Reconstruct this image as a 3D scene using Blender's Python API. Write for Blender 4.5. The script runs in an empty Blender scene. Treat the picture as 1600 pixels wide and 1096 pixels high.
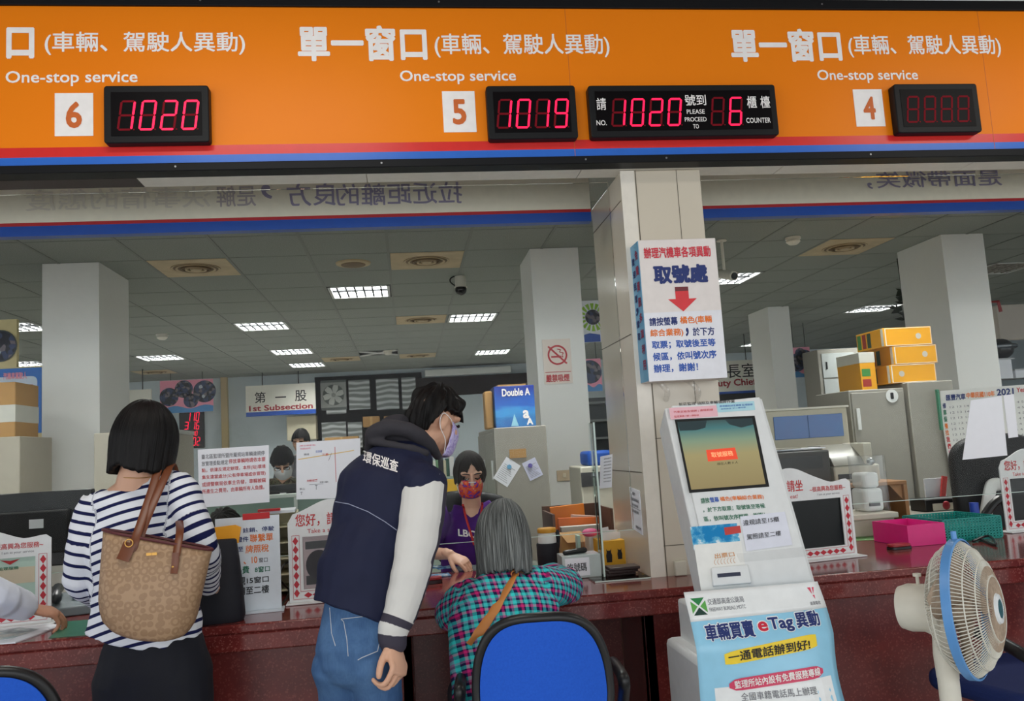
import bpy, bmesh, math, random
from mathutils import Vector, Matrix, noise
from mathutils.bvhtree import BVHTree
V = Vector
C = bpy.context.scene.collection
SC = bpy.context.scene
PI = math.pi

# ------------------------------------------------------------------ camera
F = 1320.845          # focal length in pixels of the 1600 wide frame
H = 1.34              # eye height
RIGHT = V((0.9908766, -0.1204712, -0.0604164))
DOWN = V((-0.0459084, 0.1197620, -0.9917406))
FWD = V((0.1267118, 0.9854662, 0.1131388))
cam_data = bpy.data.cameras.new('camera')
cam_data.sensor_width = 36.0
cam_data.lens = 36.0 * F / 1600.0
cam_data.clip_start = 0.05
cam = bpy.data.objects.new('camera', cam_data)
C.objects.link(cam)
_m = Matrix((RIGHT, -DOWN, -FWD)).transposed().to_4x4()
_m.translation = V((0, 0, H))
cam.matrix_world = _m
SC.camera = cam

# ------------------------------------------------------------------ world, lights, exposure
SC.view_settings.view_transform = 'Standard'
SC.view_settings.look = 'None'
SC.view_settings.gamma = 1.0
SC.view_settings.exposure = 0.25
world = bpy.data.worlds.new('daylight')
SC.world = world
world.use_nodes = True
_bg = world.node_tree.nodes['Background']
_bg.inputs[0].default_value = (0.94, 0.97, 1.0, 1)
_bg.inputs[1].default_value = 1.5
OFFICE_LAMP = 60.0     # watts of one office ceiling fitting


def area(name, loc, rot, sx, sy, power, col=(1, 1, 1)):
    l = bpy.data.lights.new(name, 'AREA')
    l.shape = 'RECTANGLE'
    l.size, l.size_y, l.energy, l.color = sx, sy, power, col
    o = bpy.data.objects.new(name, l)
    o.location = loc
    o.rotation_euler = rot
    C.objects.link(o)
    return o


# daylight entering the public hall through the glass front behind the photographer
area('hall_daylight', (-0.3, -3.6, 2.2), (math.radians(84), 0, 0), 7.5, 2.0, 60, (0.93, 0.97, 1.0))
# the hall's own ceiling lamps
for _x in (-0.64, 3.4):
    area('hall_lamp', (_x, 1.92, 3.27), (0, 0, 0), 1.2, 0.3, 16, (1, 0.96, 0.88))


# ------------------------------------------------------------------ pixel to place
def P(u, v, Y):
    d = RIGHT * ((u - 800) / F) + DOWN * ((v - 548) / F) + FWD
    return d * (Y / d.y) + V((0, 0, H))


def PZ(u, v, z=0.78):
    d = RIGHT * ((u - 800) / F) + DOWN * ((v - 548) / F) + FWD
    return d * ((z - H) / d.z) + V((0, 0, H))


def rect(u0, v0, u1, v1, Y):
    um, vm = (u0 + u1) / 2, (v0 + v1) / 2
    return P(u0, vm, Y).x, P(um, v1, Y).z, P(u1, vm, Y).x, P(um, v0, Y).z


# ------------------------------------------------------------------ materials
def lin(c):
    out = []
    for x in c[:3]:
        x = x / 255.0
        out.append(x / 12.92 if x <= 0.04045 else ((x + 0.055) / 1.055) ** 2.4)
    return (*out, 1.0)


class NT:
    def __init__(s, name):
        s.m = bpy.data.materials.new(name)
        s.m.use_nodes = True
        s.t = s.m.node_tree
        s.b = s.t.nodes['Principled BSDF']
        s.o = s.t.nodes['Material Output']

    def n(s, kind, **kw):
        x = s.t.nodes.new(kind)
        for k, v in kw.items():
            setattr(x, k, v)
        return x

    def l(s, a, b):
        s.t.links.new(a, b)

    def math(s, op, a, b=None, c=None):
        x = s.n('ShaderNodeMath', operation=op)
        for i, q in enumerate((a, b, c)):
            if q is None:
                continue
            if isinstance(q, (int, float)):
                x.inputs[i].default_value = q
            else:
                s.l(q, x.inputs[i])
        return x.outputs[0]

    def mix(s, f, a, b, mode='MIX'):
        x = s.n('ShaderNodeMix', data_type='RGBA', blend_type=mode)
        for i, q in ((0, f), (6, a), (7, b)):
            if isinstance(q, (int, float)):
                x.inputs[i].default_value = q
            elif isinstance(q, tuple):
                x.inputs[i].default_value = q
            else:
                s.l(q, x.inputs[i])
        return x.outputs[2]

    def coord(s, which='Object'):
        return s.n('ShaderNodeTexCoord').outputs[which]

    def noise(s, vec, scale, detail=3, rough=0.5):
        x = s.n('ShaderNodeTexNoise')
        x.inputs['Scale'].default_value = scale
        x.inputs['Detail'].default_value = detail
        x.inputs['Roughness'].default_value = rough
        if vec is not None:
            s.l(vec, x.inputs['Vector'])
        return x.outputs['Fac']

    def mapping(s, vec, sc=(1, 1, 1), rot=(0, 0, 0)):
        x = s.n('ShaderNodeMapping')
        x.inputs['Scale'].default_value = sc
        x.inputs['Rotation'].default_value = rot
        s.l(vec, x.inputs['Vector'])
        return x.outputs[0]

    def ramp(s, fac, stops, interp='LINEAR'):
        x = s.n('ShaderNodeValToRGB')
        x.color_ramp.interpolation = interp
        e = x.color_ramp.elements
        while len(e) < len(stops):
            e.new(0.5)
        for i, (p, c) in enumerate(stops):
            e[i].position = p
            e[i].color = c
        s.l(fac, x.inputs[0])
        return x.outputs[0]

    def attr(s, name):
        return s.n('ShaderNodeAttribute', attribute_name=name).outputs['Fac']

    def bump(s, height, strength=0.2, dist=0.01):
        x = s.n('ShaderNodeBump')
        x.inputs['Strength'].default_value = strength
        x.inputs['Distance'].default_value = dist
        s.l(height, x.inputs['Height'])
        s.l(x.outputs[0], s.b.inputs['Normal'])

    def base(s, c):
        if isinstance(c, tuple):
            s.b.inputs['Base Color'].default_value = c
        else:
            s.l(c, s.b.inputs['Base Color'])

    def set(s, rough=0.5, metal=0.0, spec=0.5):
        s.b.inputs['Roughness'].default_value = rough
        s.b.inputs['Metallic'].default_value = metal
        s.b.inputs['Specular IOR Level'].default_value = spec


MATS = {}


def M(name, rgb, rough=0.5, metal=0.0, var=0.08, scale=25.0, bump=0.0, bscale=None, spec=0.5, emit=0.0):
    """plain coloured material with a little uneven tone and grain"""
    if name in MATS:
        return MATS[name]
    t = NT(name)
    c = lin(rgb)
    co = t.coord()
    nz = t.noise(co, scale)
    t.base(t.mix(nz, tuple(min(1, x * (1 + var)) for x in c[:3]) + (1,), tuple(x * (1 - var) for x in c[:3]) + (1,)))
    t.set(rough, metal, spec)
    if bump:
        t.bump(t.noise(co, bscale or scale * 4, 4), bump, 0.004)
    if emit:
        t.b.inputs['Emission Color'].default_value = c
        t.b.inputs['Emission Strength'].default_value = emit
    MATS[name] = t.m
    return t.m


def reg(t):
    MATS[t.m.name] = t.m
    return t.m


# ------------------------------------------------------------------ mesh builder
_glyph_cache = {}


def glyphs(s, bold=0.0, spacing=1.0):
    key = (s, bold, spacing)
    if key in _glyph_cache:
        return _glyph_cache[key]
    cu = bpy.data.curves.new('lettering', 'FONT')
    cu.body = s
    cu.size = 1.0
    cu.resolution_u = 3
    cu.space_character = spacing
    ob = bpy.data.objects.new('lettering', cu)
    C.objects.link(ob)
    dg = bpy.context.evaluated_depsgraph_get()
    me = bpy.data.meshes.new_from_object(ob.evaluated_get(dg))
    vs = [(v.co.x, v.co.y, 0) for v in me.vertices]
    fs = [tuple(p.vertices) for p in me.polygons]
    bpy.data.objects.remove(ob)
    bpy.data.curves.remove(cu)
    bpy.data.meshes.remove(me)
    if bold and vs:
        k = 8 if bold > 0.025 else 4
        vs0, fs0 = vs, fs
        vs, fs = [], []
        for i in range(k):
            w = 2 * PI * (i + 0.5) / k
            o = len(vs)
            vs += [(a + bold * math.cos(w), b + bold * math.sin(w), i) for a, b, _ in vs0]
            fs += [tuple(o + j for j in f) for f in fs0]
    if vs:
        x0 = min(v[0] for v in vs); x1 = max(v[0] for v in vs)
        y0 = min(v[1] for v in vs); y1 = max(v[1] for v in vs)
        sx, sy = max(x1 - x0, 1e-6), max(y1 - y0, 1e-6)
        vs = [((a - x0) / sx, (b - y0) / sy, c) for a, b, c in vs]
        asp = sx / sy
    else:
        asp = 1
    _glyph_cache[key] = (vs, fs, asp)
    return _glyph_cache[key]


class MB:
    def __init__(s):
        s.v, s.f, s.mi, s.mats = [], [], [], []

    def mat(s, m):
        if m not in s.mats:
            s.mats.append(m)
        return s.mats.index(m)

    def add(s, vs, fs, m):
        o = len(s.v)
        s.v += [V(x) for x in vs]
        i = s.mat(m)
        for f in fs:
            s.f.append(tuple(o + k for k in f))
            s.mi.append(i)
        return s

    def quad(s, a, b, c, d, m):
        return s.add([a, b, c, d], [(0, 1, 2, 3)], m)

    def box(s, a, b, m, X=None):
        x0, y0, z0 = a
        x1, y1, z1 = b
        vs = [V(p) for p in ((x0, y0, z0), (x1, y0, z0), (x1, y1, z0), (x0, y1, z0), (x0, y0, z1), (x1, y0, z1), (x1, y1, z1), (x0, y1, z1))]
        if X is not None:
            vs = [X @ p for p in vs]
        return s.add(vs, [(0, 3, 2, 1), (4, 5, 6, 7), (0, 1, 5, 4), (1, 2, 6, 5), (2, 3, 7, 6), (3, 0, 4, 7)], m)

    def prism(s, poly, o, ux, uy, depth, m):
        """poly in (x,y) on the plane o+ux*x+uy*y, pushed by the vector depth"""
        n = len(poly)
        a = [V(o) + V(ux) * x + V(uy) * y for x, y in poly]
        b = [p + V(depth) for p in a]
        fs = [tuple(range(n)), tuple(range(2 * n - 1, n - 1, -1))]
        fs += [(i, n + i, n + (i + 1) % n, (i + 1) % n) for i in range(n)]
        return s.add(a + b, fs, m)

    def ringstack(s, rings, m, cap=True, closed=True):
        n = len(rings[0])
        vs = [p for r in rings for p in r]
        fs = []
        for i in range(len(rings) - 1):
            for j in range(n if closed else n - 1):
                k = (j + 1) % n
                fs.append((i * n + j, i * n + k, (i + 1) * n + k, (i + 1) * n + j))
        if cap:
            fs.append(tuple(range(n - 1, -1, -1)))
            fs.append(tuple((len(rings) - 1) * n + j for j in range(n)))
        return s.add(vs, fs, m)

    def tube(s, pts, r, m, n=8, cap=True, side=None, flat=1.0, round_ends=False, flat_end=False):
        pts = [V(p) for p in pts]
        k = len(pts)
        rs = [r] * k if not isinstance(r, (list, tuple)) else list(r)
        rings = []
        prev = None
        for i, p in enumerate(pts):
            t = (pts[min(i + 1, k - 1)] - pts[max(i - 1, 0)])
            t = t.normalized() if t.length > 1e-9 else V((0, 0, 1))
            if prev is None:
                a = V(side) if side is not None else (V((0, 0, 1)) if abs(t.z) < 0.9 else V((1, 0, 0)))
            else:
                a = V(side) if side is not None else prev
            a = a - t * a.dot(t)
            if a.length < 1e-6:
                a = t.orthogonal()
            a.normalize()
            prev = a
            b = t.cross(a)
            rr = rs[i]
            ra, rb = rr if isinstance(rr, (tuple, list)) else (rr, rr * flat)
            rings.append((p, t, a, b, ra, rb))
        out = []

        def ring(p, a, b, ra, rb):
            return [p + a * (ra * math.cos(2 * PI * j / n)) + b * (rb * math.sin(2 * PI * j / n)) for j in range(n)]
        if round_ends:
            p, t, a, b, ra, rb = rings[0]
            q = min(ra, rb)
            for th in (80, 55, 28):
                w = math.radians(th)
                out.append(ring(p - t * (q * math.sin(w)), a, b, ra * math.cos(w), rb * math.cos(w)))
        for p, t, a, b, ra, rb in rings:
            out.append(ring(p, a, b, ra, rb))
        if round_ends and not flat_end:
            p, t, a, b, ra, rb = rings[-1]
            q = min(ra, rb)
            for th in (28, 55, 80):
                w = math.radians(th)
                out.append(ring(p + t * (q * math.sin(w)), a, b, ra * math.cos(w), rb * math.cos(w)))
        return s.ringstack(out, m, cap)

    def cyl(s, a, b, r, m, n=16, r2=None):
        return s.tube([a, b], [r, r if r2 is None else r2], m, n)

    def lathe(s, prof, o, m, axis=(0, 0, 1), n=24, cap=True):
        ax = V(axis).normalized()
        a = ax.orthogonal().normalized()
        if abs(ax.z) > 0.99:
            a = V((1, 0, 0))
        b = ax.cross(a)
        rings = [[V(o) + ax * z + a * (r * math.cos(2 * PI * j / n)) + b * (r * math.sin(2 * PI * j / n)) for j in range(n)] for r, z in prof]
        return s.ringstack(rings, m, cap)

    def ell(s, c, axes, m, n=16, k=10):
        """ellipsoid: axes = three half-axis vectors"""
        c = V(c)
        a, b, d = (V(x) for x in axes)
        rings = []
        for i in range(k + 1):
            th = PI * (i + 0.02 if i == 0 else (i - 0.02 if i == k else i)) / k
            rings.append([c + d * math.cos(th) + (a * math.cos(2 * PI * j / n) + b * math.sin(2 * PI * j / n)) * math.sin(th) for j in range(n)])
        return s.ringstack(rings, m)

    def text(s, t, o, ux, uy, m, bold=0.02, spacing=1.0, mirror=False):
        vs, fs, _ = glyphs(t, bold, spacing)
        o, ux, uy = V(o), V(ux), V(uy)
        n = ux.cross(uy)
        n = n.normalized() * 0.00008
        return s.add([o + ux * ((1 - a) if mirror else a) + uy * b + n * c for a, b, c in vs], fs, m)

    def textf(s, t, fn, r, m, bold=0.02):
        """lettering on a surface: fn(a, b, lift) gives the place, r = (a0, b0, a1, b1), b grows downwards"""
        vs, fs, _ = glyphs(t, bold)
        a0, b0, a1, b1 = r
        return s.add([fn(a0 + (a1 - a0) * a, b1 + (b0 - b1) * b, 0.0006 + c * 0.00008) for a, b, c in vs], fs, m)

    def textr(s, t, r, Y, m, bold=0.02, mirror=False):
        """lettering filling the rectangle (x0,z0,x1,z1) at depth Y, facing the hall"""
        x0, z0, x1, z1 = r
        return s.text(t, (x0, Y, z0), (x1 - x0, 0, 0), (0, 0, z1 - z0), m, bold, 1.0, mirror)

    def build(s, name, parent=None, smooth=35, bevel=0.0, origin=None, seg=2):
        if origin is None:
            if parent is None:
                xs = [p.x for p in s.v]; ys = [p.y for p in s.v]; zs = [p.z for p in s.v]
                origin = V(((min(xs) + max(xs)) / 2, (min(ys) + max(ys)) / 2, min(zs)))
            else:
                origin = wloc(parent)
        me = bpy.data.meshes.new(name)
        me.from_pydata([tuple(p - origin) for p in s.v], [], s.f)
        for m in s.mats:
            me.materials.append(m)
        me.polygons.foreach_set('material_index', s.mi)
        me.validate()
        bm = bmesh.new()
        bm.from_mesh(me)
        bmesh.ops.recalc_face_normals(bm, faces=bm.faces)
        bm.to_mesh(me)
        bm.free()
        if smooth:
            me.polygons.foreach_set('use_smooth', [True] * len(me.polygons))
            me.set_sharp_from_angle(angle=math.radians(smooth))
        o = bpy.data.objects.new(name, me)
        C.objects.link(o)
        if parent is not None:
            o.parent = parent
            o.location = origin - wloc(parent)
        else:
            o.location = origin
        if bevel:
            b = o.modifiers.new('edge', 'BEVEL')
            b.width = bevel
            b.segments = seg
            b.limit_method = 'ANGLE'
            b.angle_limit = math.radians(40)
        return o


def wloc(o):
    p = V(o.location)
    while o.parent is not None:
        o = o.parent
        p = p + V(o.location)
    return p


def tag(o, label, cat, group=None, kind=None):
    o['label'] = label
    o['category'] = cat
    if group:
        o['group'] = group
    if kind:
        o['kind'] = kind
    return o


def thing(name, loc, label, cat, group=None):
    o = bpy.data.objects.new(name, None)
    o.location = V(loc)
    o.empty_display_size = 0.1
    C.objects.link(o)
    return tag(o, label, cat, group)


def struct(o, label=None, cat=None):
    o['kind'] = 'structure'
    if label:
        o['label'] = label
        o['category'] = cat
    return o


def frame(o, yaw=0.0, tilt=0.0):
    """local frame: +X to the right, +Z up, front towards -Y; yaw about Z, tilt leans the top back"""
    return Matrix.Translation(V(o)) @ Matrix.Rotation(yaw, 4, 'Z') @ Matrix.Rotation(-tilt, 4, 'X')


def catmull(pts, n=5):
    pts = [V(p) for p in pts]
    if len(pts) < 3:
        return pts
    out = []
    for i in range(len(pts) - 1):
        p0, p1, p2, p3 = pts[max(i - 1, 0)], pts[i], pts[i + 1], pts[min(i + 2, len(pts) - 1)]
        for j in range(n):
            t = j / n
            out.append(0.5 * ((2 * p1) + (p2 - p0) * t + (2 * p0 - 5 * p1 + 4 * p2 - p3) * t * t + (3 * p1 - p0 - 3 * p2 + p3) * t ** 3))
    out.append(pts[-1])
    return out


def rrect(x0, y0, x1, y1, r, k=4):
    out = []
    for cx, cy, a in ((x1 - r, y1 - r, 0), (x0 + r, y1 - r, 90), (x0 + r, y0 + r, 180), (x1 - r, y0 + r, 270)):
        for i in range(k + 1):
            w = math.radians(a + 90 * i / k)
            out.append((cx + r * math.cos(w), cy + r * math.sin(w)))
    return out
# ------------------------------------------------------------------ colours
WHITE = M('white_paint', (226, 228, 226), 0.6)
OFFWALL = M('back_wall_paint', (196, 208, 214), 0.7)
BLACK = M('black_plastic', (18, 18, 20), 0.4)
MATTEBLACK = M('matt_black', (14, 14, 15), 0.7)
DARKINK = M('black_ink', (22, 22, 26), 0.6)
NAVYINK = M('navy_ink', (24, 44, 110), 0.6)
REDINK = M('red_ink', (196, 36, 40), 0.6)
WHITEINK = M('white_ink', (244, 240, 238), 0.5)
ORANGEINK = M('orange_ink', (232, 120, 40), 0.6)
GREENINK = M('green_ink', (30, 110, 80), 0.6)
BLUEINK = M('blue_ink', (30, 84, 176), 0.6)
PINKINK = M('pink_ink', (232, 150, 170), 0.6)
GREYINK = M('grey_ink', (120, 120, 126), 0.6)
PAPER = M('paper', (236, 238, 244), 0.7, var=0.03)
STEEL = M('steel', (150, 152, 154), 0.35, 0.9)
SILVER = M('silver', (176, 180, 180), 0.3, 0.8)
CABGREY = M('cabinet_grey', (152, 149, 139), 0.45)
CABBEIGE = M('cabinet_beige', (172, 166, 150), 0.5)
CARD = M('cardboard', (176, 136, 84), 0.8)
SKIN = M('skin', (214, 166, 138), 0.5, var=0.06, scale=14)
WOOD = M('light_wood', (166, 118, 74), 0.5, var=0.2, scale=9)
DARKWOOD = M('dark_wood', (48, 32, 28), 0.5, var=0.25, scale=9)


def granite(name, a, b, c, rough):
    t = NT(name)
    co = t.coord()
    n1 = t.noise(co, 9, 6, 0.65)
    vo = t.n('ShaderNodeTexVoronoi')
    vo.inputs['Scale'].default_value = 190
    t.l(co, vo.inputs['Vector'])
    c1 = t.ramp(n1, [(0.3, lin(a)), (0.7, lin(b))])
    sp = t.ramp(vo.outputs['Color'], [(0.72, (0, 0, 0, 1)), (0.8, (1, 1, 1, 1))])
    t.base(t.mix(t.math('MULTIPLY', sp, 0.55), c1, lin(c)))
    t.set(rough, 0, 0.5)
    return reg(t)


GRANITE = granite('red_granite', (126, 50, 46), (98, 38, 36), (164, 96, 88), 0.12)
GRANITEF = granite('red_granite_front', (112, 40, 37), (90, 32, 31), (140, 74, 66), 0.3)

t = NT('pillar_tile')
co = t.coord()
t.base(t.mix(t.noise(co, 2.2, 4), lin((214, 206, 190)), lin((202, 192, 174))))
t.set(0.18)
t.bump(t.noise(co, 3.0, 2), 0.06, 0.02)
PILLAR = reg(t)
GROOVE = M('tile_joint', (96, 90, 78), 0.8)
TRIMW = M('pillar_edge_trim', (228, 222, 210), 0.3)

t = NT('ceiling_tile')
co = t.coord()
n = t.noise(co, 120, 3, 0.7)
t.base(t.mix(t.ramp(n, [(0.35, (0, 0, 0, 1)), (0.62, (1, 1, 1, 1))]), lin((124, 129, 124)), lin((144, 149, 144))))
t.set(0.85, 0, 0.2)
t.bump(n, 0.3, 0.004)
TILE = reg(t)
TBAR = M('ceiling_bar', (112, 116, 112), 0.6)
STAIN = M('stained_vent', (178, 158, 124), 0.6, var=0.3, scale=7)
STAIND = M('stained_vent_dark', (104, 84, 58), 0.7, var=0.3, scale=9)

# glass pane: clear, with a mirror reflection that grows at grazing angles
t = NT('clear_glass')
fr = t.n('ShaderNodeFresnel'); fr.inputs[0].default_value = 1.13
tr = t.n('ShaderNodeBsdfTransparent'); tr.inputs[0].default_value = (0.97, 0.985, 0.98, 1)
gl = t.n('ShaderNodeBsdfGlossy'); gl.inputs['Roughness'].default_value = 0.0
mx = t.n('ShaderNodeMixShader')
t.l(fr.outputs[0], mx.inputs[0]); t.l(tr.outputs[0], mx.inputs[1]); t.l(gl.outputs[0], mx.inputs[2])
t.l(mx.outputs[0], t.o.inputs[0])
GLASS = reg(t)
GLASSEDGE = M('glass_edge', (206, 224, 216), 0.15)

# ------------------------------------------------------------------ setting
YS = 3.33                     # face of the hanging sign band
YB = 3.15                     # front edge of the counter
CT = 0.78                     # counter height
ZC = 2.88                     # office ceiling

t = NT('hall_floor')
co = t.coord()
br = t.n('ShaderNodeTexBrick')
br.offset = 0
for k, v in (('Scale', 1.0), ('Mortar Size', 0.004), ('Brick Width', 0.6), ('Row Height', 0.6)):
    br.inputs[k].default_value = v
br.inputs['Color1'].default_value = lin((204, 200, 192)); br.inputs['Color2'].default_value = lin((196, 192, 184))
br.inputs['Mortar'].default_value = lin((90, 88, 84))
t.l(co, br.inputs['Vector'])
t.base(br.outputs['Color']); t.set(0.25)
FLOORM = reg(t)
struct(MB().box((-9, -6, -0.1), (13, 17, 0), FLOORM).build('floor'))
struct(MB().box((-9, 15.6, 0), (13, 15.8, 3.2), OFFWALL).build('wall_back'))
struct(MB().box((-9.2, 3.4, 0), (-9, 15.8, 3.2), OFFWALL).build('wall_left'))
struct(MB().box((13, 3.4, 0), (13.2, 15.8, 3.2), OFFWALL).build('wall_right'))
HALLCEIL = M('hall_ceiling', (150, 152, 150), 0.8)
struct(MB().box((-9, -6, 3.30), (13, 3.40, 3.4), HALLCEIL).build('ceiling_hall'))
# header above the counter, tiled soffit below it
struct(MB().box((-9, 3.40, 2.56), (13, 3.50, 3.4), WHITE).build('trim_header'))
SOFF = M('soffit_panel', (226, 222, 212), 0.5)
mb = MB()
for x0 in [-1.02 + 0.9 * i for i in range(13)]:
    mb.box((x0 + 0.002, 3.401, 2.486), (x0 + 0.898, 3.51, 2.50), SOFF)
struct(mb.build('trim_soffit'))
struct(MB().box((-9, 3.401, 2.486), (-1.02, 3.51, 2.50), DARKWOOD).build('trim_recess_shade'))  # dark slab in place of the recess, its shade put into the colour

# ceiling of the office: tiles, bars, with open cells for lamps and vents
GX, GY, PX, PY = -0.085, 6.44, 0.6, 0.615
LAMP_CELLS = [(-1, 2), (-3, 5), (1, 5), (-3, 9), (-3, 12), (-6, 9), (-9, 9), (2, 11), (5, 2), (10, 6), (10, 12), (-7, 4), (6, 8), (-6, -3), (-3, -3), (1, -3), (5, -3), (8, -3)]
VENT_CELLS = [(-3, 0), (0, 0), (0, 5), (6, 0), (0, 11), (-2, 11), (-7, 12)]
BROKEN_VENT = (-1, 10)
DARK_LAMP = (10, 2)


def cell(ix, iy):
    return GX + ix * PX, GY + iy * PY, GX + (ix + 1) * PX, GY + (iy + 1) * PY


mb = MB()
open_cells = set(LAMP_CELLS + VENT_CELLS + [BROKEN_VENT, DARK_LAMP])
for ix in range(-15, 22):
    for iy in range(-5, 15):
        if (ix, iy) in open_cells:
            continue
        x0, y0, x1, y1 = cell(ix, iy)
        mb.box((x0 + 0.011, max(y0 + 0.006, 3.5), ZC), (x1 - 0.011, min(y1 - 0.006, 15.6), ZC + 0.012), TILE)
struct(mb.build('ceiling', smooth=0))
mb = MB()
for ix in range(-15, 23):
    x = GX + ix * PX
    mb.box((x - 0.011, 3.5, ZC - 0.004), (x + 0.011, 15.6, ZC + 0.02), TBAR)
for iy in range(-4, 15):
    y = GY + iy * PY
    mb.box((-9, y - 0.006, ZC - 0.002), (13, y + 0.006, ZC + 0.02), TBAR)
struct(mb.build('trim_ceiling_bars', smooth=0))
struct(MB().box((-9, 3.5, ZC + 0.14), (13, 15.6, ZC + 0.2), MATTEBLACK).build('ceiling_void'))

# office columns
COLW = M('column_paint', (226, 226, 222), 0.65, var=0.03)
for x0, y0, x1, y1, nm in ((-2.60, 6.45, -2.205, 7.12, 'column_1'), (1.02, 6.45, 1.405, 7.05, 'column_2'), (4.48, 6.40, 4.86, 7.04, 'column_3'), (4.52, 9.95, 4.80, 10.56, 'column_4')):
    o = struct(MB().box((x0, y0, 0), (x1, y1, ZC), COLW).build(nm))

# tiled pillar standing in the counter line
PX0, PX1, PY0, PY1 = 0.954, 1.307, 3.42, 4.0
mb = MB()
mb.box((PX0, PY0, 0), (PX1, PY1, 2.485), PILLAR)
struct(mb.build('column_5', bevel=0.004))
mb = MB()
for z in (0.62, 1.20, 1.78, 2.36):
    mb.box((PX0 - 0.0012, PY0 + 0.03, z), (PX0, PY1, z + 0.004), GROOVE)
for z in (0.9, 1.337, 1.96):
    mb.box((PX0 + 0.06, PY0 - 0.0012, z), (PX1, PY0, z + 0.003), GROOVE)
mb.box((PX0 + 0.062, PY0 - 0.0012, 0.78), (PX0 + 0.066, PY0, 2.484), GROOVE)
mb.box((PX0 + 0.245, PY0 - 0.0012, 0.78), (PX0 + 0.2475, PY0, 2.484), GROOVE)
struct(mb.build('trim_pillar_joints', smooth=0))
struct(MB().box((PX0 - 0.003, PY0 - 0.003, 0.78), (PX0 + 0.058, PY0 - 0.0003, 2.484), TRIMW).build('trim_pillar_corner'))

# banner beams behind the header, lettering seen reversed
BANNER = M('banner_board', (240, 230, 212), 0.35)
BSTRIPE = M('blue_stripe', (18, 74, 168), 0.35)
RSTRIPE = M('red_stripe', (186, 36, 44), 0.35)
FADED = M('faded_letters', (150, 140, 168), 0.5)
FADED2 = M('fainter_letters', (222, 212, 200), 0.5)


def banner(x0, x1, label, words):
    r = tag(thing('banner_board', ((x0 + x1) / 2, 4.0, 2.46), label, 'banner'), label, 'banner')
    mb = MB()
    mb.box((x0, 4.0, 2.488), (x1, 4.05, 2.88), BANNER)
    mb.box((x0, 3.999, 2.472), (x1, 4.05, 2.488), RSTRIPE)
    mb.box((x0, 3.998, 2.425), (x1, 4.052, 2.472), BSTRIPE)
    mb.build('board', r, smooth=0)
    for s, u0, v0, u1, v1, m in words:
        MB().textr(s, rect(u0, v0, u1, v1, 3.997), 3.997, m, 0.012, True).build('reversed_lettering', r, smooth=0)


banner(-4.2, 0.950, 'long cream banner beam with blue and red edge over windows 5 and 6', [
    ('拉近距離的', 525, 286, 722, 320, FADED), ('決事情的態度', 40, 294, 330, 327, FADED2), ('是解', 338, 290, 400, 323, M('mid_letters', (184, 172, 176), .5)), ('，', 408, 289, 425, 311, FADED), ('良方', 448, 286, 524, 322, FADED)])
banner(1.309, 6.5, 'cream banner beam with blue and red edge over the counter beyond the pillar', [
    ('是面帶微笑，', 1354, 267, 1565, 293, FADED)])

# ------------------------------------------------------------------ counter
mb = MB()
mb.box((-4.6, YB, CT - 0.032), (6.2, 4.06, CT), GRANITE)
mb.box((-4.6, YB + 0.004, CT - 0.095), (6.2, YB + 0.04, CT - 0.032), GRANITE)
counter = tag(mb.build('granite_worktop', bevel=0.006), 'long polished dark red granite counter top running across the hall', 'counter')
mb = MB()
for x0, x1, y in ((-4.6, -0.02, 3.24), (-0.02, 0.86, 3.62), (0.86, 6.2, 3.24)):
    mb.box((x0, y, 0.0), (x1, y + 0.04, CT - 0.032), GRANITEF)
mb.box((-0.06, 3.24, 0), (-0.02, 3.62, CT - 0.032), GRANITEF)
mb.box((0.86, 3.24, 0), (0.90, 3.62, CT - 0.032), GRANITEF)
tag(mb.build('granite_counter', bevel=0.003), 'dark red granite front panels under the counter top', 'counter front')

# ------------------------------------------------------------------ sign band
t = NT('orange_sign')
co = t.coord()
t.base(t.mix(t.noise(co, 1.5, 2), lin((242, 134, 12)), lin((238, 126, 12))))
t.set(0.4, 0, .2)
ORANGE = reg(t)
RED_S = M('sign_red', (214, 40, 36), 0.3)
BLUE_S = M('sign_blue', (40, 104, 200), 0.3)
SFRAME = M('sign_frame', (14, 15, 18), 0.5, spec=.2)
sx0, sx1 = -2.9, 4.1
sign = thing('sign_band', (0.6, YS, 2.47), 'long orange overhead sign band with white window names and red and blue stripes', 'sign')
mb = MB()
zt, z1, z2, z3 = 3.168, 2.592, 2.553, 2.519
mb.box((sx0, YS, z1), (sx1, YS + 0.06, zt), ORANGE)
mb.box((sx0, YS, z2), (sx1, YS + 0.06, z1), RED_S)
mb.box((sx0, YS, z3), (sx1, YS + 0.06, z2), BLUE_S)
mb.build('panel', sign, smooth=0)
SEAM = M('sign_seam', (196, 96, 30), 0.5)
for u in (890, 1540):
    x = P(u, 120, YS).x
    MB().box((x - 0.0012, YS - 0.0004, z3), (x + 0.0012, YS, zt), SEAM).build('panel_seam', sign, smooth=0)
mb = MB()
mb.box((sx0, YS - 0.012, zt), (sx1, YS + 0.07, zt + 0.045), SFRAME)
mb.box((sx0, YS - 0.012, z3 - 0.033), (sx1, YS + 0.07, z3), SFRAME)
mb.build('frame', sign, bevel=0.003)
for u, v in ((14, 2), (313, 4), (686, 10), (1285, 15), (274, 255), (596, 251), (915, 247), (1041, 245), (1360, 240)):
    p = P(u, v, YS - 0.012)
    z = zt + 0.022 if v < 100 else z3 - 0.016
    MB().cyl((p.x, YS - 0.0145, z), (p.x, YS - 0.012, z), 0.004, STEEL, 8).build('screw', sign)
NUMO = M('number_orange', (206, 100, 30), 0.5)


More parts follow.
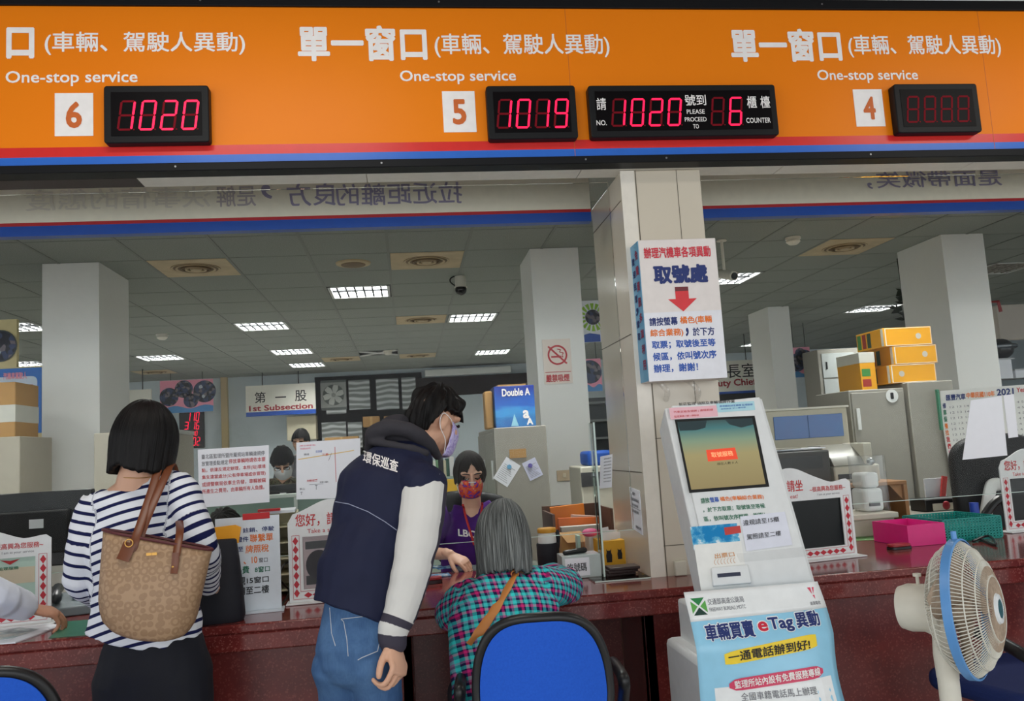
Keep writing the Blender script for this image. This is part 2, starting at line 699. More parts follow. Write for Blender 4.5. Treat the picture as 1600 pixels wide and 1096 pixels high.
def names(u_big, u_br, u_en, num, u_num, tail=False):
    """one window name: big characters, bracketed characters, english line, number plate"""
    if tail:
        MB().textr('口', rect(*u_big, YS), YS - 0.0015, WHITEINK, 0.045).build('lettering', sign, smooth=0)
    else:
        MB().textr('單一窗口', rect(*u_big, YS), YS - 0.0015, WHITEINK, 0.035).build('lettering', sign, smooth=0)
    MB().textr('(車輛、駕駛人異動)', rect(*u_br, YS), YS - 0.0015, WHITEINK, 0.016).build('lettering', sign, smooth=0)
    MB().textr('One-stop service', rect(*u_en, YS), YS - 0.0015, WHITEINK, 0.018).build('lettering', sign, smooth=0)
    x0, zz0, x1, zz1 = rect(*u_num, YS)
    mb = MB()
    mb.box((x0, YS - 0.003, zz0), (x1, YS, zz1), WHITEINK)
    w, h = x1 - x0, zz1 - zz0
    mb.textr(num, (x0 + w * .29, zz0 + h * .18, x1 - w * .29, zz1 - h * .2), YS - 0.0042, NUMO, 0.03)
    mb.build('number_plate', sign, smooth=0)


names((10, 43, 54, 92), (70, 50, 383, 86), (9, 111, 215, 135), '6', (86, 146, 146, 213), True)
names((465, 40, 667, 96), (679, 53, 952, 90), (625, 110, 806, 132), '5', (692, 143, 743, 207))
names((1141, 45, 1314, 97), (1325, 55, 1563, 90), (1277, 109, 1434, 130), '4', (1335, 140, 1380, 198))

# LED boards on the sign band
LEDON = M('led_on', (255, 12, 62), 0.5, emit=1.7)
LEDOFF = M('led_off', (120, 14, 28), 0.6, spec=.1)
LEDFACE = M('led_face', (9, 6, 8), 0.4, spec=.1)
LEDCASE = M('led_case', (17, 18, 20), 0.5, spec=.25)
SEGS = {'0': 'abcdef', '1': 'bc', '2': 'abged', '3': 'abgcd', '4': 'fgbc', '5': 'afgcd', '6': 'afgedc', '7': 'abc', '8': 'abcdefg', '9': 'abcfgd', ' ': ''}


def seven(mb, ch, x, z, w, h, Y, on, off, slant=0.13):
    th = w * 0.17
    g = th * 0.12
    y0, y1, y2 = 0, h / 2, h
    q = {'a': ((0, y2), (w, y2)), 'g': ((0, y1), (w, y1)), 'd': ((0, y0), (w, y0)),
         'f': ((0, y1), (0, y2)), 'e': ((0, y0), (0, y1)), 'b': ((w, y1), (w, y2)), 'c': ((w, y0), (w, y1))}
    for k, (a, b) in q.items():
        lit = k in SEGS[ch]
        if not lit and off is None:
            continue
        A, B = V((a[0], a[1])), V((b[0], b[1]))
        d = (B - A).normalized()
        nrm = V((-d.y, d.x))
        A, B = A + d * g, B - d * g
        pts = [A, A + d * th / 2 + nrm * th / 2, B - d * th / 2 + nrm * th / 2, B, B - d * th / 2 - nrm * th / 2, A + d * th / 2 - nrm * th / 2]
        vs = [(x + p.x + p.y * slant, Y, z + p.y) for p in pts]
        mb.add(vs, [(0, 1, 2, 3, 4, 5)], on if lit else off)
    mb.box((x + w * 1.13, Y, z - th * .3), (x + w * 1.25, Y + 0.0005, z + th * .3), on if False else (off or on))


def led_board(px, text, label, digits_px, glassy=0.16, extra=None):
    x0, zz0, x1, zz1 = rect(*px, YS - 0.03)
    r = thing('number_display', ((x0 + x1) / 2, YS - 0.03, zz0), label, 'display', 'LED number boards on the orange sign')
    mb = MB()
    mb.prism(rrect(x0, zz0, x1, zz1, 0.012), (0, YS - 0.045, 0), (1, 0, 0), (0, 0, 1), (0, 0.045, 0), LEDCASE)
    mb.build('case', r, bevel=0.004)
    bz = (zz1 - zz0) * 0.09
    mb = MB()
    mb.box((x0 + bz * 1.3, YS - 0.0465, zz0 + bz * 1.3), (x1 - bz * 1.3, YS - 0.0452, zz1 - bz * 1.3), LEDFACE)
    mb.build('face', r, smooth=0)
    for (u0, v0, u1, v1), s in digits_px:
        a0, b0, a1, b1 = rect(u0, v0, u1, v1, YS - 0.047)
        n = len(s)
        step = (a1 - a0) / (n - 0.15)
        w = step * 0.62
        for i, ch in enumerate(s):
            mb = MB()
            seven(mb, ch, a0 + i * step, b0, w, b1 - b0, YS - 0.0472, LEDON, LEDOFF)
            mb.build('digit', r, smooth=0)
    if extra:
        for s, rc in extra:
            MB().textr(s, rect(*rc, YS - 0.0475), YS - 0.0475, WHITEINK, 0.012).build('lettering', r, smooth=0)
    return r


led_board((164, 136, 328, 225), '1020', 'black LED board with red digits 1020 beside the plate numbered 6', [((184, 158, 312, 202), '1020')])
led_board((761, 136, 900, 219), '1019', 'black LED board with red digits 1019 beside the plate numbered 5', [((776, 156, 890, 199), '1019')])
led_board((1397, 133, 1527, 209), '    ', 'black LED board with unlit digits beside the plate numbered 4', [((1416, 151, 1517, 190), '    ')])
led_board((920, 135, 1212, 215), '1020', 'wide black LED board calling number 1020 to counter 6', [((955, 155, 1067, 196), '1020'), ((1110, 153, 1162, 195), ' 6')],
          extra=[('請', (932, 153, 947, 172)), ('NO.', (932, 188, 948, 196)), ('號到', (1070, 148, 1103, 165)), ('PLEASE', (1073, 171, 1101, 178)), ('PROCEED', (1070, 183, 1104, 190)), ('TO', (1083, 194, 1092, 201)),
                 ('櫃', (1167, 150, 1182, 169)), ('檯', (1188, 150, 1203, 169)), ('COUNTER', (1166, 184, 1204, 192))])
# ------------------------------------------------------------------ ceiling fittings
TUBE = M('lamp_tube', (250, 252, 255), 0.5, emit=5.0)
LOUVRE = M('lamp_louvre', (214, 218, 220), 0.2, 0.7)
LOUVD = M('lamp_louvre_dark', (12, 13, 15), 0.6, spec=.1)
LFRAME = M('lamp_frame', (196, 198, 196), 0.4)
REFL = M('lamp_reflector', (220, 222, 224), 0.25, 0.4)
DUST = M('dusty_lamp', (150, 146, 138), 0.5, var=0.4, scale=60)


def lamp(ix, iy, label, lit=True):
    x0, y0, x1, y1 = cell(ix, iy)
    x0 += 0.02; y0 += 0.02; x1 -= 0.02; y1 -= 0.02
    cx, cy = (x0 + x1) / 2, (y0 + y1) / 2
    r = thing('ceiling_lamp', (cx, cy, ZC - 0.004), label, 'ceiling lamp', 'louvred ceiling lamps in the office')
    mb = MB()
    for a, b in (((x0, y0), (x1, y0 + 0.025)), ((x0, y1 - 0.025), (x1, y1)), ((x0, y0), (x0 + 0.025, y1)), ((x1 - 0.025, y0), (x1, y1))):
        mb.box((a[0], a[1], ZC - 0.006), (b[0], b[1], ZC + 0.09), LFRAME)
    mb.box((x0, y0, ZC + 0.085), (x1, y1, ZC + 0.1), REFL if lit else DUST)
    mb.build('housing', r, smooth=0)
    mb = MB()
    for i in range(1, 7):
        x = x0 + (x1 - x0) * i / 7
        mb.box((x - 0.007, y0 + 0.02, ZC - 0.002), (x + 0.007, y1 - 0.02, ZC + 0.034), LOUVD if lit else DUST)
    for i in range(1, 6):
        y = y0 + (y1 - y0) * i / 6
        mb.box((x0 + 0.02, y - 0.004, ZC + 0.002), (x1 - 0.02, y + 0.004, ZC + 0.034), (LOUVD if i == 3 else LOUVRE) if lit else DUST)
    mb.build('louvre', r, smooth=0)
    for i in range(3):
        y = y0 + (y1 - y0) * (i + 0.5) / 3
        MB().cyl((x0 + 0.03, y, ZC + 0.06), (x1 - 0.03, y, ZC + 0.06), 0.014, TUBE if lit else DUST, 10).build('tube', r)
    if lit:
        a = area('lamp_light', (0, 0, 0.079), (0, 0, 0), x1 - x0 - 0.08, y1 - y0 - 0.08, OFFICE_LAMP, (1.0, 0.985, 0.95))
        a.parent = r
    return r


LL = {(-1, 2): 'large bright ceiling lamp nearest the counter, over the leaning man',
      (-3, 5): 'bright ceiling lamp beyond the stained vent above the clerk in the mask',
      (1, 5): 'bright ceiling lamp beside the column with the smoking ban notice',
      (-3, 9): 'middle lamp of the row of three leading to the hanging section sign',
      (-3, 12): 'furthest lamp of the row of three above the hanging section sign',
      (-6, 9): 'ceiling lamp seen just past the white column above the bob haircut',
      (-9, 9): 'small sliver of a lamp between the poster board and the white column',
      (2, 11): 'far ceiling lamp next to the white column near the dark blind',
      (5, 2): 'ceiling lamp half hidden behind the bullet camera beside the pillar',
      (10, 6): 'bright ceiling lamp above the stack of yellow boxes',
      (10, 12): 'tiny far lamp beside the slim column behind the pillar',
      (-7, 4): 'ceiling lamp hidden behind the white column over the clock board',
      (-6, -3): 'added unseen ceiling lamp behind the banner beam over the black monitor', (-3, -3): 'added unseen ceiling lamp behind the banner beam over the notice stand', (1, -3): 'added unseen ceiling lamp behind the banner beam over the clerk in purple', (5, -3): 'added unseen ceiling lamp behind the banner beam over the receipt printer', (8, -3): 'added unseen ceiling lamp behind the banner beam over the paper calendar',  # unseen lamps behind the beam, added to brighten the column fronts
      (6, 8): 'ceiling lamp over the aisle behind the pillar'}
for c in LAMP_CELLS:
    lamp(c[0], c[1], LL[c])
lamp(DARK_LAMP[0], DARK_LAMP[1], 'unlit dusty ceiling lamp at the edge by the yellow box column', False)


def vent(ix, iy, label):
    x0, y0, x1, y1 = cell(ix, iy)
    x0 += 0.012; y0 += 0.012; x1 -= 0.012; y1 -= 0.012
    cx, cy = (x0 + x1) / 2, (y0 + y1) / 2
    r = thing('ceiling_vent', (cx, cy, ZC - 0.01), label, 'ceiling vent', 'stained square air vents in the ceiling')
    MB().box((x0, y0, ZC - 0.004), (x1, y1, ZC + 0.014), STAIN).build('plate', r, bevel=0.003)
    for rad, dz in ((0.185, -0.010), (0.15, -0.014), (0.115, -0.017), (0.08, -0.02)):
        mb = MB()
        mb.lathe([(rad, ZC - 0.003), (rad, ZC + dz), (rad - 0.016, ZC + dz + 0.004), (rad - 0.016, ZC - 0.003)], (cx, cy, 0), STAIN if rad != 0.115 else STAIND, n=28, cap=False)
        mb.build('ring', r)
    MB().cyl((cx, cy, ZC - 0.006), (cx, cy, ZC - 0.0042), 0.186, STAIND, 28).build('throat', r)
    MB().lathe([(0.001, ZC - 0.022), (0.04, ZC - 0.02), (0.045, ZC - 0.006)], (cx, cy, 0), STAIN, n=20).build('hub', r)


VL = {(-3, 0): 'big stained square vent beside the column over the bob haircut',
      (0, 0): 'big stained square vent above the dome camera',
      (0, 5): 'smaller stained square vent behind the dome camera',
      (6, 0): 'big stained square vent right of the pillar, by the smoke detector',
      (0, 11): 'far stained vent above the dark brown blind',
      (-2, 11): 'far stained vent next to the broken cross shaped vent',
      (-7, 12): 'far stained vent above the hanging pink and blue poster'}
for c in VENT_CELLS:
    vent(c[0], c[1], VL[c])
x0, y0, x1, y1 = cell(*BROKEN_VENT)
r = thing('ceiling_vent', ((x0 + x1) / 2, (y0 + y1) / 2, ZC - 0.02), 'dark open ceiling vent crossed by two pale diagonal bars', 'ceiling vent')
MB().box((x0 + .012, y0 + .012, ZC + 0.03), (x1 - .012, y1 - .012, ZC + 0.04), M('vent_dark', (70, 72, 70), 0.8)).build('opening', r)
for s in (1, -1):
    a = V((x0 + .02, y0 + .02 if s > 0 else y1 - .02, ZC - 0.004)); b = V((x1 - .02, y1 - .02 if s > 0 else y0 + .02, ZC - 0.004))
    MB().tube([a, b], 0.028, LFRAME, 8, flat=0.5, side=(b - a).cross(V((0, 0, 1)))).build('bar', r)

c = P(552, 411, 6.744)
r = thing('round_vent', (-0.37, 6.744, ZC - 0.02), 'small round yellowed ceiling disc between the two big vents', 'ceiling disc')
MB().lathe([(0.14, ZC - 0.001), (0.135, ZC - 0.012), (0.10, ZC - 0.016)], (-0.37, 6.744, 0), STAIN, n=28).build('rim', r)
MB().lathe([(0.10, ZC - 0.012), (0.095, ZC - 0.02), (0.01, ZC - 0.026)], (-0.37, 6.744, 0), STAIND, n=28).build('disc', r)

DETW = M('detector_white', (216, 212, 200), 0.5)
for x, y, s, lb in ((3.146, 6.33, 1, 'white smoke detector on the ceiling by the big vent beyond the pillar'), (-2.762, 10.1, 1.1, 'small white smoke detector on the ceiling beside the white column'), (-0.238, 12.66, 1.1, 'tiny white smoke detector near the broken cross vent')):
    r = thing('smoke_detector', (x, y, ZC - 0.06 * s), lb, 'smoke detector')
    MB().lathe([(0.062 * s, ZC - 0.003), (0.062 * s, ZC - 0.018 * s)], (x, y, 0), DETW, n=20).build('base', r)
    MB().lathe([(0.052 * s, ZC - 0.018 * s), (0.056 * s, ZC - 0.04 * s), (0.034 * s, ZC - 0.06 * s), (0.002, ZC - 0.062 * s)], (x, y, 0), DETW, n=20).build('sensor', r)

# dome camera hanging from a cable
dx, dy = 0.527, 7.4
r = thing('dome_camera', (dx, dy, 2.70), 'small dark dome camera hanging under the ceiling by a curled cable', 'security camera')
MB().lathe([(0.045, ZC - 0.004), (0.05, ZC - 0.03), (0.05, 2.79), (0.058, 2.775)], (dx, dy, 0), DETW, n=18).build('mount', r)
MB().ell((dx, dy, 2.755), ((.052, 0, 0), (0, .052, 0), (0, 0, .052)), M('dome_black', (16, 16, 18), 0.08)).build('dome', r)
MB().tube(catmull([(dx - .05, dy, ZC), (dx - .085, dy, 2.86), (dx - .09, dy, 2.83), (dx - .06, dy, 2.80), (dx - .03, dy, 2.79)]), 0.006, BLACK, 6).build('cable', r)
# bullet camera beyond the pillar
b = P(1140, 432, 6.3)
r = thing('bullet_camera', (b.x, b.y, b.z - 0.05), 'white bullet camera on a short ceiling stem right of the pillar sign', 'security camera')
MB().lathe([(0.04, ZC - 0.002), (0.04, ZC - 0.012)], (b.x - .02, b.y + .05, 0), DETW, n=16).build('base', r)
MB().cyl((b.x - .02, b.y + .05, ZC - 0.01), (b.x - .02, b.y + .05, b.z + .05), 0.012, DETW, 10).build('stem', r)
MB().tube([(b.x - .02, b.y + .05, b.z + .05), (b.x + .015, b.y + .02, b.z + .01)], 0.014, DETW, 10).build('joint', r)
MB().tube([(b.x - .03, b.y + .12, b.z + .045), (b.x + .012, b.y - .06, b.z - .01)], 0.038, DETW, 16, side=(1, 0, 0)).build('body', r)
MB().tube([(b.x + .012, b.y - .06, b.z - .01), (b.x + .014, b.y - .068, b.z - .0125)], 0.028, M('lens_black', (10, 10, 12), 0.1), 16, side=(1, 0, 0)).build('lens', r)

# ------------------------------------------------------------------ back wall
YW = 15.58
x0, z0, x1, z1 = rect(347, 596, 357, 700, YW)
struct(MB().box((x0, YW - 0.08, 0), (x1, YW + .02, ZC), M('pipe_cover', (196, 178, 140), 0.6)).build('trim_pipe_cover'))

# exhaust fan and papered window
r = struct(MB().box((-1.62, YW - 0.05, 1.15), (0.3, YW + 0.02, 2.80), M('window_frame_dark', (12, 9, 9), 0.6, spec=.1)).build('window_1'))
t = NT('foil_pane')
co = t.coord()
w = t.n('ShaderNodeTexWave', wave_type='BANDS', bands_direction='Z')
w.inputs['Scale'].default_value = 3.2; w.inputs['Distortion'].default_value = 5.5; w.inputs['Detail'].default_value = 2
t.l(t.mapping(co, (0.6, 1, 1)), w.inputs['Vector'])
t.base(t.ramp(w.outputs['Fac'], [(0.25, lin((118, 122, 120))), (0.55, lin((148, 152, 150))), (0.85, lin((190, 194, 194)))]))
t.set(0.3, 0.3)
FOIL = reg(t)
panes = [(545, 594, 578, 640), (588, 592, 623, 640), (628, 590, 650, 640), (503, 660, 541, 700), (544, 660, 566, 700), (597, 657, 626, 700), (630, 657, 650, 700), (510, 641, 541, 647)]
for q in panes:
    x0, z0, x1, z1 = rect(*q, YW - 0.06)
    MB().box((x0, YW - 0.062, z0), (x1, YW - 0.05, z1), FOIL).build('pane', r, smooth=0)
ex0, ez0, ex1, ez1 = rect(501, 594, 541, 641, YW - 0.1)
ec = V(((ex0 + ex1) / 2, YW - 0.1, (ez0 + ez1) / 2))
r = thing('exhaust_fan', (ec.x, YW - .1, ez0), 'grey square exhaust fan set in the dark window frame', 'exhaust fan')
EXG = M('exhaust_grey', (150, 154, 150), 0.5)
mb = MB()
er = min(ex1 - ex0, ez1 - ez0) / 2
mb.box((ex0, YW - 0.06, ez0), (ex1, YW - 0.052, ez1), M('exhaust_back', (92, 98, 96), 0.6))
ringo = [ec + V((1.0 * er * math.cos(a) * min(1 / max(abs(math.cos(a)), abs(math.sin(a))), 1.42), 0, er * math.sin(a) * min(1 / max(abs(math.cos(a)), abs(math.sin(a))), 1.42))) for a in [2 * PI * i / 32 for i in range(32)]]
ringi = [ec + V((0.84 * er * math.cos(a), 0, 0.84 * er * math.sin(a))) for a in [2 * PI * i / 32 for i in range(32)]]
mb.ringstack([ringo, ringi, [p + V((0, .04, 0)) for p in ringi]], EXG, cap=False)
mb.build('frame', r)
for i in range(6):
    a = 2 * PI * i / 6 + .3
    d = V((math.cos(a), 0, math.sin(a))); n = V((-math.sin(a), 0, math.cos(a)))
    mb = MB()
    mb.prism([(0.1 * er, -.1 * er), (.5 * er, -.26 * er), (.8 * er, -.2 * er), (.8 * er, .16 * er), (.5 * er, .2 * er), (.1 * er, .06 * er)], ec + V((0, .012, 0)), d, n + V((0, .25, 0)), (0, .006, 0), M('exhaust_blade', (196, 200, 196), 0.45))
    mb.build('blade', r)
MB().cyl(ec + V((0, -.01, 0)), ec + V((0, .03, 0)), .17 * er, EXG, 16).build('hub', r)

# dark brown blind box with white tube housing
x0, z0, x1, z1 = rect(650, 587, 830, 616, YW - .1)
tag(MB().box((x0, YW - .12, z0), (x1 + .4, YW - 0.0, z1), M('blind_brown', (28, 16, 14), 0.7, spec=.1)).build('roller_blind', bevel=.005), 'dark brown rolled blind strip high on the back wall', 'blind')
x0, z0, x1, z1 = rect(664, 574, 800, 584, YW - .4)
tag(MB().box((x0, YW - .3, z0), (x1, YW - 0.125, z1), M('rail_white', (206, 210, 208), 0.5)).build('wall_rail', bevel=.01), 'long white housing along the top of the back wall above the blind', 'rail')

# hanging signs
SBOARD = M('sign_board', (226, 224, 214), 0.5)


def hang_sign(px, Y, label, rows, wires=(0.24, 0.76), stripe=0.14, depth=0.04):
    x0, z0, x1, z1 = rect(*px, Y)
    r = thing('hanging_sign', ((x0 + x1) / 2, Y, z0), label, 'hanging sign')
    h = z1 - z0
    mb = MB()
    mb.box((x0, Y, z0 + h * stripe), (x1, Y + depth, z1), SBOARD)
    if stripe:
        mb.box((x0, Y, z0), (x1, Y + depth, z0 + h * stripe), BSTRIPE)
    mb.build('board', r, smooth=0)
    for s, rc, m, b in rows:
        MB().textr(s, rect(*rc, Y), Y - 0.003, m, b).build('lettering', r, smooth=0)
    for w in wires:
        x = x0 + (x1 - x0) * w
        MB().cyl((x, Y + depth / 2, z1), (x, Y + depth / 2, ZC), 0.008, BLACK, 6).build('wire', r)
    return r


hang_sign((384, 601, 493, 649), 15.0, 'white hanging sign reading 1st Subsection with three black characters', [
    ('第', (398, 613, 415, 630), DARKINK, .012), ('一', (430, 620, 447, 622), DARKINK, .02), ('股', (461, 610, 479, 627), DARKINK, .012),
    ('1st Subsection', (389, 632, 489, 641), M('maroon_ink', (150, 32, 44), 0.6), .03)])
hang_sign((1096, 564, 1187, 614), 12.6, 'white hanging sign reading Deputy Chief seen past the pillar', [
    ('局長室', (1112, 569, 1180, 591), DARKINK, .01), ('Deputy Chief', (1094, 593, 1182, 607), M('maroon_ink', (150, 32, 44), 0.6), .03)], wires=(.35, .8), stripe=0.04)
x0, z0, x1, z1 = rect(1090, 608, 1187, 630, 12.9)
r = thing('door_panel', ((x0 + x1) / 2, 12.9, 0), 'black panel with a blue strip below the Deputy Chief sign', 'panel')
MB().box((x0, 12.9, 0), (x1, 12.96, z1 - .08), BLACK).build('panel', r)
MB().box((x0, 12.89, z1 - .08), (x1, 12.96, z1), BSTRIPE).build('strip', r)
hang_sign((202, 609, 236, 640), 13.6, 'small plain white hanging board seen beside the white column', [], wires=(.6,), stripe=0)

# photo posters
t = NT('photo_collage')
co = t.coord()
vo = t.n('ShaderNodeTexVoronoi'); vo.inputs['Scale'].default_value = 26
t.l(co, vo.inputs['Vector'])
t.base(t.ramp(vo.outputs['Color'], [(0.15, lin((24, 28, 44))), (0.45, lin((50, 62, 98))), (0.7, lin((110, 100, 110))), (0.9, lin((170, 176, 190)))], 'CONSTANT'))
t.set(0.4)
COLLAGE = reg(t)
PINKP = M('poster_pink', (232, 150, 176), 0.5)
BLUEP = M('poster_blue', (74, 138, 196), 0.5)


def circle(mb, x, z, r, Y, m, n=24, sx=1.0):
    mb.add([(x + r * sx * math.cos(2 * PI * i / n), Y, z + r * math.sin(2 * PI * i / n)) for i in range(n)], [tuple(range(n))], m)


def poster(px, Y, label, blobs):
    x0, z0, x1, z1 = rect(*px, Y)
    w, h = x1 - x0, z1 - z0
    r = thing('photo_poster', ((x0 + x1) / 2, Y, z0), label, 'poster')
    mb = MB()
    mb.box((x0, Y, z0), (x1, Y + .015, z1), PINKP)
    pts = [(x0, z0)] + [(x1, z0)] + [(x1 - w * i / 12, z0 + h * (.17 + .05 * math.sin(i * .9))) for i in range(13)]
    mb.add([(a, Y - .002, b) for a, b in pts], [tuple(range(len(pts)))], BLUEP)
    mb.build('sheet', r, smooth=0)
    for fx, fz, fr in blobs:
        mb = MB()
        circle(mb, x0 + w * fx, z0 + h * fz, h * fr, Y - .004, COLLAGE)
        mb.build('photo', r, smooth=0)
    if True:
        for f in (.2, .8):
            MB().cyl((x0 + w * f, Y + .007, z1), (x0 + w * f, Y + .007, ZC), .005, BLACK, 6).build('wire', r)


poster((250, 594, 333, 645), 14.4, 'pink and blue hanging poster with round photos above the clock board', [(.17, .5, .28), (.45, .72, .27), (.58, .36, .22), (.84, .62, .34)])
poster((1236, 543, 1267, 590), 11.6, 'pink and blue poster with round photos on the wall behind the pillar', [(.3, .5, .3), (.7, .6, .32), (.5, .8, .18)])
poster((908, 561, 940, 612), 9.0, 'pink poster with a dark round photo seen in the gap beside the pillar', [(.45, .6, .36)])
x0, z0, x1, z1 = rect(904, 470, 938, 535, 8.7)
r = thing('sun_poster', ((x0 + x1) / 2, 8.7, z0), 'white poster with green rays and blue band in the gap beside the pillar', 'poster')
mb = MB(); mb.box((x0, 8.7, z0), (x1, 8.72, z1), PAPER)
pc = P(926, 496, 8.7)
for i in range(16):
    a = 2 * PI * i / 16
    d, n = V((math.cos(a), 0, math.sin(a))), V((-math.sin(a), 0, math.cos(a)))
    pts = [pc + d * .085 + n * .008, pc + d * .085 - n * .008, pc + d * .15 - n * .02, pc + d * .15 + n * .02]
    mb.add([(max(x0, min(x1, p.x)), 8.697, p.z) for p in pts], [(0, 1, 2, 3)], M('ray_green', (150, 196, 60), 0.6))
mb.build('sheet', r, smooth=0)
mb = MB(); circle(mb, pc.x, pc.z, .082, 8.695, COLLAGE); mb.build('photo', r, smooth=0)
mb = MB(); xx0, a, xx1, bb = rect(905, 521, 938, 535, 8.7); mb.add([(xx0, 8.695, a), (xx1, 8.695, a), (xx1, 8.695, bb - .02), ((xx0 + xx1) / 2, 8.695, bb), (xx0, 8.695, bb - .03)], [(0, 1, 2, 3, 4)], BSTRIPE); mb.build('band', r, smooth=0)

# clock board
Y = 15.53
x0, z0, x1, z1 = rect(280, 643, 319, 701, Y)
r = thing('clock_board', ((x0 + x1) / 2, Y, z0), 'tall black LED clock board with red date and time digits', 'clock')
MB().box((x0, Y, z0), (x1, Y + .05, z1), BLACK).build('case', r, bevel=.01)
for s, q in (('110', (292, 645, 312, 658)), ('3', (288, 660, 296, 671)), ('16', (300, 660, 312, 671)), ('02', (301, 684, 313, 696)), ('10', (301, 674, 309, 681))):
    a0, b0, a1, b1 = rect(*q, Y)
    n = len(s)
    st = (a1 - a0) / (n - .1)
    for i, ch in enumerate(s):
        mb = MB(); seven(mb, ch, a0 + i * st, b0, st * .6, b1 - b0, Y - .004, LEDON, None); mb.build('digit', r, smooth=0)

# beige box and things on the far wall
x0, z0, x1, z1 = rect(448, 650, 494, 688, 15.2)
tag(MB().box((x0, 15.2, z0), (x1, 15.5, z1), M('panel_beige', (206, 198, 172), 0.6)).build('fuse_box', bevel=.01), 'plain beige wall box below the hanging section sign', 'box')
for q, lb in (((567, 651, 593, 667), 'brown carton on the window ledge, nearer the exhaust fan'), ((600, 650, 626, 667), 'brown carton on the window ledge behind the leaning man'), ((507, 683, 560, 692), 'flat brown carton under the exhaust fan')):
    x0, z0, x1, z1 = rect(*q, 15.2)
    r = thing('carton', ((x0 + x1) / 2, 15.2, z0), lb, 'box', 'cartons at the back window')
    MB().box((x0, 15.2, z0), (x1, 15.5, z1), CARD).build('box', r, bevel=.006)
    MB().box(((x0 + x1) / 2 - .02, 15.197, z0 + .01), ((x0 + x1) / 2 + .02, 15.503, z1 + .002), M('parcel_tape', (198, 160, 104), .4)).build('tape', r)

# whiteboard doors far right
x0, z0, x1, z1 = rect(1281, 545, 1345, 640, 11.0)
r = thing('steel_cupboard', ((x0 + x1) / 2, 11.0, 0), 'pale grey tall steel cupboard with paired doors behind the yellow boxes', 'cupboard')
PALE = M('pale_steel', (178, 184, 182), .4)
MB().box((x0, 11.0, 0), (x1 + .5, 11.45, z1), CABGREY).build('body', r, bevel=.01)
zm = P(1310, 591, 11).z
for a, b in ((z0 - .3, zm - .01), (zm + .01, z1 - .06)):
    for i in range(2):
        xa = x0 + .05 + i * (x1 + .45 - x0) / 2
        d = MB().box((xa, 10.985, a), (xa + (x1 + .35 - x0) / 2, 11.0, b), PALE).build('door', r, bevel=.004)
        MB().box((xa + .05, 10.975, (a + b) / 2 - .05), (xa + .07, 10.985, (a + b) / 2 + .05), BLACK).build('handle', d)
# ------------------------------------------------------------------ furniture inside the office
def cabinet(x0, y0, x1, y1, z1, m, name, label, cat, group=None, doors=None, hz=None):
    r = thing(name, ((x0 + x1) / 2, (y0 + y1) / 2, 0), label, cat, group)
    MB().box((x0, y0, 0), (x1, y1, z1), m).build('body', r, bevel=.006)
    if doors == 'left':
        for i in range(2):
            ya = y0 + .02 + i * (y1 - y0 - .03) / 2
            d = MB().box((x0 - .008, ya, .06), (x0, ya + (y1 - y0) / 2 - .025, z1 - .03), m).build('door', r, bevel=.003)
            MB().box((x0 - .02, ya + .03, z1 - .32), (x0 - .008, ya + .055, z1 - .2), WHITE).build('handle', d, bevel=.003)
    if doors == 'front':
        d = MB().box((x0 + .012, y0 - .01, .06), (x1 - .012, y0, z1 - .02), m).build('door', r, bevel=.003)
        MB().box((x0 + .03, y0 - .022, z1 - .26), (x0 + .055, y0 - .01, z1 - .12), WHITE).build('handle', d, bevel=.003)
    return r


cabC = cabinet(.53, 5.25, .86, 6.4, 1.463, CABGREY, 'steel_cabinet', 'grey steel cabinet with taped notes beside the smoking ban column', 'cabinet', doors='left')
for (u0, v0, u1, v1), m, lb, dot in (((772, 712, 812, 764), PAPER, 'white taped note with a pale blue magnet, larger of two on the grey cabinet', (96, 160, 200)), ((816, 715, 848, 752), M('lilac_paper', (206, 208, 230), .7), 'lilac taped note with a purple magnet on the grey cabinet', (100, 90, 170))):
    x0, z0, x1, z1 = rect(u0, v0, u1, v1, 5.25)
    cx, cz = (x0 + x1) / 2, (z0 + z1) / 2
    r = thing('note', (cx, 5.245, z0), lb, 'note')
    a = math.radians(-36 if u0 < 800 else 22)
    w, h = (.105, .155) if u0 < 800 else (.09, .12)
    ux, uz = V((math.cos(a), 0, math.sin(a))), V((-math.sin(a), 0, math.cos(a)))
    o = V((cx, 5.2475, cz)) - ux * w / 2 - uz * h / 2
    mb = MB(); mb.prism([(0, 0), (w, 0), (w, h), (0, h)], o, ux, uz, (0, .002, 0), m)
    for k in range(9):
        mb.text('一' * (12 - k % 4), o + ux * .012 + uz * (h * .12 + k * h * .075) + V((0, -.001, 0)), ux * (w * (.75 - .08 * (k % 4))), uz * .0022, GREYINK, 0)
    mb.build('sheet', r, smooth=0)
    MB().cyl(o + ux * w * .45 + uz * h * .72 + V((0, -.006, 0)), o + ux * w * .45 + uz * h * .72, .014, M('magnet_%d' % u0, dot, .4), 16).build('magnet', r)
x0, z0, x1, z1 = rect(796, 702, 822, 716, 5.25)
tag(MB().box((x0, 5.243, z0), (x1, 5.2495, z1), CARD).build('label_card'), 'small brown label card on the grey steel cabinet', 'card')

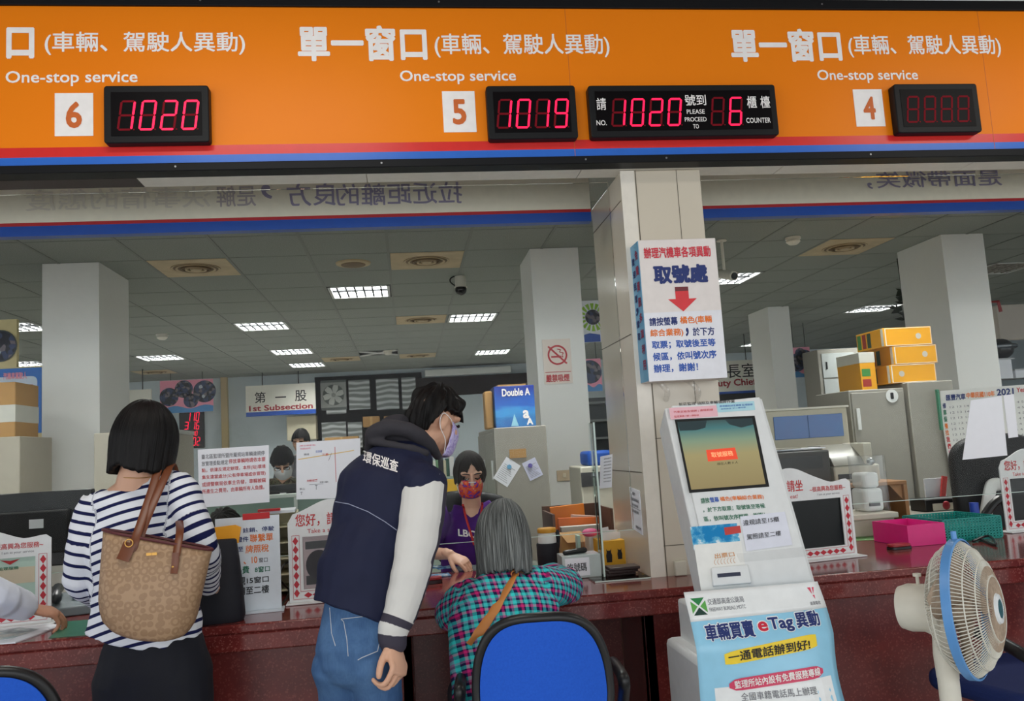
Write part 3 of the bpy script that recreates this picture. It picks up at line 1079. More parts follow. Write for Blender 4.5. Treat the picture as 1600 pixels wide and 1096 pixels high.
# copy-paper box and kraft box on that cabinet
x0, z0, x1, z1 = rect(773, 603, 836, 666, 5.5)
z0 = 1.4635
r = thing('paper_carton', ((x0 + x1) / 2, 5.6, z0), 'blue copy paper carton standing on the grey cabinet', 'box')
t = NT('blue_carton')
co = t.coord()
sp = t.n('ShaderNodeSeparateXYZ'); t.l(co, sp.inputs[0])
nz = t.noise(t.mapping(co, (3, 3, 9)), 2.5, 4)
h = t.math('ADD', t.math('MULTIPLY', sp.outputs[2], 2.4), t.math('MULTIPLY', nz, .5))
t.base(t.ramp(h, [(.2, lin((20, 70, 150))), (.5, lin((60, 150, 214))), (.62, lin((30, 96, 190))), (.95, lin((20, 44, 140)))]))
t.set(.35)
BCART = reg(t)
MB().box((x0, 5.5, z0), (x1, 5.74, z1), BCART).build('body', r, bevel=.004)
MB().textr('Double A', rect(784, 607, 828, 619, 5.498), 5.497, WHITEINK, .03).build('lettering', r, smooth=0)
MB().textr('a', rect(817, 641, 827, 654, 5.498), 5.497, WHITEINK, .04).build('lettering', r, smooth=0)
MB().textr('A', rect(823, 653, 833, 664, 5.498), 5.497, WHITEINK, .04).build('lettering', r, smooth=0)
MB().add([(x0 + .1, 5.4965, z0 + .01), (x0 + .15, 5.4965, z0 + .01), (x0 + .125, 5.4965, z0 + .09)], [(0, 1, 2)], M('pale_cyan', (150, 206, 226), .5)).build('emblem', r, smooth=0)
tag(MB().box((x0 + .03, 5.52, z1 + .001), (x1 - .05, 5.72, z1 + .012), CARD).build('flat_carton'), 'flattened brown card lying on the blue carton', 'card')
xk0, zk0, xk1, zk1 = rect(757, 612, 774, 668, 5.6)
r = thing('kraft_packet', ((xk0 + xk1) / 2, 5.6, 1.4635), 'brown paper packet squeezed beside the blue carton', 'packet')
MB().box((xk0, 5.56, 1.4635), (x0 - .004, 5.7, zk1), CARD).build('packet', r, bevel=.012)

# books on a pale shelf behind the clerk
xb0, zb0, xb1, zb1 = rect(678, 722, 720, 745, 6.6)
r = thing('low_bookcase', (xb0 + .15, 6.7, 0), 'low pale green bookcase behind the clerk in the purple top', 'bookcase')
PG = M('pale_green', (170, 190, 178), .6)
MB().box((xb0 - .12, 6.6, 0), (xb1 + .25, 6.95, zb0 - .08), PG).build('carcass', r, bevel=.004)
MB().box((xb0 - .12, 6.58, zb0 - .05), (xb1 + .25, 6.95, zb0 - .03), PG).build('shelf', r, bevel=.003)
MB().box((xb0 - .12, 6.58, zb0 - .015), (xb1 + .25, 6.95, zb0), PG).build('shelf', r, bevel=.003)
random.seed(3)
x = xb0
lbs = ['white thin file', 'green thin file', 'black ring binder', 'cream thin file', 'dark green file', 'white wide binder', 'pale blue thin file', 'grey thin file']
cols = [(226, 226, 216), (120, 160, 120), (34, 36, 40), (220, 210, 180), (60, 96, 80), (230, 230, 226), (160, 186, 200), (150, 150, 146)]
for i in range(8):
    w = (.016, .018, .036, .02, .022, .036, .018, .02)[i]
    tag(MB().box((x, 6.62, zb0 + .0005), (x + w, 6.82, zb0 + .125 + .012 * (i % 3)), M('file_%d' % i, cols[i], .6)).build('file', bevel=.002), lbs[i] + ' upright on the pale green bookcase behind the clerk', 'file', 'files on the bookcase')
    x += w + .002
x0, z0, x1, z1 = rect(684, 750, 702, 764, 5.4)
tag(MB().box((x0, 5.4, z0 - .12), (x1 + .05, 5.42, z1), M('yellow_card', (214, 170, 40), .5)).build('yellow_folder', bevel=.002), 'yellow folder standing behind the clerk in the purple top', 'folder')
tag(MB().box((x0 - .15, 5.38, 0), (x1 + .2, 5.75, z0 - .1205), PG).build('side_table', bevel=.004), 'low pale green side unit behind the clerk', 'side table')

# cabinets behind the woman with the bob
r = cabinet(-2.09, 6.0, -1.87, 6.4, 1.600, CABBEIGE, 'steel_cabinet', 'beige steel cabinet in front of the white column, behind the striped top', 'cabinet')
r = cabinet(-1.86, 6.05, -1.585, 6.58, 1.57, CABBEIGE, 'steel_cabinet', 'beige steel cabinet with a grey ledge next to the clock board', 'cabinet', doors='front')
MB().box((-1.865, 6.02, 1.571), (-1.58, 6.59, 1.600), M('ledge_grey', (170, 172, 166), .5)).build('ledge', r, bevel=.004)
tag(MB().box((-1.74, 6.2, 1.601), (-1.70, 6.3, 1.66), M('box_pale', (196, 190, 176), .6)).build('small_box', bevel=.003), 'tiny pale box on top of the beige cabinet', 'box')
r = cabinet(-3.1, 5.8, -2.47, 6.3, 1.6, CABBEIGE, 'steel_cabinet', 'beige steel cabinet under the taped brown carton and blue poster', 'cabinet')
x0, z0, x1, z1 = rect(-30, 598, 24, 683, 5.85)
r = thing('carton', ((x0 + x1) / 2, 6, 1.6005), 'tall brown carton with a pale tape band on the beige cabinet', 'box')
MB().box((x0, 5.85, 1.6005), (x1, 6.2, z1), CARD).build('box', r, bevel=.005)
zq0, zq1 = P(10, 660, 5.85).z, P(10, 633, 5.85).z
MB().box((x0 - .001, 5.848, zq0), (x1 + .001, 6.202, zq1), M('pale_tape', (200, 200, 190), .5)).build('tape', r)
# poster board
x0, z0, x1, z1 = rect(-70, 500, 66, 682, 6.9)
r = thing('poster_board', ((x0 + x1) / 2, 6.9, 0), 'display board with a blue poster beside the white column', 'display board')
MB().box((x0, 6.9, 0), (x1, 6.94, P(0, 575, 6.9).z), M('board_cream', (216, 200, 150), .6)).build('board', r)
x2 = P(26, 530, 6.9).x
MB().box((x0, 6.9, P(0, 575, 6.9).z), (x2, 6.94, z1), M('board_cream', (216, 200, 150), .6)).build('upper_board', r)
BP = M('poster_deep_blue', (30, 110, 196), .45)
xa, za, xb, zb = rect(-60, 577, 65, 680, 6.895)
mb = MB(); mb.box((xa, 6.89, za), (xb, 6.9, zb), BP)
xc, zc, xd, zd = rect(-50, 590, 58, 676, 6.889)
mb.prism(rrect(xc, zc, xd, zd, .04), (0, 6.888, 0), (1, 0, 0), (0, 0, 1), (0, .002, 0), M('poster_pale', (206, 218, 232), .5))
mb.textr('汽機車駕駛人', rect(5, 582, 42, 593, 6.886), 6.886, PINKINK, .03)
for q in ((34, 601, 52, 607), (31, 612, 46, 618), (33, 624, 49, 630), (30, 636, 44, 640)):
    mb.textr('監理服務', rect(*q, 6.886), 6.886, REDINK, .02)
for q in ((22, 664, 28, 668), (31, 665, 42, 668), (46, 664, 56, 673), (28, 648, 34, 656), (38, 647, 44, 656)):
    mb.textr('口', rect(*q, 6.886), 6.886, GREYINK, .05)
mb.build('poster', r, smooth=0)
mb = MB(); pc = P(0, 541, 6.89); circle(mb, pc.x, pc.z, .125, 6.889, M('rim_grey', (60, 66, 70), .4)); circle(mb, pc.x, pc.z, .115, 6.887, COLLAGE); mb.build('photo', r, smooth=0)

# green glazed partition and desks
GREENP = M('partition_green', (116, 140, 128), .45)
r = thing('desk_partition', (-.6, 5.0, 0), 'green desk partition with pale top rail behind the taped notices', 'partition')
MB().box((-1.25, 5.0, 0), (-.2, 5.04, 1.13), GREENP).build('panel', r)
MB().box((-1.25, 4.995, 1.13), (-.2, 5.045, 1.152), M('rail_pale', (186, 196, 188), .4)).build('top_rail', r, bevel=.003)
MB().box((-.66, 4.994, 0.02), (-.64, 5.0, 1.13), M('rail_pale', (186, 196, 188), .4)).build('post', r)
r = thing('office_desk', (-1.0, 6.3, 0), 'office desk behind the green partition under the rear monitor', 'desk')
MB().box((-1.4, 5.9, .97), (-.4, 6.7, 1.0), CABGREY).build('desk_top', r, bevel=.004)
MB().box((-1.38, 6.0, 0), (-1.33, 6.6, .97), CABGREY).build('side', r)
MB().box((-.5, 6.0, 0), (-.45, 6.6, .97), CABGREY).build('side', r)


def monitor(cx, y, z0, w, h, label, yaw=0, tilt=.12, sticker=True, stand=.1):
    r = thing('monitor', (cx, y, z0), label, 'monitor')
    X = frame((cx, y, z0), yaw)
    mb = MB(); mb.box((-w / 2, -.012, stand), (w / 2, .03, stand + h), BLACK, X); mb.build('screen_case', r, bevel=.006)
    mb = MB(); mb.box((-w * .32, -.045, stand + h * .18), (w * .32, -.012, stand + h * .75), MATTEBLACK, X); mb.build('rear_cover', r, bevel=.01)
    mb = MB(); mb.box((-.04, -.02, .012), (.04, .01, stand + .02), BLACK, X); mb.build('neck', r, bevel=.004)
    mb = MB(); mb.box((-.12, -.09, 0), (.12, .09, .012), BLACK, X); mb.build('base', r, bevel=.004)
    if sticker:
        mb = MB(); mb.box((w * .0, -.0465, stand + h * .52), (w * .12, -.0455, stand + h * .64), M('sticker', (200, 204, 204), .5), X); mb.build('sticker', r)
    return r


monitor(-.9, 6.15, 1.001, .36, .155, 'small black monitor in front of the clerk in camouflage', 0, stand=.02)
monitor(-1.83, 4.45, .781, .56, .36, 'large black monitor with a pale sticker on the counter beside the striped top', -.05, stand=.12)
# keyboard-phone items on the counter at far end
r = thing('desk_phone', (-1.33, 3.72, CT), 'grey desk phone with blue top and cable beside the monitor', 'phone')
X = frame((-1.36, 3.72, CT + .0008), .3)
mb = MB(); mb.prism([(-.09, 0), (.09, 0), (.09, .075), (-.09, .035)], X @ V((-.1, 0, 0)), X.to_3x3() @ V((0, 1, 0)), (0, 0, 1), X.to_3x3() @ V((.2, 0, 0)), M('phone_grey', (110, 122, 126), .4)); mb.build('base', r, bevel=.005)
MB().tube([X @ V((-.075, -.05, .07)), X @ V((-.075, 0, .09)), X @ V((-.075, .07, .095))], [.022, .015, .022], M('phone_dark', (30, 36, 40), .35), 10, round_ends=True).build('handset', r)
mb = MB(); mb.box((-.02, -.01, .06), (.08, .07, .082), M('phone_blue', (90, 170, 210), .4), X); mb.build('display', r, bevel=.004)
MB().tube(catmull([(-1.22, 3.8, CT + .02), (-1.25, 3.76, CT + .16), (-1.24, 3.8, CT + .3), (-1.18, 3.9, CT + .34)]), .004, BLACK, 6).build('cable', r)
r = thing('stapler', (-1.16, 3.66, CT), 'black stapler and cup beside the phone near the striped sleeve', 'stapler')
MB().tube([(-1.22, 3.6, CT + .012), (-1.10, 3.68, CT + .012)], .012, BLACK, 8, flat=.6, round_ends=True).build('base', r)
MB().tube([(-1.22, 3.6, CT + .03), (-1.16, 3.64, CT + .055), (-1.10, 3.68, CT + .045)], [.01, .016, .012], BLACK, 8, round_ends=True).build('arm', r)

# papers and mats on the counter
def sheet(pts, label, cat, m, name='paper_or_reflection', z=.0012, lines=0, ink=None):
    mb = MB()
    q = [PZ(u, v, CT + .0004) for u, v in pts]
    n = len(q)
    mb.add([p for p in q] + [p + V((0, 0, z)) for p in q], [tuple(range(n)), tuple(range(2 * n - 1, n - 1, -1))] + [(i, n + i, n + (i + 1) % n, (i + 1) % n) for i in range(n)], m)
    return tag(mb.build(name, smooth=0), label, cat)


sheet([(76, 998), (150, 992), (152, 968), (104, 972)], 'green cutting mat on the counter left of the striped top', 'mat', M('mat_green', (40, 120, 92), .35))
t = NT('magazine_print')
co = t.coord()
n = t.noise(co, 11, 4, .6)
t.base(t.ramp(n, [(.38, lin((96, 118, 130))), (.5, lin((168, 186, 190))), (.6, lin((226, 226, 220)))])); t.set(.35)
MAGAZ = reg(t)
sheet([(-60, 1012), (24, 1006), (78, 986), (98, 978), (60, 976), (-50, 985)], 'glossy leaflets spread on the counter under the white sleeved hand', 'leaflet', PAPER, z=.004)
mb = MB()
q = [PZ(u, v, CT + .0048) for u, v in ((-20, 1002), (20, 998), (62, 983), (30, 981), (-20, 990))]
mb.add(q, [(0, 1, 2, 3, 4)], MAGAZ)
tag(mb.build('leaflet', smooth=0), 'printed blue grey leaflet lying on top of the white leaflets', 'leaflet')

# ------------------------------------------------------------------ counter nameplate frames
FRW = M('frame_white', (226, 228, 228), .35)
DIA = M('diamond_red', (186, 30, 48), .5)


def counter_frame(o, yaw, label, words=('您好，請坐', '~很高興為您服務~'), inside='dark'):
    W, Hh = .47, .335
    r = thing('counter_frame', o, label, 'counter frame')
    X = frame(o, yaw)
    T = .006
    wx0, wx1, wz0, wz1 = .055, W - .055, .052, .255
    prof = []
    for i in range(25):
        a = i / 24
        z = Hh + .062 * math.exp(-((a - .36) / .24) ** 2) - .012 * math.exp(-((a - .80) / .1) ** 2)
        if i == 0: z -= .03
        if i == 24: z -= .015
        prof.append((a * W, z))
    R3 = X.to_3x3()
    mb = MB()
    for poly in ([(0, wz1)] + prof[::1] + [(W, wz1)], [(0, .006), (0, wz1), (wx0, wz1), (wx0, .006)], [(wx1, .006), (wx1, wz1), (W, wz1), (W, .006)], [(wx0, .006), (wx0, wz0), (wx1, wz0), (wx1, .006)]):
        mb.prism(poly, X @ V((0, 0, 0)), R3 @ V((1, 0, 0)), (0, 0, 1), R3 @ V((0, T, 0)), FRW)
    mb.build('board', r, smooth=0)
    mb = MB(); mb.box((-.012, -.04, 0), (W + .02, .05, .006), FRW, X); mb.build('foot', r, bevel=.002)

    def L(x, z, d=.0012):
        return X @ V((x, -d, z))
    mb = MB()
    for cx in (.028, W - .028):
        for k in range(7):
            cz = .04 + k * .0335
            mb.add([L(cx - .011, cz), L(cx, cz - .0165), L(cx + .011, cz), L(cx, cz + .0165)], [(0, 1, 2, 3)], DIA)
    n = 11
    for k in range(n):
        cx = .055 + (W - .11) * (k + .5) / n
        mb.add([L(cx - .0165, .03), L(cx, .019), L(cx + .0165, .03), L(cx, .041)], [(0, 1, 2, 3)], DIA)
    for a, b, c, d in ((.014, .018, .0155, .262), (.042, .045, .0435, .262), (.014, .2615, .0435, .263), (W - .0155, .018, W - .014, .262), (W - .0435, .045, W - .042, .262), (W - .0435, .2615, W - .014, .263), (.014, .0155, W - .014, .017), (.0435, .045, W - .0435, .0465)):
        mb.add([L(a, b), L(c, b), L(c, d), L(a, d)], [(0, 1, 2, 3)], DIA)
    mb.build('diamond_border', r, smooth=0)
    ux = R3 @ V((1, 0, 0))
    MB().text(words[0], L(.03, .295), ux * .20, V((0, 0, .05)), REDINK, .012).build('lettering', r, smooth=0)
    MB().text('Take a seat!', L(.075, .268), ux * .125, V((0, 0, .017)), REDINK, 0).build('lettering', r, smooth=0)
    MB().text(words[1], L(.262, .288), ux * .18, V((0, 0, .022)), REDINK, .012).build('lettering', r, smooth=0)
    MB().text("I am at your service", L(.30, .268), ux * .11, V((0, 0, .012)), GREYINK, 0).build('lettering', r, smooth=0)
    mb = MB(); mb.box((wx0 - .004, T, wz0 - .004), (wx1 + .004, T + .003, wz1 + .004), GLASS, X); mb.build('pane', r, smooth=0)
    if inside == 'paper':
        mb = MB(); mb.box((wx0, T + .006, wz0), (wx1, T + .008, wz1), M('card_mint', (196, 216, 204), .6), X)
        mb.box((wx1 - .15, T + .0045, wz0 + .105), (wx1 - .005, T + .006, wz0 + .165), M('card_peach', (226, 206, 180), .6), X)
        o2 = X @ V((0, T + .003, 0))
        cc = X @ V((wx1 - .115, T + .004, wz0 + .055)); mb.add([cc + ux * (.024 * math.cos(2 * PI * i / 24)) + V((0, 0, .024 * math.sin(2 * PI * i / 24))) for i in range(24)], [tuple(range(24))], M('teal_disc', (30, 110, 120), .5))
        mb.text('6', X @ V((wx1 - .122, T + .0035, wz0 + .042)), ux * .014, V((0, 0, .026)), WHITEINK, .02)
        mb.text('號櫃檯', X @ V((wx1 - .075, T + .0035, wz0 + .04)), ux * .062, V((0, 0, .022)), GREENINK, .02)
        mb.text('監理服務', X @ V((wx1 - .13, T + .0035, wz1 - .045)), ux * .07, V((0, 0, .012)), GREENINK, .02)
        cc = X @ V((wx1 - .09, T + .0035, wz1 - .018)); mb.add([cc + ux * -.035 + V((0, 0, .012)), cc + V((0, 0, -.008)), cc + ux * .035 + V((0, 0, .012)), cc + V((0, 0, .006))], [(0, 1, 2, 3)], REDINK)
        mb.build('card', r, smooth=0)
    if inside == 'photo':  # face reflected in the pane, painted as a flat panel
        mb = MB(); mb.box((wx0, T + .006, wz0), (wx1, T + .008, wz1), M('reflection_mauve', (190, 168, 172), .5), X)
        mb.box((wx0 + .01, T + .0045, wz1 - .05), (wx1 - .01, T + .006, wz1 - .02), M('reflection_dark', (40, 34, 38), .4), X)
        mb.box((wx0 + .01, T + .0045, wz0 + .015), (wx1 - .01, T + .006, wz0 + .05), M('reflection_dark', (40, 34, 38), .4), X)
        cc = X @ V((wx0 + .06, T + .004, wz0 + .09)); mb.add([cc + ux * (.05 * math.cos(2 * PI * i / 24)) + V((0, 0, .058 * math.sin(2 * PI * i / 24))) for i in range(24)], [tuple(range(24))], M('reflection_hair', (40, 30, 40), .5))
        cc = X @ V((wx0 + .085, T + .0035, wz0 + .075)); mb.add([cc + ux * (.032 * math.cos(2 * PI * i / 24)) + V((0, 0, .042 * math.sin(2 * PI * i / 24))) for i in range(24)], [tuple(range(24))], M('reflection_face', (206, 110, 86), .5))
        mb.build('picture', r, smooth=0)
    if inside == 'dark':
        mb = MB(); mb.box((wx0 - .008, T + .004, wz0 - .008), (wx1 + .008, T + .02, wz1 + .008), M('screen_black', (12, 13, 16), .3, spec=.2), X); mb.build('screen', r, smooth=0)
    return r


def frame_at(u, v, yaw, **k):
    """place by the lower outer corner on the counter"""
    p = PZ(u, v, CT + .0008)
    d = V((math.cos(yaw), math.sin(yaw), 0)) * .47
    return p - d if k.pop('right', True) else p


counter_frame(frame_at(80, 974, .12), .12, 'white counter frame with red diamonds and the mint 6 card, beside the white sleeve', inside='paper')
counter_frame(frame_at(453, 945, .05, right=False), .05, 'white counter frame with red diamonds and a painted reflection, partly behind the leaning man', inside='photo')
counter_frame(frame_at(1340, 869, .16), .16, 'white counter frame with red diamonds and dark screen, next to the ticket kiosk', inside='dark')
counter_frame(frame_at(1574, 833, .16, right=False), .16, 'white counter frame with red diamonds cut by the picture edge, above the fan', inside='none')

# notice stand, shelf organiser
p = PZ(428, 955); q = PZ(372, 966)
r = thing('notice_stand', ((p.x + q.x) / 2, q.y, CT), 'white acrylic notice stand with orange and green lines beside the black bag', 'notice stand')
X = frame((PZ(434, 956).x - .225, PZ(434, 956).y + .02, CT + .0008), .1)
W_, H_ = .235, .355
mb = MB(); mb.box((0, 0, .004), (W_, .004, H_), M('acrylic_white', (214, 222, 230), .25), X); mb.build('panel', r, bevel=.001)
mb = MB(); mb.box((-.005, -.05, 0), (W_ + .01, .05, .004), M('acrylic_white', (214, 222, 230), .25), X); mb.build('foot', r)
mb = MB(); mb.box((.1, -.002, H_ - .012), (.2, .006, H_ + .012), REDINK, X); mb.build('clip', r, bevel=.002)
R3 = X.to_3x3(); ux = R3 @ V((1, 0, 0))
for s, x0, z, w, h, m in (('補發、註銷、停駛', .03, .296, .185, .018, NAVYINK), ('車主證件', .03, .262, .09, .02, NAVYINK), ('聯繫單', .125, .258, .085, .03, ORANGEINK), ('請至', .06, .226, .04, .02, NAVYINK), ('牌照稅', .108, .218, .085, .03, ORANGEINK), ('、10', .10, .178, .05, .026, ORANGEINK), ('窗口', .156, .18, .032, .018, GREYINK), ('燃料費', .04, .144, .08, .028, GREENINK), ('8窗口', .14, .144, .055, .022, GREENINK), ('違規', .06, .103, .045, .03, DARKINK), ('15窗口', .11, .105, .08, .024, DARKINK), ('駕照請至二樓', .02, .065, .17, .03, DARKINK)):
    MB().text(s, X @ V((x0, -.001, z)), ux * w, V((0, 0, h)), m, .02).build('lettering', r, smooth=0)
p = PZ(440, 935)
r = thing('desk_organizer', (p.x, p.y, CT), 'cream letter tray tower behind the white notice stand', 'organizer')
X = frame((p.x - .09, p.y + .02, CT + .0008), .1)
ORG = M('organizer_cream', (206, 198, 168), .5)
for k in range(5):
    mb = MB(); mb.box((0, 0, .02 + k * .065), (.16, .22, .026 + k * .065), ORG, X); mb.build('tray', r, bevel=.002)
for a, b, c, d in ((0, 0, .006, .22), (.154, .0, .16, .22)):
    mb = MB(); mb.box((a, b, 0), (c, d, .34), ORG, X); mb.build('side', r)
mb = MB(); mb.box((0, .214, 0), (.16, .22, .34), ORG, X); mb.build('back', r)
r2 = thing('paper_stack', (p.x, p.y + .1, CT + .3408), 'white papers with a red edge on top of the cream letter tray', 'papers')
mb = MB(); mb.box((.01, .01, .3408), (.15, .2, .352), PAPER, X); mb.build('sheets', r2)
mb = MB(); mb.box((.0, .0, .3525), (.09, .05, .362), REDINK, X); mb.build('folder', r2)
r = thing('wood_block', (-.42, 3.7, CT), 'small brown wooden rack between the letter tray and the diamond frame', 'rack')
MB().box((-.44, 3.66, CT + .0008), (-.415, 3.85, CT + .3), WOOD).build('board', r, bevel=.002)
MB().tube(catmull([PZ(438, 948, CT + .006), PZ(452, 925, CT + .02), P(437, 905, 3.62), P(442, 885, 3.64), P(452, 878, 3.66)]), .0045, BLACK, 6).build('cable', r)

# black tote bag with a yellow folder
pb = V((-.735, 3.235, CT))
t = NT('black_cloth'); co = t.coord(); t.base(t.mix(t.noise(co, 9), lin((16, 17, 26)), lin((24, 25, 36)))); t.set(.75); t.bump(t.noise(co, 6, 3), .6, .02)
BCLOTH = reg(t)
r = thing('tote_bag', (pb.x, pb.y, CT), 'black cloth tote bag standing on the counter beside the striped sleeve', 'bag')
rings = []
for k, (z, w, d, dx) in enumerate(((0.0008, .118, .05, 0), (.02, .124, .056, 0), (.12, .118, .05, .0), (.22, .108, .04, .0), (.285, .10, .03, .0), (.29, .094, .024, .0))):
    rings.append([V((pb.x + dx + w * math.copysign(abs(math.cos(2 * PI * i / 28)) ** .6, math.cos(2 * PI * i / 28)), pb.y + d * math.copysign(abs(math.sin(2 * PI * i / 28)) ** .7, math.sin(2 * PI * i / 28)), CT + z)) for i in range(28)])
MB().ringstack(rings, BCLOTH).build('bag', r, smooth=60)
x0, z0, x1, z1 = rect(326, 822, 376, 842, pb.y + .01)
r2 = thing('yellow_folder', ((x0 + x1) / 2, pb.y, z0), 'orange yellow folder poking out of the black tote bag', 'folder')
mb = MB(); mb.prism([(x0, z0 - .03), (x1 - .01, z0 - .02), (x1, z1 - .01), (x1 - .02, z1), (x0, z1 - .005)], (0, pb.y + .015, 0), (1, 0, 0), (0, 0, 1), (0, .01, 0), M('folder_orange', (240, 164, 30), .5)); mb.build('folder', r2, smooth=0)
# ------------------------------------------------------------------ right bay: cabinets, boxes, machines
cabinet(2.86, 5.2, 3.245, 5.65, 1.572, CABGREY, 'steel_cabinet', 'grey steel cabinet marked with a round 1 under the yellow boxes', 'cabinet', doors='front')
p = P(1394, 619, 5.185)
r = thing('number_disc', (p.x, 5.185, p.z - .045), 'white round number 1 disc on the grey cabinet', 'disc')
mb = MB(); mb.cyl((p.x, 5.1855, p.z), (p.x, 5.1885, p.z), .043, WHITE, 24); mb.build('disc', r)
MB().text('1', (p.x - .012, 5.184, p.z - .02), (.022, 0, 0), (0, 0, .042), DARKINK, .06).build('lettering', r, smooth=0)
cabinet(3.25, 5.16, 3.57, 5.65, 1.602, CABGREY, 'steel_cabinet', 'taller plain grey steel cabinet beside the wall calendar', 'cabinet')
YEL = M('box_yellow', (226, 160, 16), .45)
LABW = M('box_label_white', (230, 230, 224), .5)
BOXP = []


def yellow_box(x0, y0, z0, w, d, h, label, flip=False):
    r = thing('paper_box', (x0 + w / 2, y0, z0), label, 'box', 'yellow paper boxes on the grey cabinet')
    MB().box((x0, y0, z0), (x0 + w, y0 + d, z0 + h), YEL).build('box', r, bevel=.003)
    mb = MB()
    mb.box((x0 + .012, y0 - .001, z0 + .008), (x0 + .018, y0, z0 + h - .008), LABW)
    for e in (.003, h - .006):
        mb.box((x0 + .012, y0 - .001, z0 + e), (x0 + w - .004, y0, z0 + e + .003), LABW)
    mb.box((x0 + w - .007, y0 - .001, z0 + .003), (x0 + w - .004, y0, z0 + h - .003), LABW)
    mb.build('edge_print', r, smooth=0)
    mb = MB()
    for i, c in enumerate(((60, 130, 60), (150, 40, 30), (40, 70, 50))):
        mb.box((x0 - .001, y0 + d - .06 - i * .062, z0 + .012), (x0, y0 + d - .015 - i * .062, z0 + h - .012), M('print_%d' % i, c, .5))
    mb.box((x0 - .001, y0 + .004, z0 + .003), (x0, y0 + .03, z0 + h - .003), LABW)
    mb.build('side_print', r, smooth=0)
    MB().text('Young Bag Shop' if not flip else 'doyS 3nB guoY', (x0 + w * .22, y0 - .0012, z0 + h * .42), (w * .5, 0, 0), (0, 0, h * .16), M('box_ink', (170, 110, 20), .5), 0.01).build('lettering', r, smooth=0) if False else None
    mb = MB(); circle(mb, x0 + w * (.72 if not flip else .25), z0 + h * .5, h * .16, y0 - .0012, M('box_pale', (244, 214, 120), .5)); mb.build('print_disc', r, smooth=0)
    return r


zb = 1.6035
x0, z0, x1, z1 = rect(1388, 571, 1460, 603, 5.22)
hb = (P(1424, 511, 5.22).z - zb) / 3 - .0012
for i, (u0, u1, lb, fl) in enumerate(((1388, 1460, 'bottom yellow box of the stack of three on the grey cabinet', True), (1396, 1465, 'middle yellow box of the stack of three on the grey cabinet', False), (1384, 1460, 'top yellow box of the stack of three on the grey cabinet', False))):
    xa = P(u0, 560, 5.22).x; xb = P(u1, 560, 5.22).x
    yellow_box(xa, 5.22, zb + i * (hb + .0012), xb - xa, .34, hb, lb, fl)
xa = P(1353, 580, 5.3).x
r = thing('paper_box', (xa + .03, 5.45, 1.5725), 'yellow box standing on end left of the stack of three boxes', 'box', 'yellow paper boxes on the grey cabinet')
zt_ = P(1353, 551, 5.3).z
MB().box((xa - .04, 5.3, 1.5725), (xa + .07, 5.6, zt_), YEL).build('box', r, bevel=.003)
MB().box((xa - .041, 5.299, zt_ - .07), (xa + .071, 5.601, zt_ + .0008), M('box_top_grey', (206, 206, 196), .5)).build('lid', r, bevel=.002)
mb = MB()
for i, c in enumerate(((40, 70, 50), (150, 40, 30), (90, 160, 60))):
    mb.box((xa - .03, 5.2985, zt_ - .16 - i * .07), (xa + .03, 5.3, zt_ - .11 - i * .07), M('print_%d' % i, c, .5))
mb.build('side_print', r, smooth=0)

# calendar hanging at the cabinet side
Y = 5.1
x0, z0, x1, z1 = rect(1480, 606, 1640, 800, Y)
r = thing('wall_calendar', ((x0 + x1) / 2, Y, z0), 'large white paper calendar with orange and green print behind the dark chair', 'calendar')
mb = MB()
n = 12
rows = []
for j in range(n + 1):
    b = j / n
    rows.append([V((x0 + (x1 - x0) * a + .07 * b * b, Y + .02 * math.sin(b * 3) + (.02 * (1 - a) * b), z1 - (z1 - z0) * b + .012 * a)) for a in (0, .33, .66, 1)])


def calf(a, b, d=0):
    return V((x0 + (x1 - x0) * a + .07 * b * b, Y + .02 * math.sin(b * 3) + (.02 * (1 - a) * b) - d - .0012, z1 - (z1 - z0) * b + .012 * a))


back = [[p + V((0, .004, 0)) for p in row] for row in rows]
mb.add([p for row in rows for p in row] + [p for row in back for p in row], [(j * 4 + i, j * 4 + i + 1, j * 4 + i + 5, j * 4 + i + 4) for j in range(n) for i in range(3)] + [(52 + j * 4 + i + 4, 52 + j * 4 + i + 5, 52 + j * 4 + i + 1, 52 + j * 4 + i) for j in range(n) for i in range(3)], M('calendar_paper', (222, 222, 218), .6))
mb.build('sheet', r)
for s, q, m, b in (('匯豐汽車', (.05, .035, .24, .085), NAVYINK, .03), ('中華民國110年', (.25, .03, .53, .078), ORANGEINK, .03), ('2021', (.55, .02, .72, .075), NAVYINK, .03), ('Year', (.75, .02, .86, .06), REDINK, .02)):
    mb = MB(); mb.textf(s, calf, q, m, b); mb.build('lettering', r, smooth=0)
mb = MB(); mb.textf('匯豐汽車', lambda a, b, d: calf(b * .0 + .015 + (1 - b) * .0 + a * 0 + .0, b, d), (0, 0, 1, 1), GREENINK) if False else None
for i, (ch, m) in enumerate((('修', NAVYINK), ('車', GREENINK), ('保', GREENINK), ('養', ORANGEINK), ('找', ORANGEINK), ('我', REDINK), ('們', REDINK), ('好', PINKINK))):
    mb.textf(ch, calf, (.012, .1 + i * .055, .045, .145 + i * .055), m, .03)
mb.build('lettering', r, smooth=0)
mb = MB()
for j in range(11):
    mb.textf('12 13 14 15 16 17 18   1 2 3 4 5 6 7', calf, (.08, .13 + j * .045, .9, .147 + j * .045), GREYINK, 0)
mb.build('date_rows', r, smooth=0)
tag(MB().box((x0 - .03, Y - .01, P(1480, 672, Y).z), (x0 - .015, Y + .01, z1 + .01), M('green_strip', (60, 130, 100), .5)).build('green_strip'), 'thin green strip hanging beside the paper calendar', 'strip')

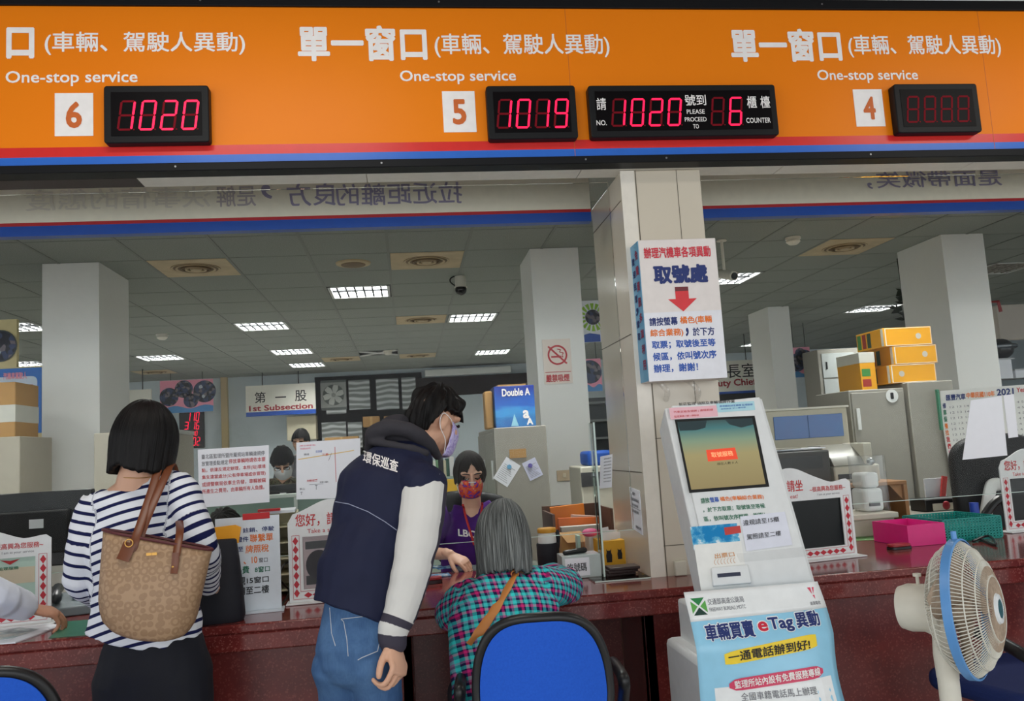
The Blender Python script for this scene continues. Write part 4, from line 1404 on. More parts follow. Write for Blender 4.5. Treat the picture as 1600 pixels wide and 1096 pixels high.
# things on top of the far shelf at the picture edge
x0, z0, x1, z1 = rect(1555, 590, 1660, 606, 7.4)
cabinet(x0, 7.4, x1 + .4, 7.9, z0 + .0, CABGREY, 'steel_cabinet', 'grey steel cabinet behind the calendar holding a dark helmet', 'cabinet')
HB = M('helmet_black', (22, 24, 30), .25)
x0, z0, x1, z1 = rect(1556, 526, 1590, 556, 7.5)
r = thing('motorcycle_helmet', ((x0 + x1) / 2, 7.55, z0), 'black motorcycle helmet on white boxes beside the white column', 'helmet')
cx, cz = (x0 + x1) / 2, (z0 + z1) / 2
MB().ell((cx, 7.6, cz - .02), ((.12, 0, 0), (0, .13, 0), (0, 0, .105)), HB).build('shell', r)
MB().tube([(cx - .1, 7.53, cz - .0), (cx, 7.47, cz - .0), (cx + .1, 7.53, cz - .0)], .025, M('visor_smoke', (70, 76, 84), .1), 10, flat=1.6).build('visor', r)
for q, lb in (((1557, 562, 1582, 590), 'white box with a flap under the black helmet'), ((1584, 578, 1625, 590), 'flat white box beside the helmet at the picture edge')):
    x0, z0, x1, z1 = rect(*q, 7.5)
    x0 += .02 if q[0] > 1580 else 0
    z0 = P(1600, 590, 7.4).z + .001
    rr = thing('white_box', ((x0 + x1) / 2, 7.55, z0), lb, 'box')
    MB().box((x0, 7.5, z0), (x1, 7.8, max(z1, z0 + .06)), PAPER).build('box', rr, bevel=.005)
    MB().box((x0 - .01, 7.49, max(z1, z0 + .06)), (x1 + .03, 7.7, max(z1, z0 + .06) + .012), M('flap_grey', (196, 198, 200), .6)).build('flap', rr)
p = P(1556, 476, 8.0)
tag(MB().tube([(p.x - .1, 8.0, ZC), (p.x - .1, 8.0, p.z + .03), (p.x + .03, 8.0, p.z + .03), (p.x + .045, 8.0, p.z - .08)], .018, M('bracket_red', (150, 40, 44), .5), 8).build('pipe_bracket'), 'dark red bent pipe beside the white column near the helmet', 'pipe')
x0, z0, x1, z1 = rect(1560, 475, 1640, 530, 9.0)
tag(MB().box((x0, 9.0, z0), (x1, 9.1, z1), M('wallbox_beige', (190, 180, 168), .6)).build('wall_box', bevel=.01), 'pale beige wall box behind the column above the helmet', 'box')
# plant hanging behind column
LEAF = M('leaf_dark', (34, 44, 30), .6)
p0 = P(1407, 450, 7.3)
r = thing('hanging_plant', (p0.x, 7.3, p0.z - .35), 'dark trailing plant hanging at the edge of the white column', 'plant')
random.seed(5)
MB().tube([(p0.x, 7.3, ZC), (p0.x + .01, 7.3, p0.z), (p0.x + .02, 7.3, p0.z - .3)], .006, LEAF, 6).build('stem', r)
for i in range(26):
    t_ = i / 26
    c = V((p0.x + .03 + random.uniform(-.09, .05) * (1 - .5 * t_), 7.3 + random.uniform(-.06, .06), p0.z + .02 - .34 * t_))
    a = random.uniform(0, 6.28); d = V((math.cos(a), .3 * math.sin(a), math.sin(a) * .6 - .4)).normalized() * 1.7; s = d.orthogonal().normalized() * .032
    n = d.cross(s).normalized() * .004
    MB().add([c, c + d * .025 + s + n, c + d * .06, c + d * .025 - s + n, c + d * .03 - n], [(0, 1, 4), (1, 2, 4), (2, 3, 4), (3, 0, 4), (0, 3, 1), (1, 3, 2)], LEAF).build('leaf', r)

# beige machine with blue window, behind the kiosk
Y = 5.0
x0, z0, x1, z1 = rect(1190, 640, 1326, 700, Y)
r = thing('display_case', ((x0 + x1) / 2, Y, 0), 'beige cupboard with a blue tinted window behind the ticket kiosk', 'cupboard')
MB().box((x0 - .05, Y, 0), (x1, Y + .4, z1), M('machine_beige', (196, 190, 170), .5)).build('body', r, bevel=.006)
xa, za, xb, zb_ = rect(1209, 649, 1317, 685, Y)
t = NT('blue_window'); co = t.coord(); sp = t.n('ShaderNodeSeparateXYZ'); t.l(co, sp.inputs[0])
t.base(t.mix(t.noise(co, 7, 4), lin((66, 116, 176)), lin((84, 104, 160)))); t.set(.15)
MB().box((xa, Y - .006, za), (xb, Y, zb_), reg(t)).build('window', r, bevel=.002)
MB().box((xa + (xb - xa) * .5 - .004, Y - .008, za), (xa + (xb - xa) * .5, Y - .004, zb_), M('blue_frame', (50, 84, 130), .4)).build('window_bar', r)
MB().box((x0 - .05, Y - .01, z1), (x1 + .01, Y + .4, z1 + .012), M('pale_cream', (214, 210, 196), .5)).build('top_board', r)

# wooden shelf desk and printers
r = thing('wood_shelf', (2.5, 4.6, CT), 'light wooden counter shelf holding the printers behind the diamond frame', 'shelf')
xs0, xs1 = 1.75, P(1421, 790, 4.4).x
zs = P(1400, 752, 4.4).z
MB().box((xs0, 4.4, zs - .02), (xs1, 4.85, zs), WOOD).build('board', r, bevel=.003)
MB().box((xs1 - .022, 4.4, 0.0), (xs1, 4.85, zs - .02), WOOD).build('side', r, bevel=.003)
MB().box((xs0, 4.4, 0.0), (xs0 + .022, 4.85, zs - .02), WOOD).build('side', r, bevel=.003)
MB().box((xs0 + .022, 4.83, 0.4), (xs1 - .022, 4.85, zs - .02), DARKWOOD).build('back', r)
MB().prism([(0, 0), (-.07, 0), (0, -.08)], (xs1 - .023, 4.42, zs - .021), (1, 0, 0), (0, 0, 1), (0, .02, 0), WOOD).build('brace', r)
PRB = M('printer_beige', (206, 202, 186), .45)
PRD = M('printer_dark', (58, 58, 60), .4)
x0, z0, x1, z1 = rect(1312, 694, 1352, 726, 4.55)
pz = zs + .001
ztop = P(1340, 694, 4.55).z
r = thing('dot_printer', (2.35, 4.6, pz), 'cream document printer with grey lid on the wooden shelf', 'printer')
xa = P(1302, 720, 4.5).x; xb = P(1375, 730, 4.5).x
zm = P(1340, 727, 4.5).z
MB().box((xa, 4.5, pz), (xb, 4.8, zm), PRB).build('body', r, bevel=.01)
mb = MB(); mb.prism([(0, 0), (.3, 0), (.3, ztop - zm), (.14, ztop - zm), (.03, (ztop - zm) * .35)], (xa, 4.5, zm), (0, 1, 0), (0, 0, 1), (P(1358, 710, 4.5).x - xa, 0, 0), M('printer_lid', (150, 148, 138), .35)); mb.build('lid', r, bevel=.004)
MB().box((xa + .02, 4.494, zm - .075), (xb - .03, 4.5, zm - .045), PRD).build('slot', r)
xa2 = P(1346, 700, 4.52).x
MB().box((xa2, 4.50, zm + .0), (xa2 + .05, 4.74, ztop + .005), PRB).build('side_cover', r, bevel=.006)
r = thing('copier', (1.95, 4.6, pz), 'dark grey copier with papers on top behind the kiosk', 'copier')
xa = 1.78; xb = P(1300, 720, 4.5).x - .01
MB().box((xa, 4.5, pz), (xb, 4.83, ztop - .02), M('copier_dark', (74, 72, 70), .45)).build('body', r, bevel=.01)
MB().box((xa + .1, 4.494, ztop - .12), (xb - .05, 4.5, ztop - .05), PRD).build('panel', r)
MB().tube([(xa + .1, 4.48, ztop - .13), (xa + .3, 4.475, ztop - .125)], .012, SILVER, 8).build('handle', r)
for i, (a, dx_, lb, m) in enumerate(((.12, 0, 'dark folder on top of the copier', PRD), (-.1, .2, 'white papers fanned on top of the copier', PAPER), (.3, .05, 'cream paper slip on top of the copier', CABBEIGE))):
    X = frame((xa + .2 + dx_, 4.62, ztop - .0185 + i * .0065), a)
    mb = MB(); mb.box((-.14, -.1, 0), (.14, .1, .006), m, X); tag(mb.build('paper_pile'), lb, 'papers')
# bagged printer in front of the shelf
r = thing('receipt_printer', (2.5, 4.2, CT), 'white receipt printer under a clear plastic cover next to the diamond frame', 'printer')
xa = P(1345, 800, 4.1).x; xb = P(1397, 800, 4.1).x
z_a = P(1370, 802, 4.1).z
MB().box((xa - .2, 4.1, CT + .001), (xb, 4.35, z_a - .03), PRB).build('base', r, bevel=.006)
MB().box((xa - .22, 4.08, z_a - .029), (xb + .012, 4.36, z_a), PRB).build('tray', r, bevel=.005)
zc_ = P(1370, 712, 4.15).z
xm = P(1352, 770, 4.15).x; xn = P(1388, 770, 4.15).x
MB().box((xm, 4.16, z_a + .001), (xn - .02, 4.30, z_a + .12), WHITE).build('body', r, bevel=.02, seg=3)
MB().box((xm + .02, 4.15, z_a + .03), (xn - .05, 4.16, z_a + .05), PRD).build('slot', r)
MB().box((xm + .005, 4.17, z_a + .121), (xn - .03, 4.29, z_a + .20), WHITE).build('upper_body', r, bevel=.015)
MB().ell((xn - .05, 4.2, zc_ - .03), ((.02, 0, 0), (0, .02, 0), (0, 0, .02)), SILVER).build('knob', r)
CLEARF = NT('clear_film')
tr = CLEARF.n('ShaderNodeBsdfTransparent'); gl = CLEARF.n('ShaderNodeBsdfGlossy'); gl.inputs['Roughness'].default_value = .12; mx = CLEARF.n('ShaderNodeMixShader')
lw = CLEARF.n('ShaderNodeLayerWeight'); lw.inputs[0].default_value = .35
CLEARF.l(CLEARF.math('ADD', CLEARF.math('MULTIPLY', lw.outputs['Facing'], .35), .06), mx.inputs[0]); CLEARF.l(tr.outputs[0], mx.inputs[1]); CLEARF.l(gl.outputs[0], mx.inputs[2]); CLEARF.l(mx.outputs[0], CLEARF.o.inputs[0])
FILM = reg(CLEARF)
rings = []
for k, z in enumerate((z_a + .002, z_a + .1, z_a + .2, z_a + .27, zc_)):
    rings.append([V((xm - .01 + (xn - xm + .02) * (.5 + .5 * math.copysign(abs(math.cos(2 * PI * i / 24)) ** .5, math.cos(2 * PI * i / 24)) * (1 + .04 * math.sin(i * 2.2 + k))), 4.22 + .09 * math.copysign(abs(math.sin(2 * PI * i / 24)) ** .5, math.sin(2 * PI * i / 24)), z)) for i in range(24)])
MB().ringstack(rings, FILM).build('plastic_cover', r, smooth=80)

# counter objects right
x = PZ(1405, 858)
r = thing('ink_pad', (x.x, x.y, CT), 'small red and black ink pad on the counter beside the pink box', 'ink pad')
MB().lathe([(.001, CT + .001), (.05, CT + .001), (.055, CT + .006), (.055, CT + .016)], x, BLACK, n=24) if False else None
X = frame((x.x, x.y, CT + .001), .1)
mb = MB(); mb.prism(rrect(-.055, -.03, .055, .03, .025), X @ V((0, 0, 0)), X.to_3x3() @ V((1, 0, 0)), X.to_3x3() @ V((0, 1, 0)), (0, 0, .01), BLACK); mb.build('base', r)
mb = MB(); mb.prism(rrect(-.052, -.028, .052, .028, .025), X @ V((0, 0, .0102)), X.to_3x3() @ V((1, 0, 0)), X.to_3x3() @ V((0, 1, 0)), (0, 0, .012), M('pad_red', (150, 26, 34), .3)); mb.build('lid', r, bevel=.003)
sheet([(1335, 846), (1392, 843), (1378, 836), (1340, 826)], 'green edged paper on the counter beside the diamond frame', 'paper', M('green_paper', (110, 160, 96), .6))
PK = M('pink_box', (214, 30, 122), .3)


def open_box(o, yaw, w, d, h, m, name, label, cat, inner=None, t_=.004, holes=False):
    r = thing(name, o, label, cat)
    X = frame(o, yaw)
    mb = MB()
    mb.box((0, 0, 0), (w, d, t_), m, X)
    mb.build('bottom', r)
    for a, b in (((0, 0, t_), (w, t_, h)), ((0, d - t_, t_), (w, d, h)), ((0, t_, t_), (t_, d - t_, h)), ((w - t_, t_, t_), (w, d - t_, h))):
        if not holes:
            mb = MB(); mb.box(a, b, m, X); mb.build('wall_panel', r)
        else:
            mb = MB()
            n = 18
            alongx = (b[0] - a[0]) > (b[1] - a[1])
            L_ = (b[0] - a[0]) if alongx else (b[1] - a[1])
            for k in range(n + 1):
                s_ = L_ * k / n
                if alongx: mb.box((a[0] + s_ - .0045, a[1], a[2]), (a[0] + s_ + .0045, b[1], b[2]), m, X)
                else: mb.box((a[0], a[1] + s_ - .0045, a[2]), (b[0], a[1] + s_ + .0045, b[2]), m, X)
            for k in range(9):
                z = a[2] + (b[2] - a[2]) * k / 8
                mb.box((a[0], a[1], z - .003), (b[0], b[1], z + .003), m, X)
            mb.build('mesh_wall', r)
    if inner:
        mb = MB(); mb.box((t_, t_, h * .55), (w - t_, d - t_, h * .6), inner, X); mb.build('contents', r)
    return r


p1 = PZ(1476, 852)
open_box((p1.x - .16, p1.y + .02, CT + .001), .05, .19, .27, .095, PK, 'paper_tray', 'bright pink open box on the counter behind the fan', 'box', PAPER)
TEAL = M('teal_plastic', (22, 150, 140), .4)
open_box((p1.x + .045, p1.y + .06, CT + .001), .05, .30, .30, .10, TEAL, 'basket', 'teal plastic basket with a mesh wall beside the pink box', 'basket', M('teal_dark', (18, 100, 96), .5), .005, True)

x0, z0, x1, z1 = rect(1538, 812, 1572, 838, 4.15)
tag(MB().box((x0, 4.12, CT + .001), (x1 + .05, 4.2, z1), WOOD).build('wood_block', bevel=.005), 'brown wooden block between the teal basket and the edge frame', 'block') if False else None
# shelf under things behind counter on the right
struct_desk = thing('office_desk', (2.9, 4.6, 0), 'low office desk behind the pink box carrying the black radio', 'desk')
MB().box((2.76, 4.42, .80), (4.2, 4.98, .83), CABGREY).build('desk_top', struct_desk, bevel=.003)
for xx in (2.78, 4.15):
    MB().box((xx, 4.5, 0), (xx + .03, 4.95, .80), CABGREY).build('leg', struct_desk)
x0, z0, x1, z1 = rect(1446, 783, 1484, 806, 4.55)
r = thing('radio', ((x0 + x1) / 2, 4.6, .8305), 'black desk radio with a pale display behind the pink box', 'radio')
MB().box((x0, 4.55, .8305), (x1 + .08, 4.7, z1 + .01), BLACK).build('case', r, bevel=.006)
MB().box((x0 + .045, 4.547, z1 - .055), (x1 + .05, 4.55, z1 - .015), PRB).build('display', r)
MB().ell((x1 - .02, 4.55, .86), ((.025, 0, 0), (0, .01, 0), (0, 0, .025)), M('radio_red', (150, 30, 40), .4)).build('dial', r)
x0, z0, x1, z1 = rect(1446, 746, 1480, 783, 4.75)
for q, m, lb, t_ in (((1446, 748, 1478, 784), PAPER, 'white papers standing behind the black radio', -.1), ((1465, 743, 1479, 783), M('red_file', (206, 50, 44), .5), 'red file leaning in front of the white papers by the radio', .22)):
    x0, z0, x1, z1 = rect(*q, 4.74 if m is PAPER else 4.72)
    o_ = V((x0 if m is PAPER else x0 - .0, 4.74 if m is PAPER else 4.72, .8315))
    X = Matrix.Translation(o_) @ Matrix.Rotation(t_ if m is not PAPER else 0, 4, 'Y')
    mb = MB(); mb.box((0, 0, .0), ((x1 - x0) * (1 if m is PAPER else .55), .012, z1 - .83), m, X); tag(mb.build('standing_file', bevel=.001), lb, 'file')

# dark office chair and coat at the right window
r = thing('office_chair', (3.12, 4.75, 0), 'black office chair with a high rounded back behind the teal basket', 'chair')
bc = P(1522, 750, 4.3)
mb = MB()
prof = []
for i in range(33):
    a = PI * i / 32
    prof.append((.27 * math.copysign(abs(math.cos(a)) ** .7, math.cos(a)), .14 + .16 * math.sin(a) ** .8))
prof = [(.27, -.25)] + prof + [(-.27, -.25)]
mb.prism(prof, (bc.x + .17, 4.3, bc.z - .06), (1, 0, 0), (0, 0, 1), (0, .08, 0), M('chair_black', (20, 20, 23), .6)); mb.build('backrest', r, bevel=.03, seg=3)
MB().box((bc.x - .05, 4.22, .52), (bc.x + .42, 4.28, .6), M('chair_black', (20, 20, 23), .6)).build('seat', r, bevel=.02) if False else None
MB().box((bc.x - .07, 4.38, .5), (bc.x + .41, 4.85, .58), M('chair_black', (20, 20, 23), .6)).build('seat', r, bevel=.03)
MB().cyl((bc.x + .17, 4.6, .06), (bc.x + .17, 4.6, .5), .03, BLACK).build('column', r)
for k in range(5):
    a = 2 * PI * k / 5
    MB().tube([(bc.x + .17, 4.6, .09), (bc.x + .17 + .28 * math.cos(a), 4.6 + .28 * math.sin(a), .03)], .025, BLACK, 8).build('leg', r)
pc = [P(1552, 756, 4.28), P(1546, 775, 4.26), P(1540, 800, 4.24)]
r = thing('white_cloth', pc[2], 'white sleeve of a garment hanging over the black office chair', 'garment')
MB().tube(catmull([P(1560, 757, 4.27), P(1549, 760, 4.26), P(1544, 782, 4.24), P(1540, 806, 4.24)]), .035, WHITE, 12, flat=.8, round_ends=True).build('sleeve', r)
p = P(1522, 792, 4.02)
tag(MB().tube([(p.x, 4.02, CT + .001), (p.x, 4.02, p.z + .02)], .022, M('blue_bottle', (40, 70, 170), .4), 12).build('blue_cup'), 'small blue cup behind the teal basket', 'cup')
r = thing('camera_arm', P(1555, 800, 4.1), 'black curved device and cable beside the white sleeve', 'device')
MB().tube(catmull([P(1540, 804, 4.05), P(1552, 788, 4.05), P(1566, 780, 4.05), P(1574, 800, 4.05)]), .022, BLACK, 10, round_ends=True).build('body', r)
MB().tube(catmull([PZ(1520, 846, CT + .008), PZ(1545, 838, CT + .02), PZ(1556, 852, CT + .008), PZ(1530, 842, CT + .008)]), .006, BLACK, 6).build('cable', r)

# ------------------------------------------------------------------ clear screens hanging over the counter
r = thing('glass_screen', (-1.6, 3.62, .955), 'long clear glass screen above the counter left of the pillar', 'glass screen')
MB().box((-4.2, 3.62, .955), (.948, 3.626, 2.50), GLASS).build('pane', r, smooth=0)
MB().box((-4.2, 3.6185, .953), (.948, 3.6275, .955), GLASSEDGE).build('lower_edge', r)
r = thing('glass_screen', (1.9, 3.62, 1.02), 'clear glass screen above the counter right of the pillar', 'glass screen')
MB().box((1.31, 3.62, .995), (6.2, 3.626, 2.50), GLASS).build('pane', r, smooth=0)
MB().box((1.31, 3.6185, .993), (6.2, 3.6275, .995), GLASSEDGE).build('lower_edge', r)


def taped_sheet(corners, Y, label, rows, name='notice_sheet', m=PAPER):
    q = [P(u, v, Y) for u, v in corners]
    c = sum(q, V()) / 4
    r = thing(name, (c.x, Y, min(p.z for p in q)), label, 'notice')
    mb = MB()
    mb.add(q + [p + V((0, .0015, 0)) for p in q], [(0, 1, 2, 3), (7, 6, 5, 4), (0, 4, 5, 1), (1, 5, 6, 2), (2, 6, 7, 3), (3, 7, 4, 0)], m)
    mb.build('sheet', r, smooth=0)

    def f(a, b, d=0):
        t_, b_ = q[0].lerp(q[1], a), q[3].lerp(q[2], a)
        return t_.lerp(b_, b) + V((0, -d - .0004, 0))
    mb = MB()
    for s, rc, mm in rows:
        mb.textf(s, f, rc, mm, .008)
    mb.build('lettering', r, smooth=0)
    return r, f


taped_sheet([(309, 703), (420, 696), (421, 785), (311, 794)], 3.615, 'white notice with black and red handwriting taped to the glass above the black bag', [
    ('臺北區監理所暨所屬規站車輛違規停', (.05, .09, .94, .17), GREYINK), ('放管理委點規定', (.05, .21, .42, .29), GREYINK), ('停放車輛時請依本要', (.43, .20, .95, .28), REDINK),
    ('點，依違反規定辦理，本所(站)環境', (.05, .33, .95, .41), REDINK), ('集生違當處分(公有停車場或依管理)', (.05, .45, .95, .53), REDINK), ('或請警察局依車主告發，車輛被竊', (.05, .57, .95, .65), REDINK), ('所產生之費用，由車輛所有人負擔。', (.05, .69, .93, .77), REDINK)])
r, f = taped_sheet([(463, 692), (563, 685), (563, 778), (463, 781)], 3.615, 'white sheet with a hand drawn map taped to the glass behind the leaning man', [
    ('(雙北停車場)', (.05, .05, .3, .08), PINKINK), ('地圖說明', (.06, .10, .22, .13), PINKINK), ('國道', (.12, .2, .2, .235), GREYINK), ('交流道', (.3, .16, .4, .2), BLUEINK), ('三重', (.4, .22, .5, .26), REDINK), ('五股出口', (.16, .66, .32, .70), REDINK), ('停車', (.36, .7, .5, .73), GREYINK), ('泰山', (.05, .8, .13, .84), GREYINK), ('T', (.29, .76, .33, .84), GREYINK), ('T', (.06, .87, .1, .92), GREYINK)])
mb = MB()


def bar(mb, f, a, b, w, m):
    A, B = f(*a), f(*b)
    d = (B - A).normalized(); n = V((-d.z, 0, d.x)) * w
    mb.add([A - n + V((0, -.0006, 0)), B - n + V((0, -.0006, 0)), B + n + V((0, -.0006, 0)), A + n + V((0, -.0006, 0))], [(0, 1, 2, 3)], m)


bar(mb, f, (.03, .30), (.55, .24), .0016, M('map_yellow', (230, 196, 110), .6)); bar(mb, f, (.55, .24), (.9, .2), .0016, M('map_yellow', (230, 196, 110), .6))
bar(mb, f, (.6, .12), (.62, .72), .001, REDINK); bar(mb, f, (.5, .35), (.55, .22), .0008, GREYINK); bar(mb, f, (.18, .68), (.33, .66), .0008, REDINK)
bar(mb, f, (.2, .75), (.42, .745), .0007, GREYINK)
mb.build('map_lines', r, smooth=0)

taped_sheet([(1517, 626), (1565, 619), (1574, 712), (1504, 719)], 3.615, 'large white sheet standing in for a bright reflection on the glass before the dark chair', [], 'paper_or_reflection')  # bright reflections on the glass, put in as flat white sheets
taped_sheet([(1568, 618), (1584, 616), (1591, 683), (1576, 685)], 3.615, 'narrow white strip standing in for a reflection on the glass beside the large sheet', [], 'paper_or_reflection')

# ------------------------------------------------------------------ middle of the counter
p = PZ(860, 896)
r = thing('thermos', p + V((0, .02, 0)), 'black sleeved thermos with white neck and orange lid on the counter', 'thermos')
zt = P(860, 826, p.y).z; zn = P(860, 848, p.y).z; zo = P(860, 833, p.y).z
o = V((p.x, p.y + .03, 0))
MB().lathe([(.042, CT + .001), (.048, CT + .01), (.050, zn - .01), (.047, zn - .004)], o, BCLOTH, n=24).build('sleeve', r)
MB().lathe([(.040, zn - .005), (.041, zn + .005), (.039, zo - .006), (.036, zo)], o, WHITE, n=24).build('neck', r)
MB().lathe([(.041, zo), (.042, zo + .004), (.042, zt - .004), (.039, zt)], o, M('lid_orange', (214, 150, 24), .4), n=24).build('lid', r)
MB().tube(catmull([o + V((.045, -.005, zn - CT + CT - .03)), o + V((.052, 0, zn + .02)), o + V((.05, .02, zn + .035)), o + V((.046, .02, zn - .12))]), .007, BCLOTH, 8).build('strap', r)

p = PZ(880, 907); q = PZ(944, 904)
r = thing('label_holder', ((p.x + q.x) / 2, p.y, CT), 'clear acrylic holder with a white handwritten number slip beside the thermos', 'holder')
z1 = P(910, 866, p.y).z
ACR = M('acrylic_grey', (188, 198, 196), .2)
MB().box((p.x + .0, p.y - .0, CT + .001), (q.x, p.y + .12, z1 - .004), ACR).build('box', r, bevel=.003)
MB().box((p.x + .012, p.y - .002, CT + .012), (q.x - .05, p.y - .0004, CT + .085), PAPER).build('slip', r, smooth=0)
MB().text('吃號碼', (p.x + .022, p.y - .003, CT + .03), (q.x - p.x - .085, 0, 0), (0, 0, .035), DARKINK, .012).build('lettering', r, smooth=0)
tag(MB().tube([(p.x + .02, p.y + .03, z1 + .006), (p.x + .11, p.y + .06, z1 + .008)], [.01, .012], BLACK, 8, round_ends=True).build('black_stamp'), 'black stamp lying on top of the acrylic holder', 'stamp')
# tray table of envelopes behind
yb = 4.15
r = thing('file_rack', (.82, 4.3, CT), 'brown wooden rack with orange envelopes in front of the column', 'rack')
x0, z0, x1, z1 = rect(853, 790, 943, 880, 4.45)
MB().box((x0, 4.52, CT - .1), (x1, 4.54, z1 - .0), M('rack_brown', (96, 66, 52), .6)).build('back', r)
MB().box((x0, 4.2, CT - .1), (x0 + .012, 4.52, z1 - .02), M('rack_brown', (96, 66, 52), .6)).build('side', r)
MB().box((x1 - .012, 4.2, CT - .1), (x1, 4.52, z1 - .01), M('rack_brown', (96, 66, 52), .6)).build('side', r)
MB().box((x0, 4.2, 0), (x1, 4.54, CT - .1), M('rack_brown', (96, 66, 52), .6)).build('base', r)
ENV = M('envelope_orange', (232, 134, 34), .6)
for i, (q, yy, m, lb) in enumerate(((( 866, 791, 919, 850), 4.48, ENV, 'large orange envelope at the back of the brown rack'), ((884, 803, 925, 850), 4.42, M('envelope_pale', (226, 196, 180), .5), 'pale striped envelope in front of the large orange one'), ((870, 808, 935, 850), 4.36, M('envelope_orange_dark', (224, 112, 44), .6), 'orange red folder across the middle of the brown rack'), ((878, 822, 940, 856), 4.3, M('box_white_grey', (206, 202, 196), .6), 'pale grey file box at the front of the brown rack'))):
    x0, z0, x1, z1 = rect(*q, yy)
    X = Matrix.Translation(V((x0, yy, CT - .099))) @ Matrix.Rotation((-.05, .12, .04, 0)[i], 4, 'Y')
    mb = MB(); mb.box((0, 0, 0), (x1 - x0, .02 if i < 3 else .05, z1 - CT + .099), m, X); tag(mb.build('envelope', bevel=.002), lb, 'envelope')
x0, z0, x1, z1 = rect(876, 834, 913, 860, 4.1)
r = thing('brown_carton', ((x0 + x1) / 2, 4.12, CT + .0), 'small open brown carton between the thermos and the pink roll', 'box')
MB().box((x0, 4.08, CT - .03), (x1, 4.19, z1), CARD).build('box', r, bevel=.003)
MB().add([V((x0, 4.08, z1)), V((x1, 4.08, z1)), V((x1 - .01, 4.03, z1 - .035)), V((x0 + .02, 4.03, z1 - .035))], [(0, 1, 2, 3)], CARD).build('flap', r)
x0, z0, x1, z1 = rect(911, 830, 940, 872, 3.95)
r = thing('pen_cup', ((x0 + x1) / 2, 3.95, CT), 'clear plastic cup with a pink roll behind the acrylic holder', 'cup')
MB().lathe([(.04, CT + .001), (.048, z1 - .02)], ((x0 + x1) / 2, 3.98, 0), FILM, n=20, cap=False).build('cup', r)
MB().ell(((x0 + x1) / 2, 3.98, z1 - .01), ((.04, 0, 0), (0, .03, 0), (0, 0, .02)), M('pink_roll', (220, 90, 140), .5)).build('roll', r)
MB().box((x0 - .02, 3.975, CT + .003), (x0 - .006, 4.03, z1 - .02), M('mint_box', (170, 206, 196), .5)).build('card', r)
# yellow cat box with papers
p = PZ(949, 890); q = PZ(974, 884)
r = thing('yellow_box', ((p.x + q.x) / 2, p.y + .05, CT), 'yellow box printed with black cats holding white papers beside the pillar', 'box')
z1 = P(960, 845, p.y + .1).z
MB().box((p.x, p.y + .1, CT + .001), (p.x + .115, p.y + .26, z1), M('cat_yellow', (226, 172, 40), .5)).build('box', r, bevel=.002)
mb = MB()
for cx_, cz_, s_ in ((.035, .045, 1.0), (.085, .05, .8)):
    o_ = V((p.x + cx_, p.y + .0985, CT + cz_))
    pts = [(-.012, -.03), (.012, -.03), (.014, 0), (.01, .015), (.012, .03), (.006, .022), (-.006, .022), (-.012, .03), (-.01, .015), (-.014, 0)]
    mb.add([o_ + V((a * s_, 0, b * s_)) for a, b in pts], [tuple(range(10))], DARKINK)
mb.build('cat_print', r, smooth=0)
for i, (dx_, a_) in enumerate(((.012, -.25), (.03, .12), (.045, .2), (.06, .3))):
    X = Matrix.Translation(V((p.x + dx_, p.y + .13 + .02 * i, CT + .01))) @ Matrix.Rotation(a_ * .5, 4, 'Y')
    mb = MB(); mb.box((0, 0, 0), (.055, .0015, z1 - CT + .045 - .01 * i), PAPER, X)
    tag(mb.build('paper_slip', smooth=0), ('tallest white slip', 'second white slip', 'third white slip', 'lowest white slip')[i] + ' sticking out of the yellow cat box', 'paper', 'slips in the yellow box')
p = PZ(972, 902)
r = thing('wallet_stack', (p.x, p.y, CT), 'stack of dark leather card wallets in front of the pillar', 'wallets')
for i in range(3):
    X = frame((p.x - .06 + .006 * i, p.y + .015 - .004 * i, CT + .001 + i * .0125), .12 - .06 * i)
    mb = MB(); mb.box((0, 0, 0), (.13, .09, .012), M('wallet_brown', (58, 44, 44), .35), X); mb.build('wallet', r, bevel=.003)
# acrylic divider beside the pillar
pa, pb_ = PZ(912, 914), PZ(1010, 905)
r = thing('acrylic_divider', (pa.x, pa.y, CT), 'clear acrylic divider with bright polished edge standing before the pillar', 'divider')
ze = P(943, 660, 3.56).z
xe = P(935, 850, 3.56).x
MB().box((xe, 3.50, CT + .006), (xe + .006, 3.60, ze), GLASS).build('pane', r, smooth=0)
MB().box((xe - .0005, 3.497, CT + .006), (xe + .0065, 3.5005, ze), GLASSEDGE).build('edge', r)
MB().box((xe - .06, 3.40, CT + .0008), (xe + .17, 3.60, CT + .006), GLASS).build('foot', r, smooth=0)
MB().box((xe - .06, 3.398, CT + .0008), (xe + .17, 3.400, CT + .006), GLASSEDGE).build('foot_edge', r)
taped_sheet([(938, 714), (957, 710), (956, 762), (937, 764)], 3.61, 'narrow printed slip hanging by the bright divider edge left of the pillar', [('繳費收據說明', (.3, .08 + .1 * k, .9, .12 + .1 * k), GREYINK) for k in range(8)], 'paper_slip')
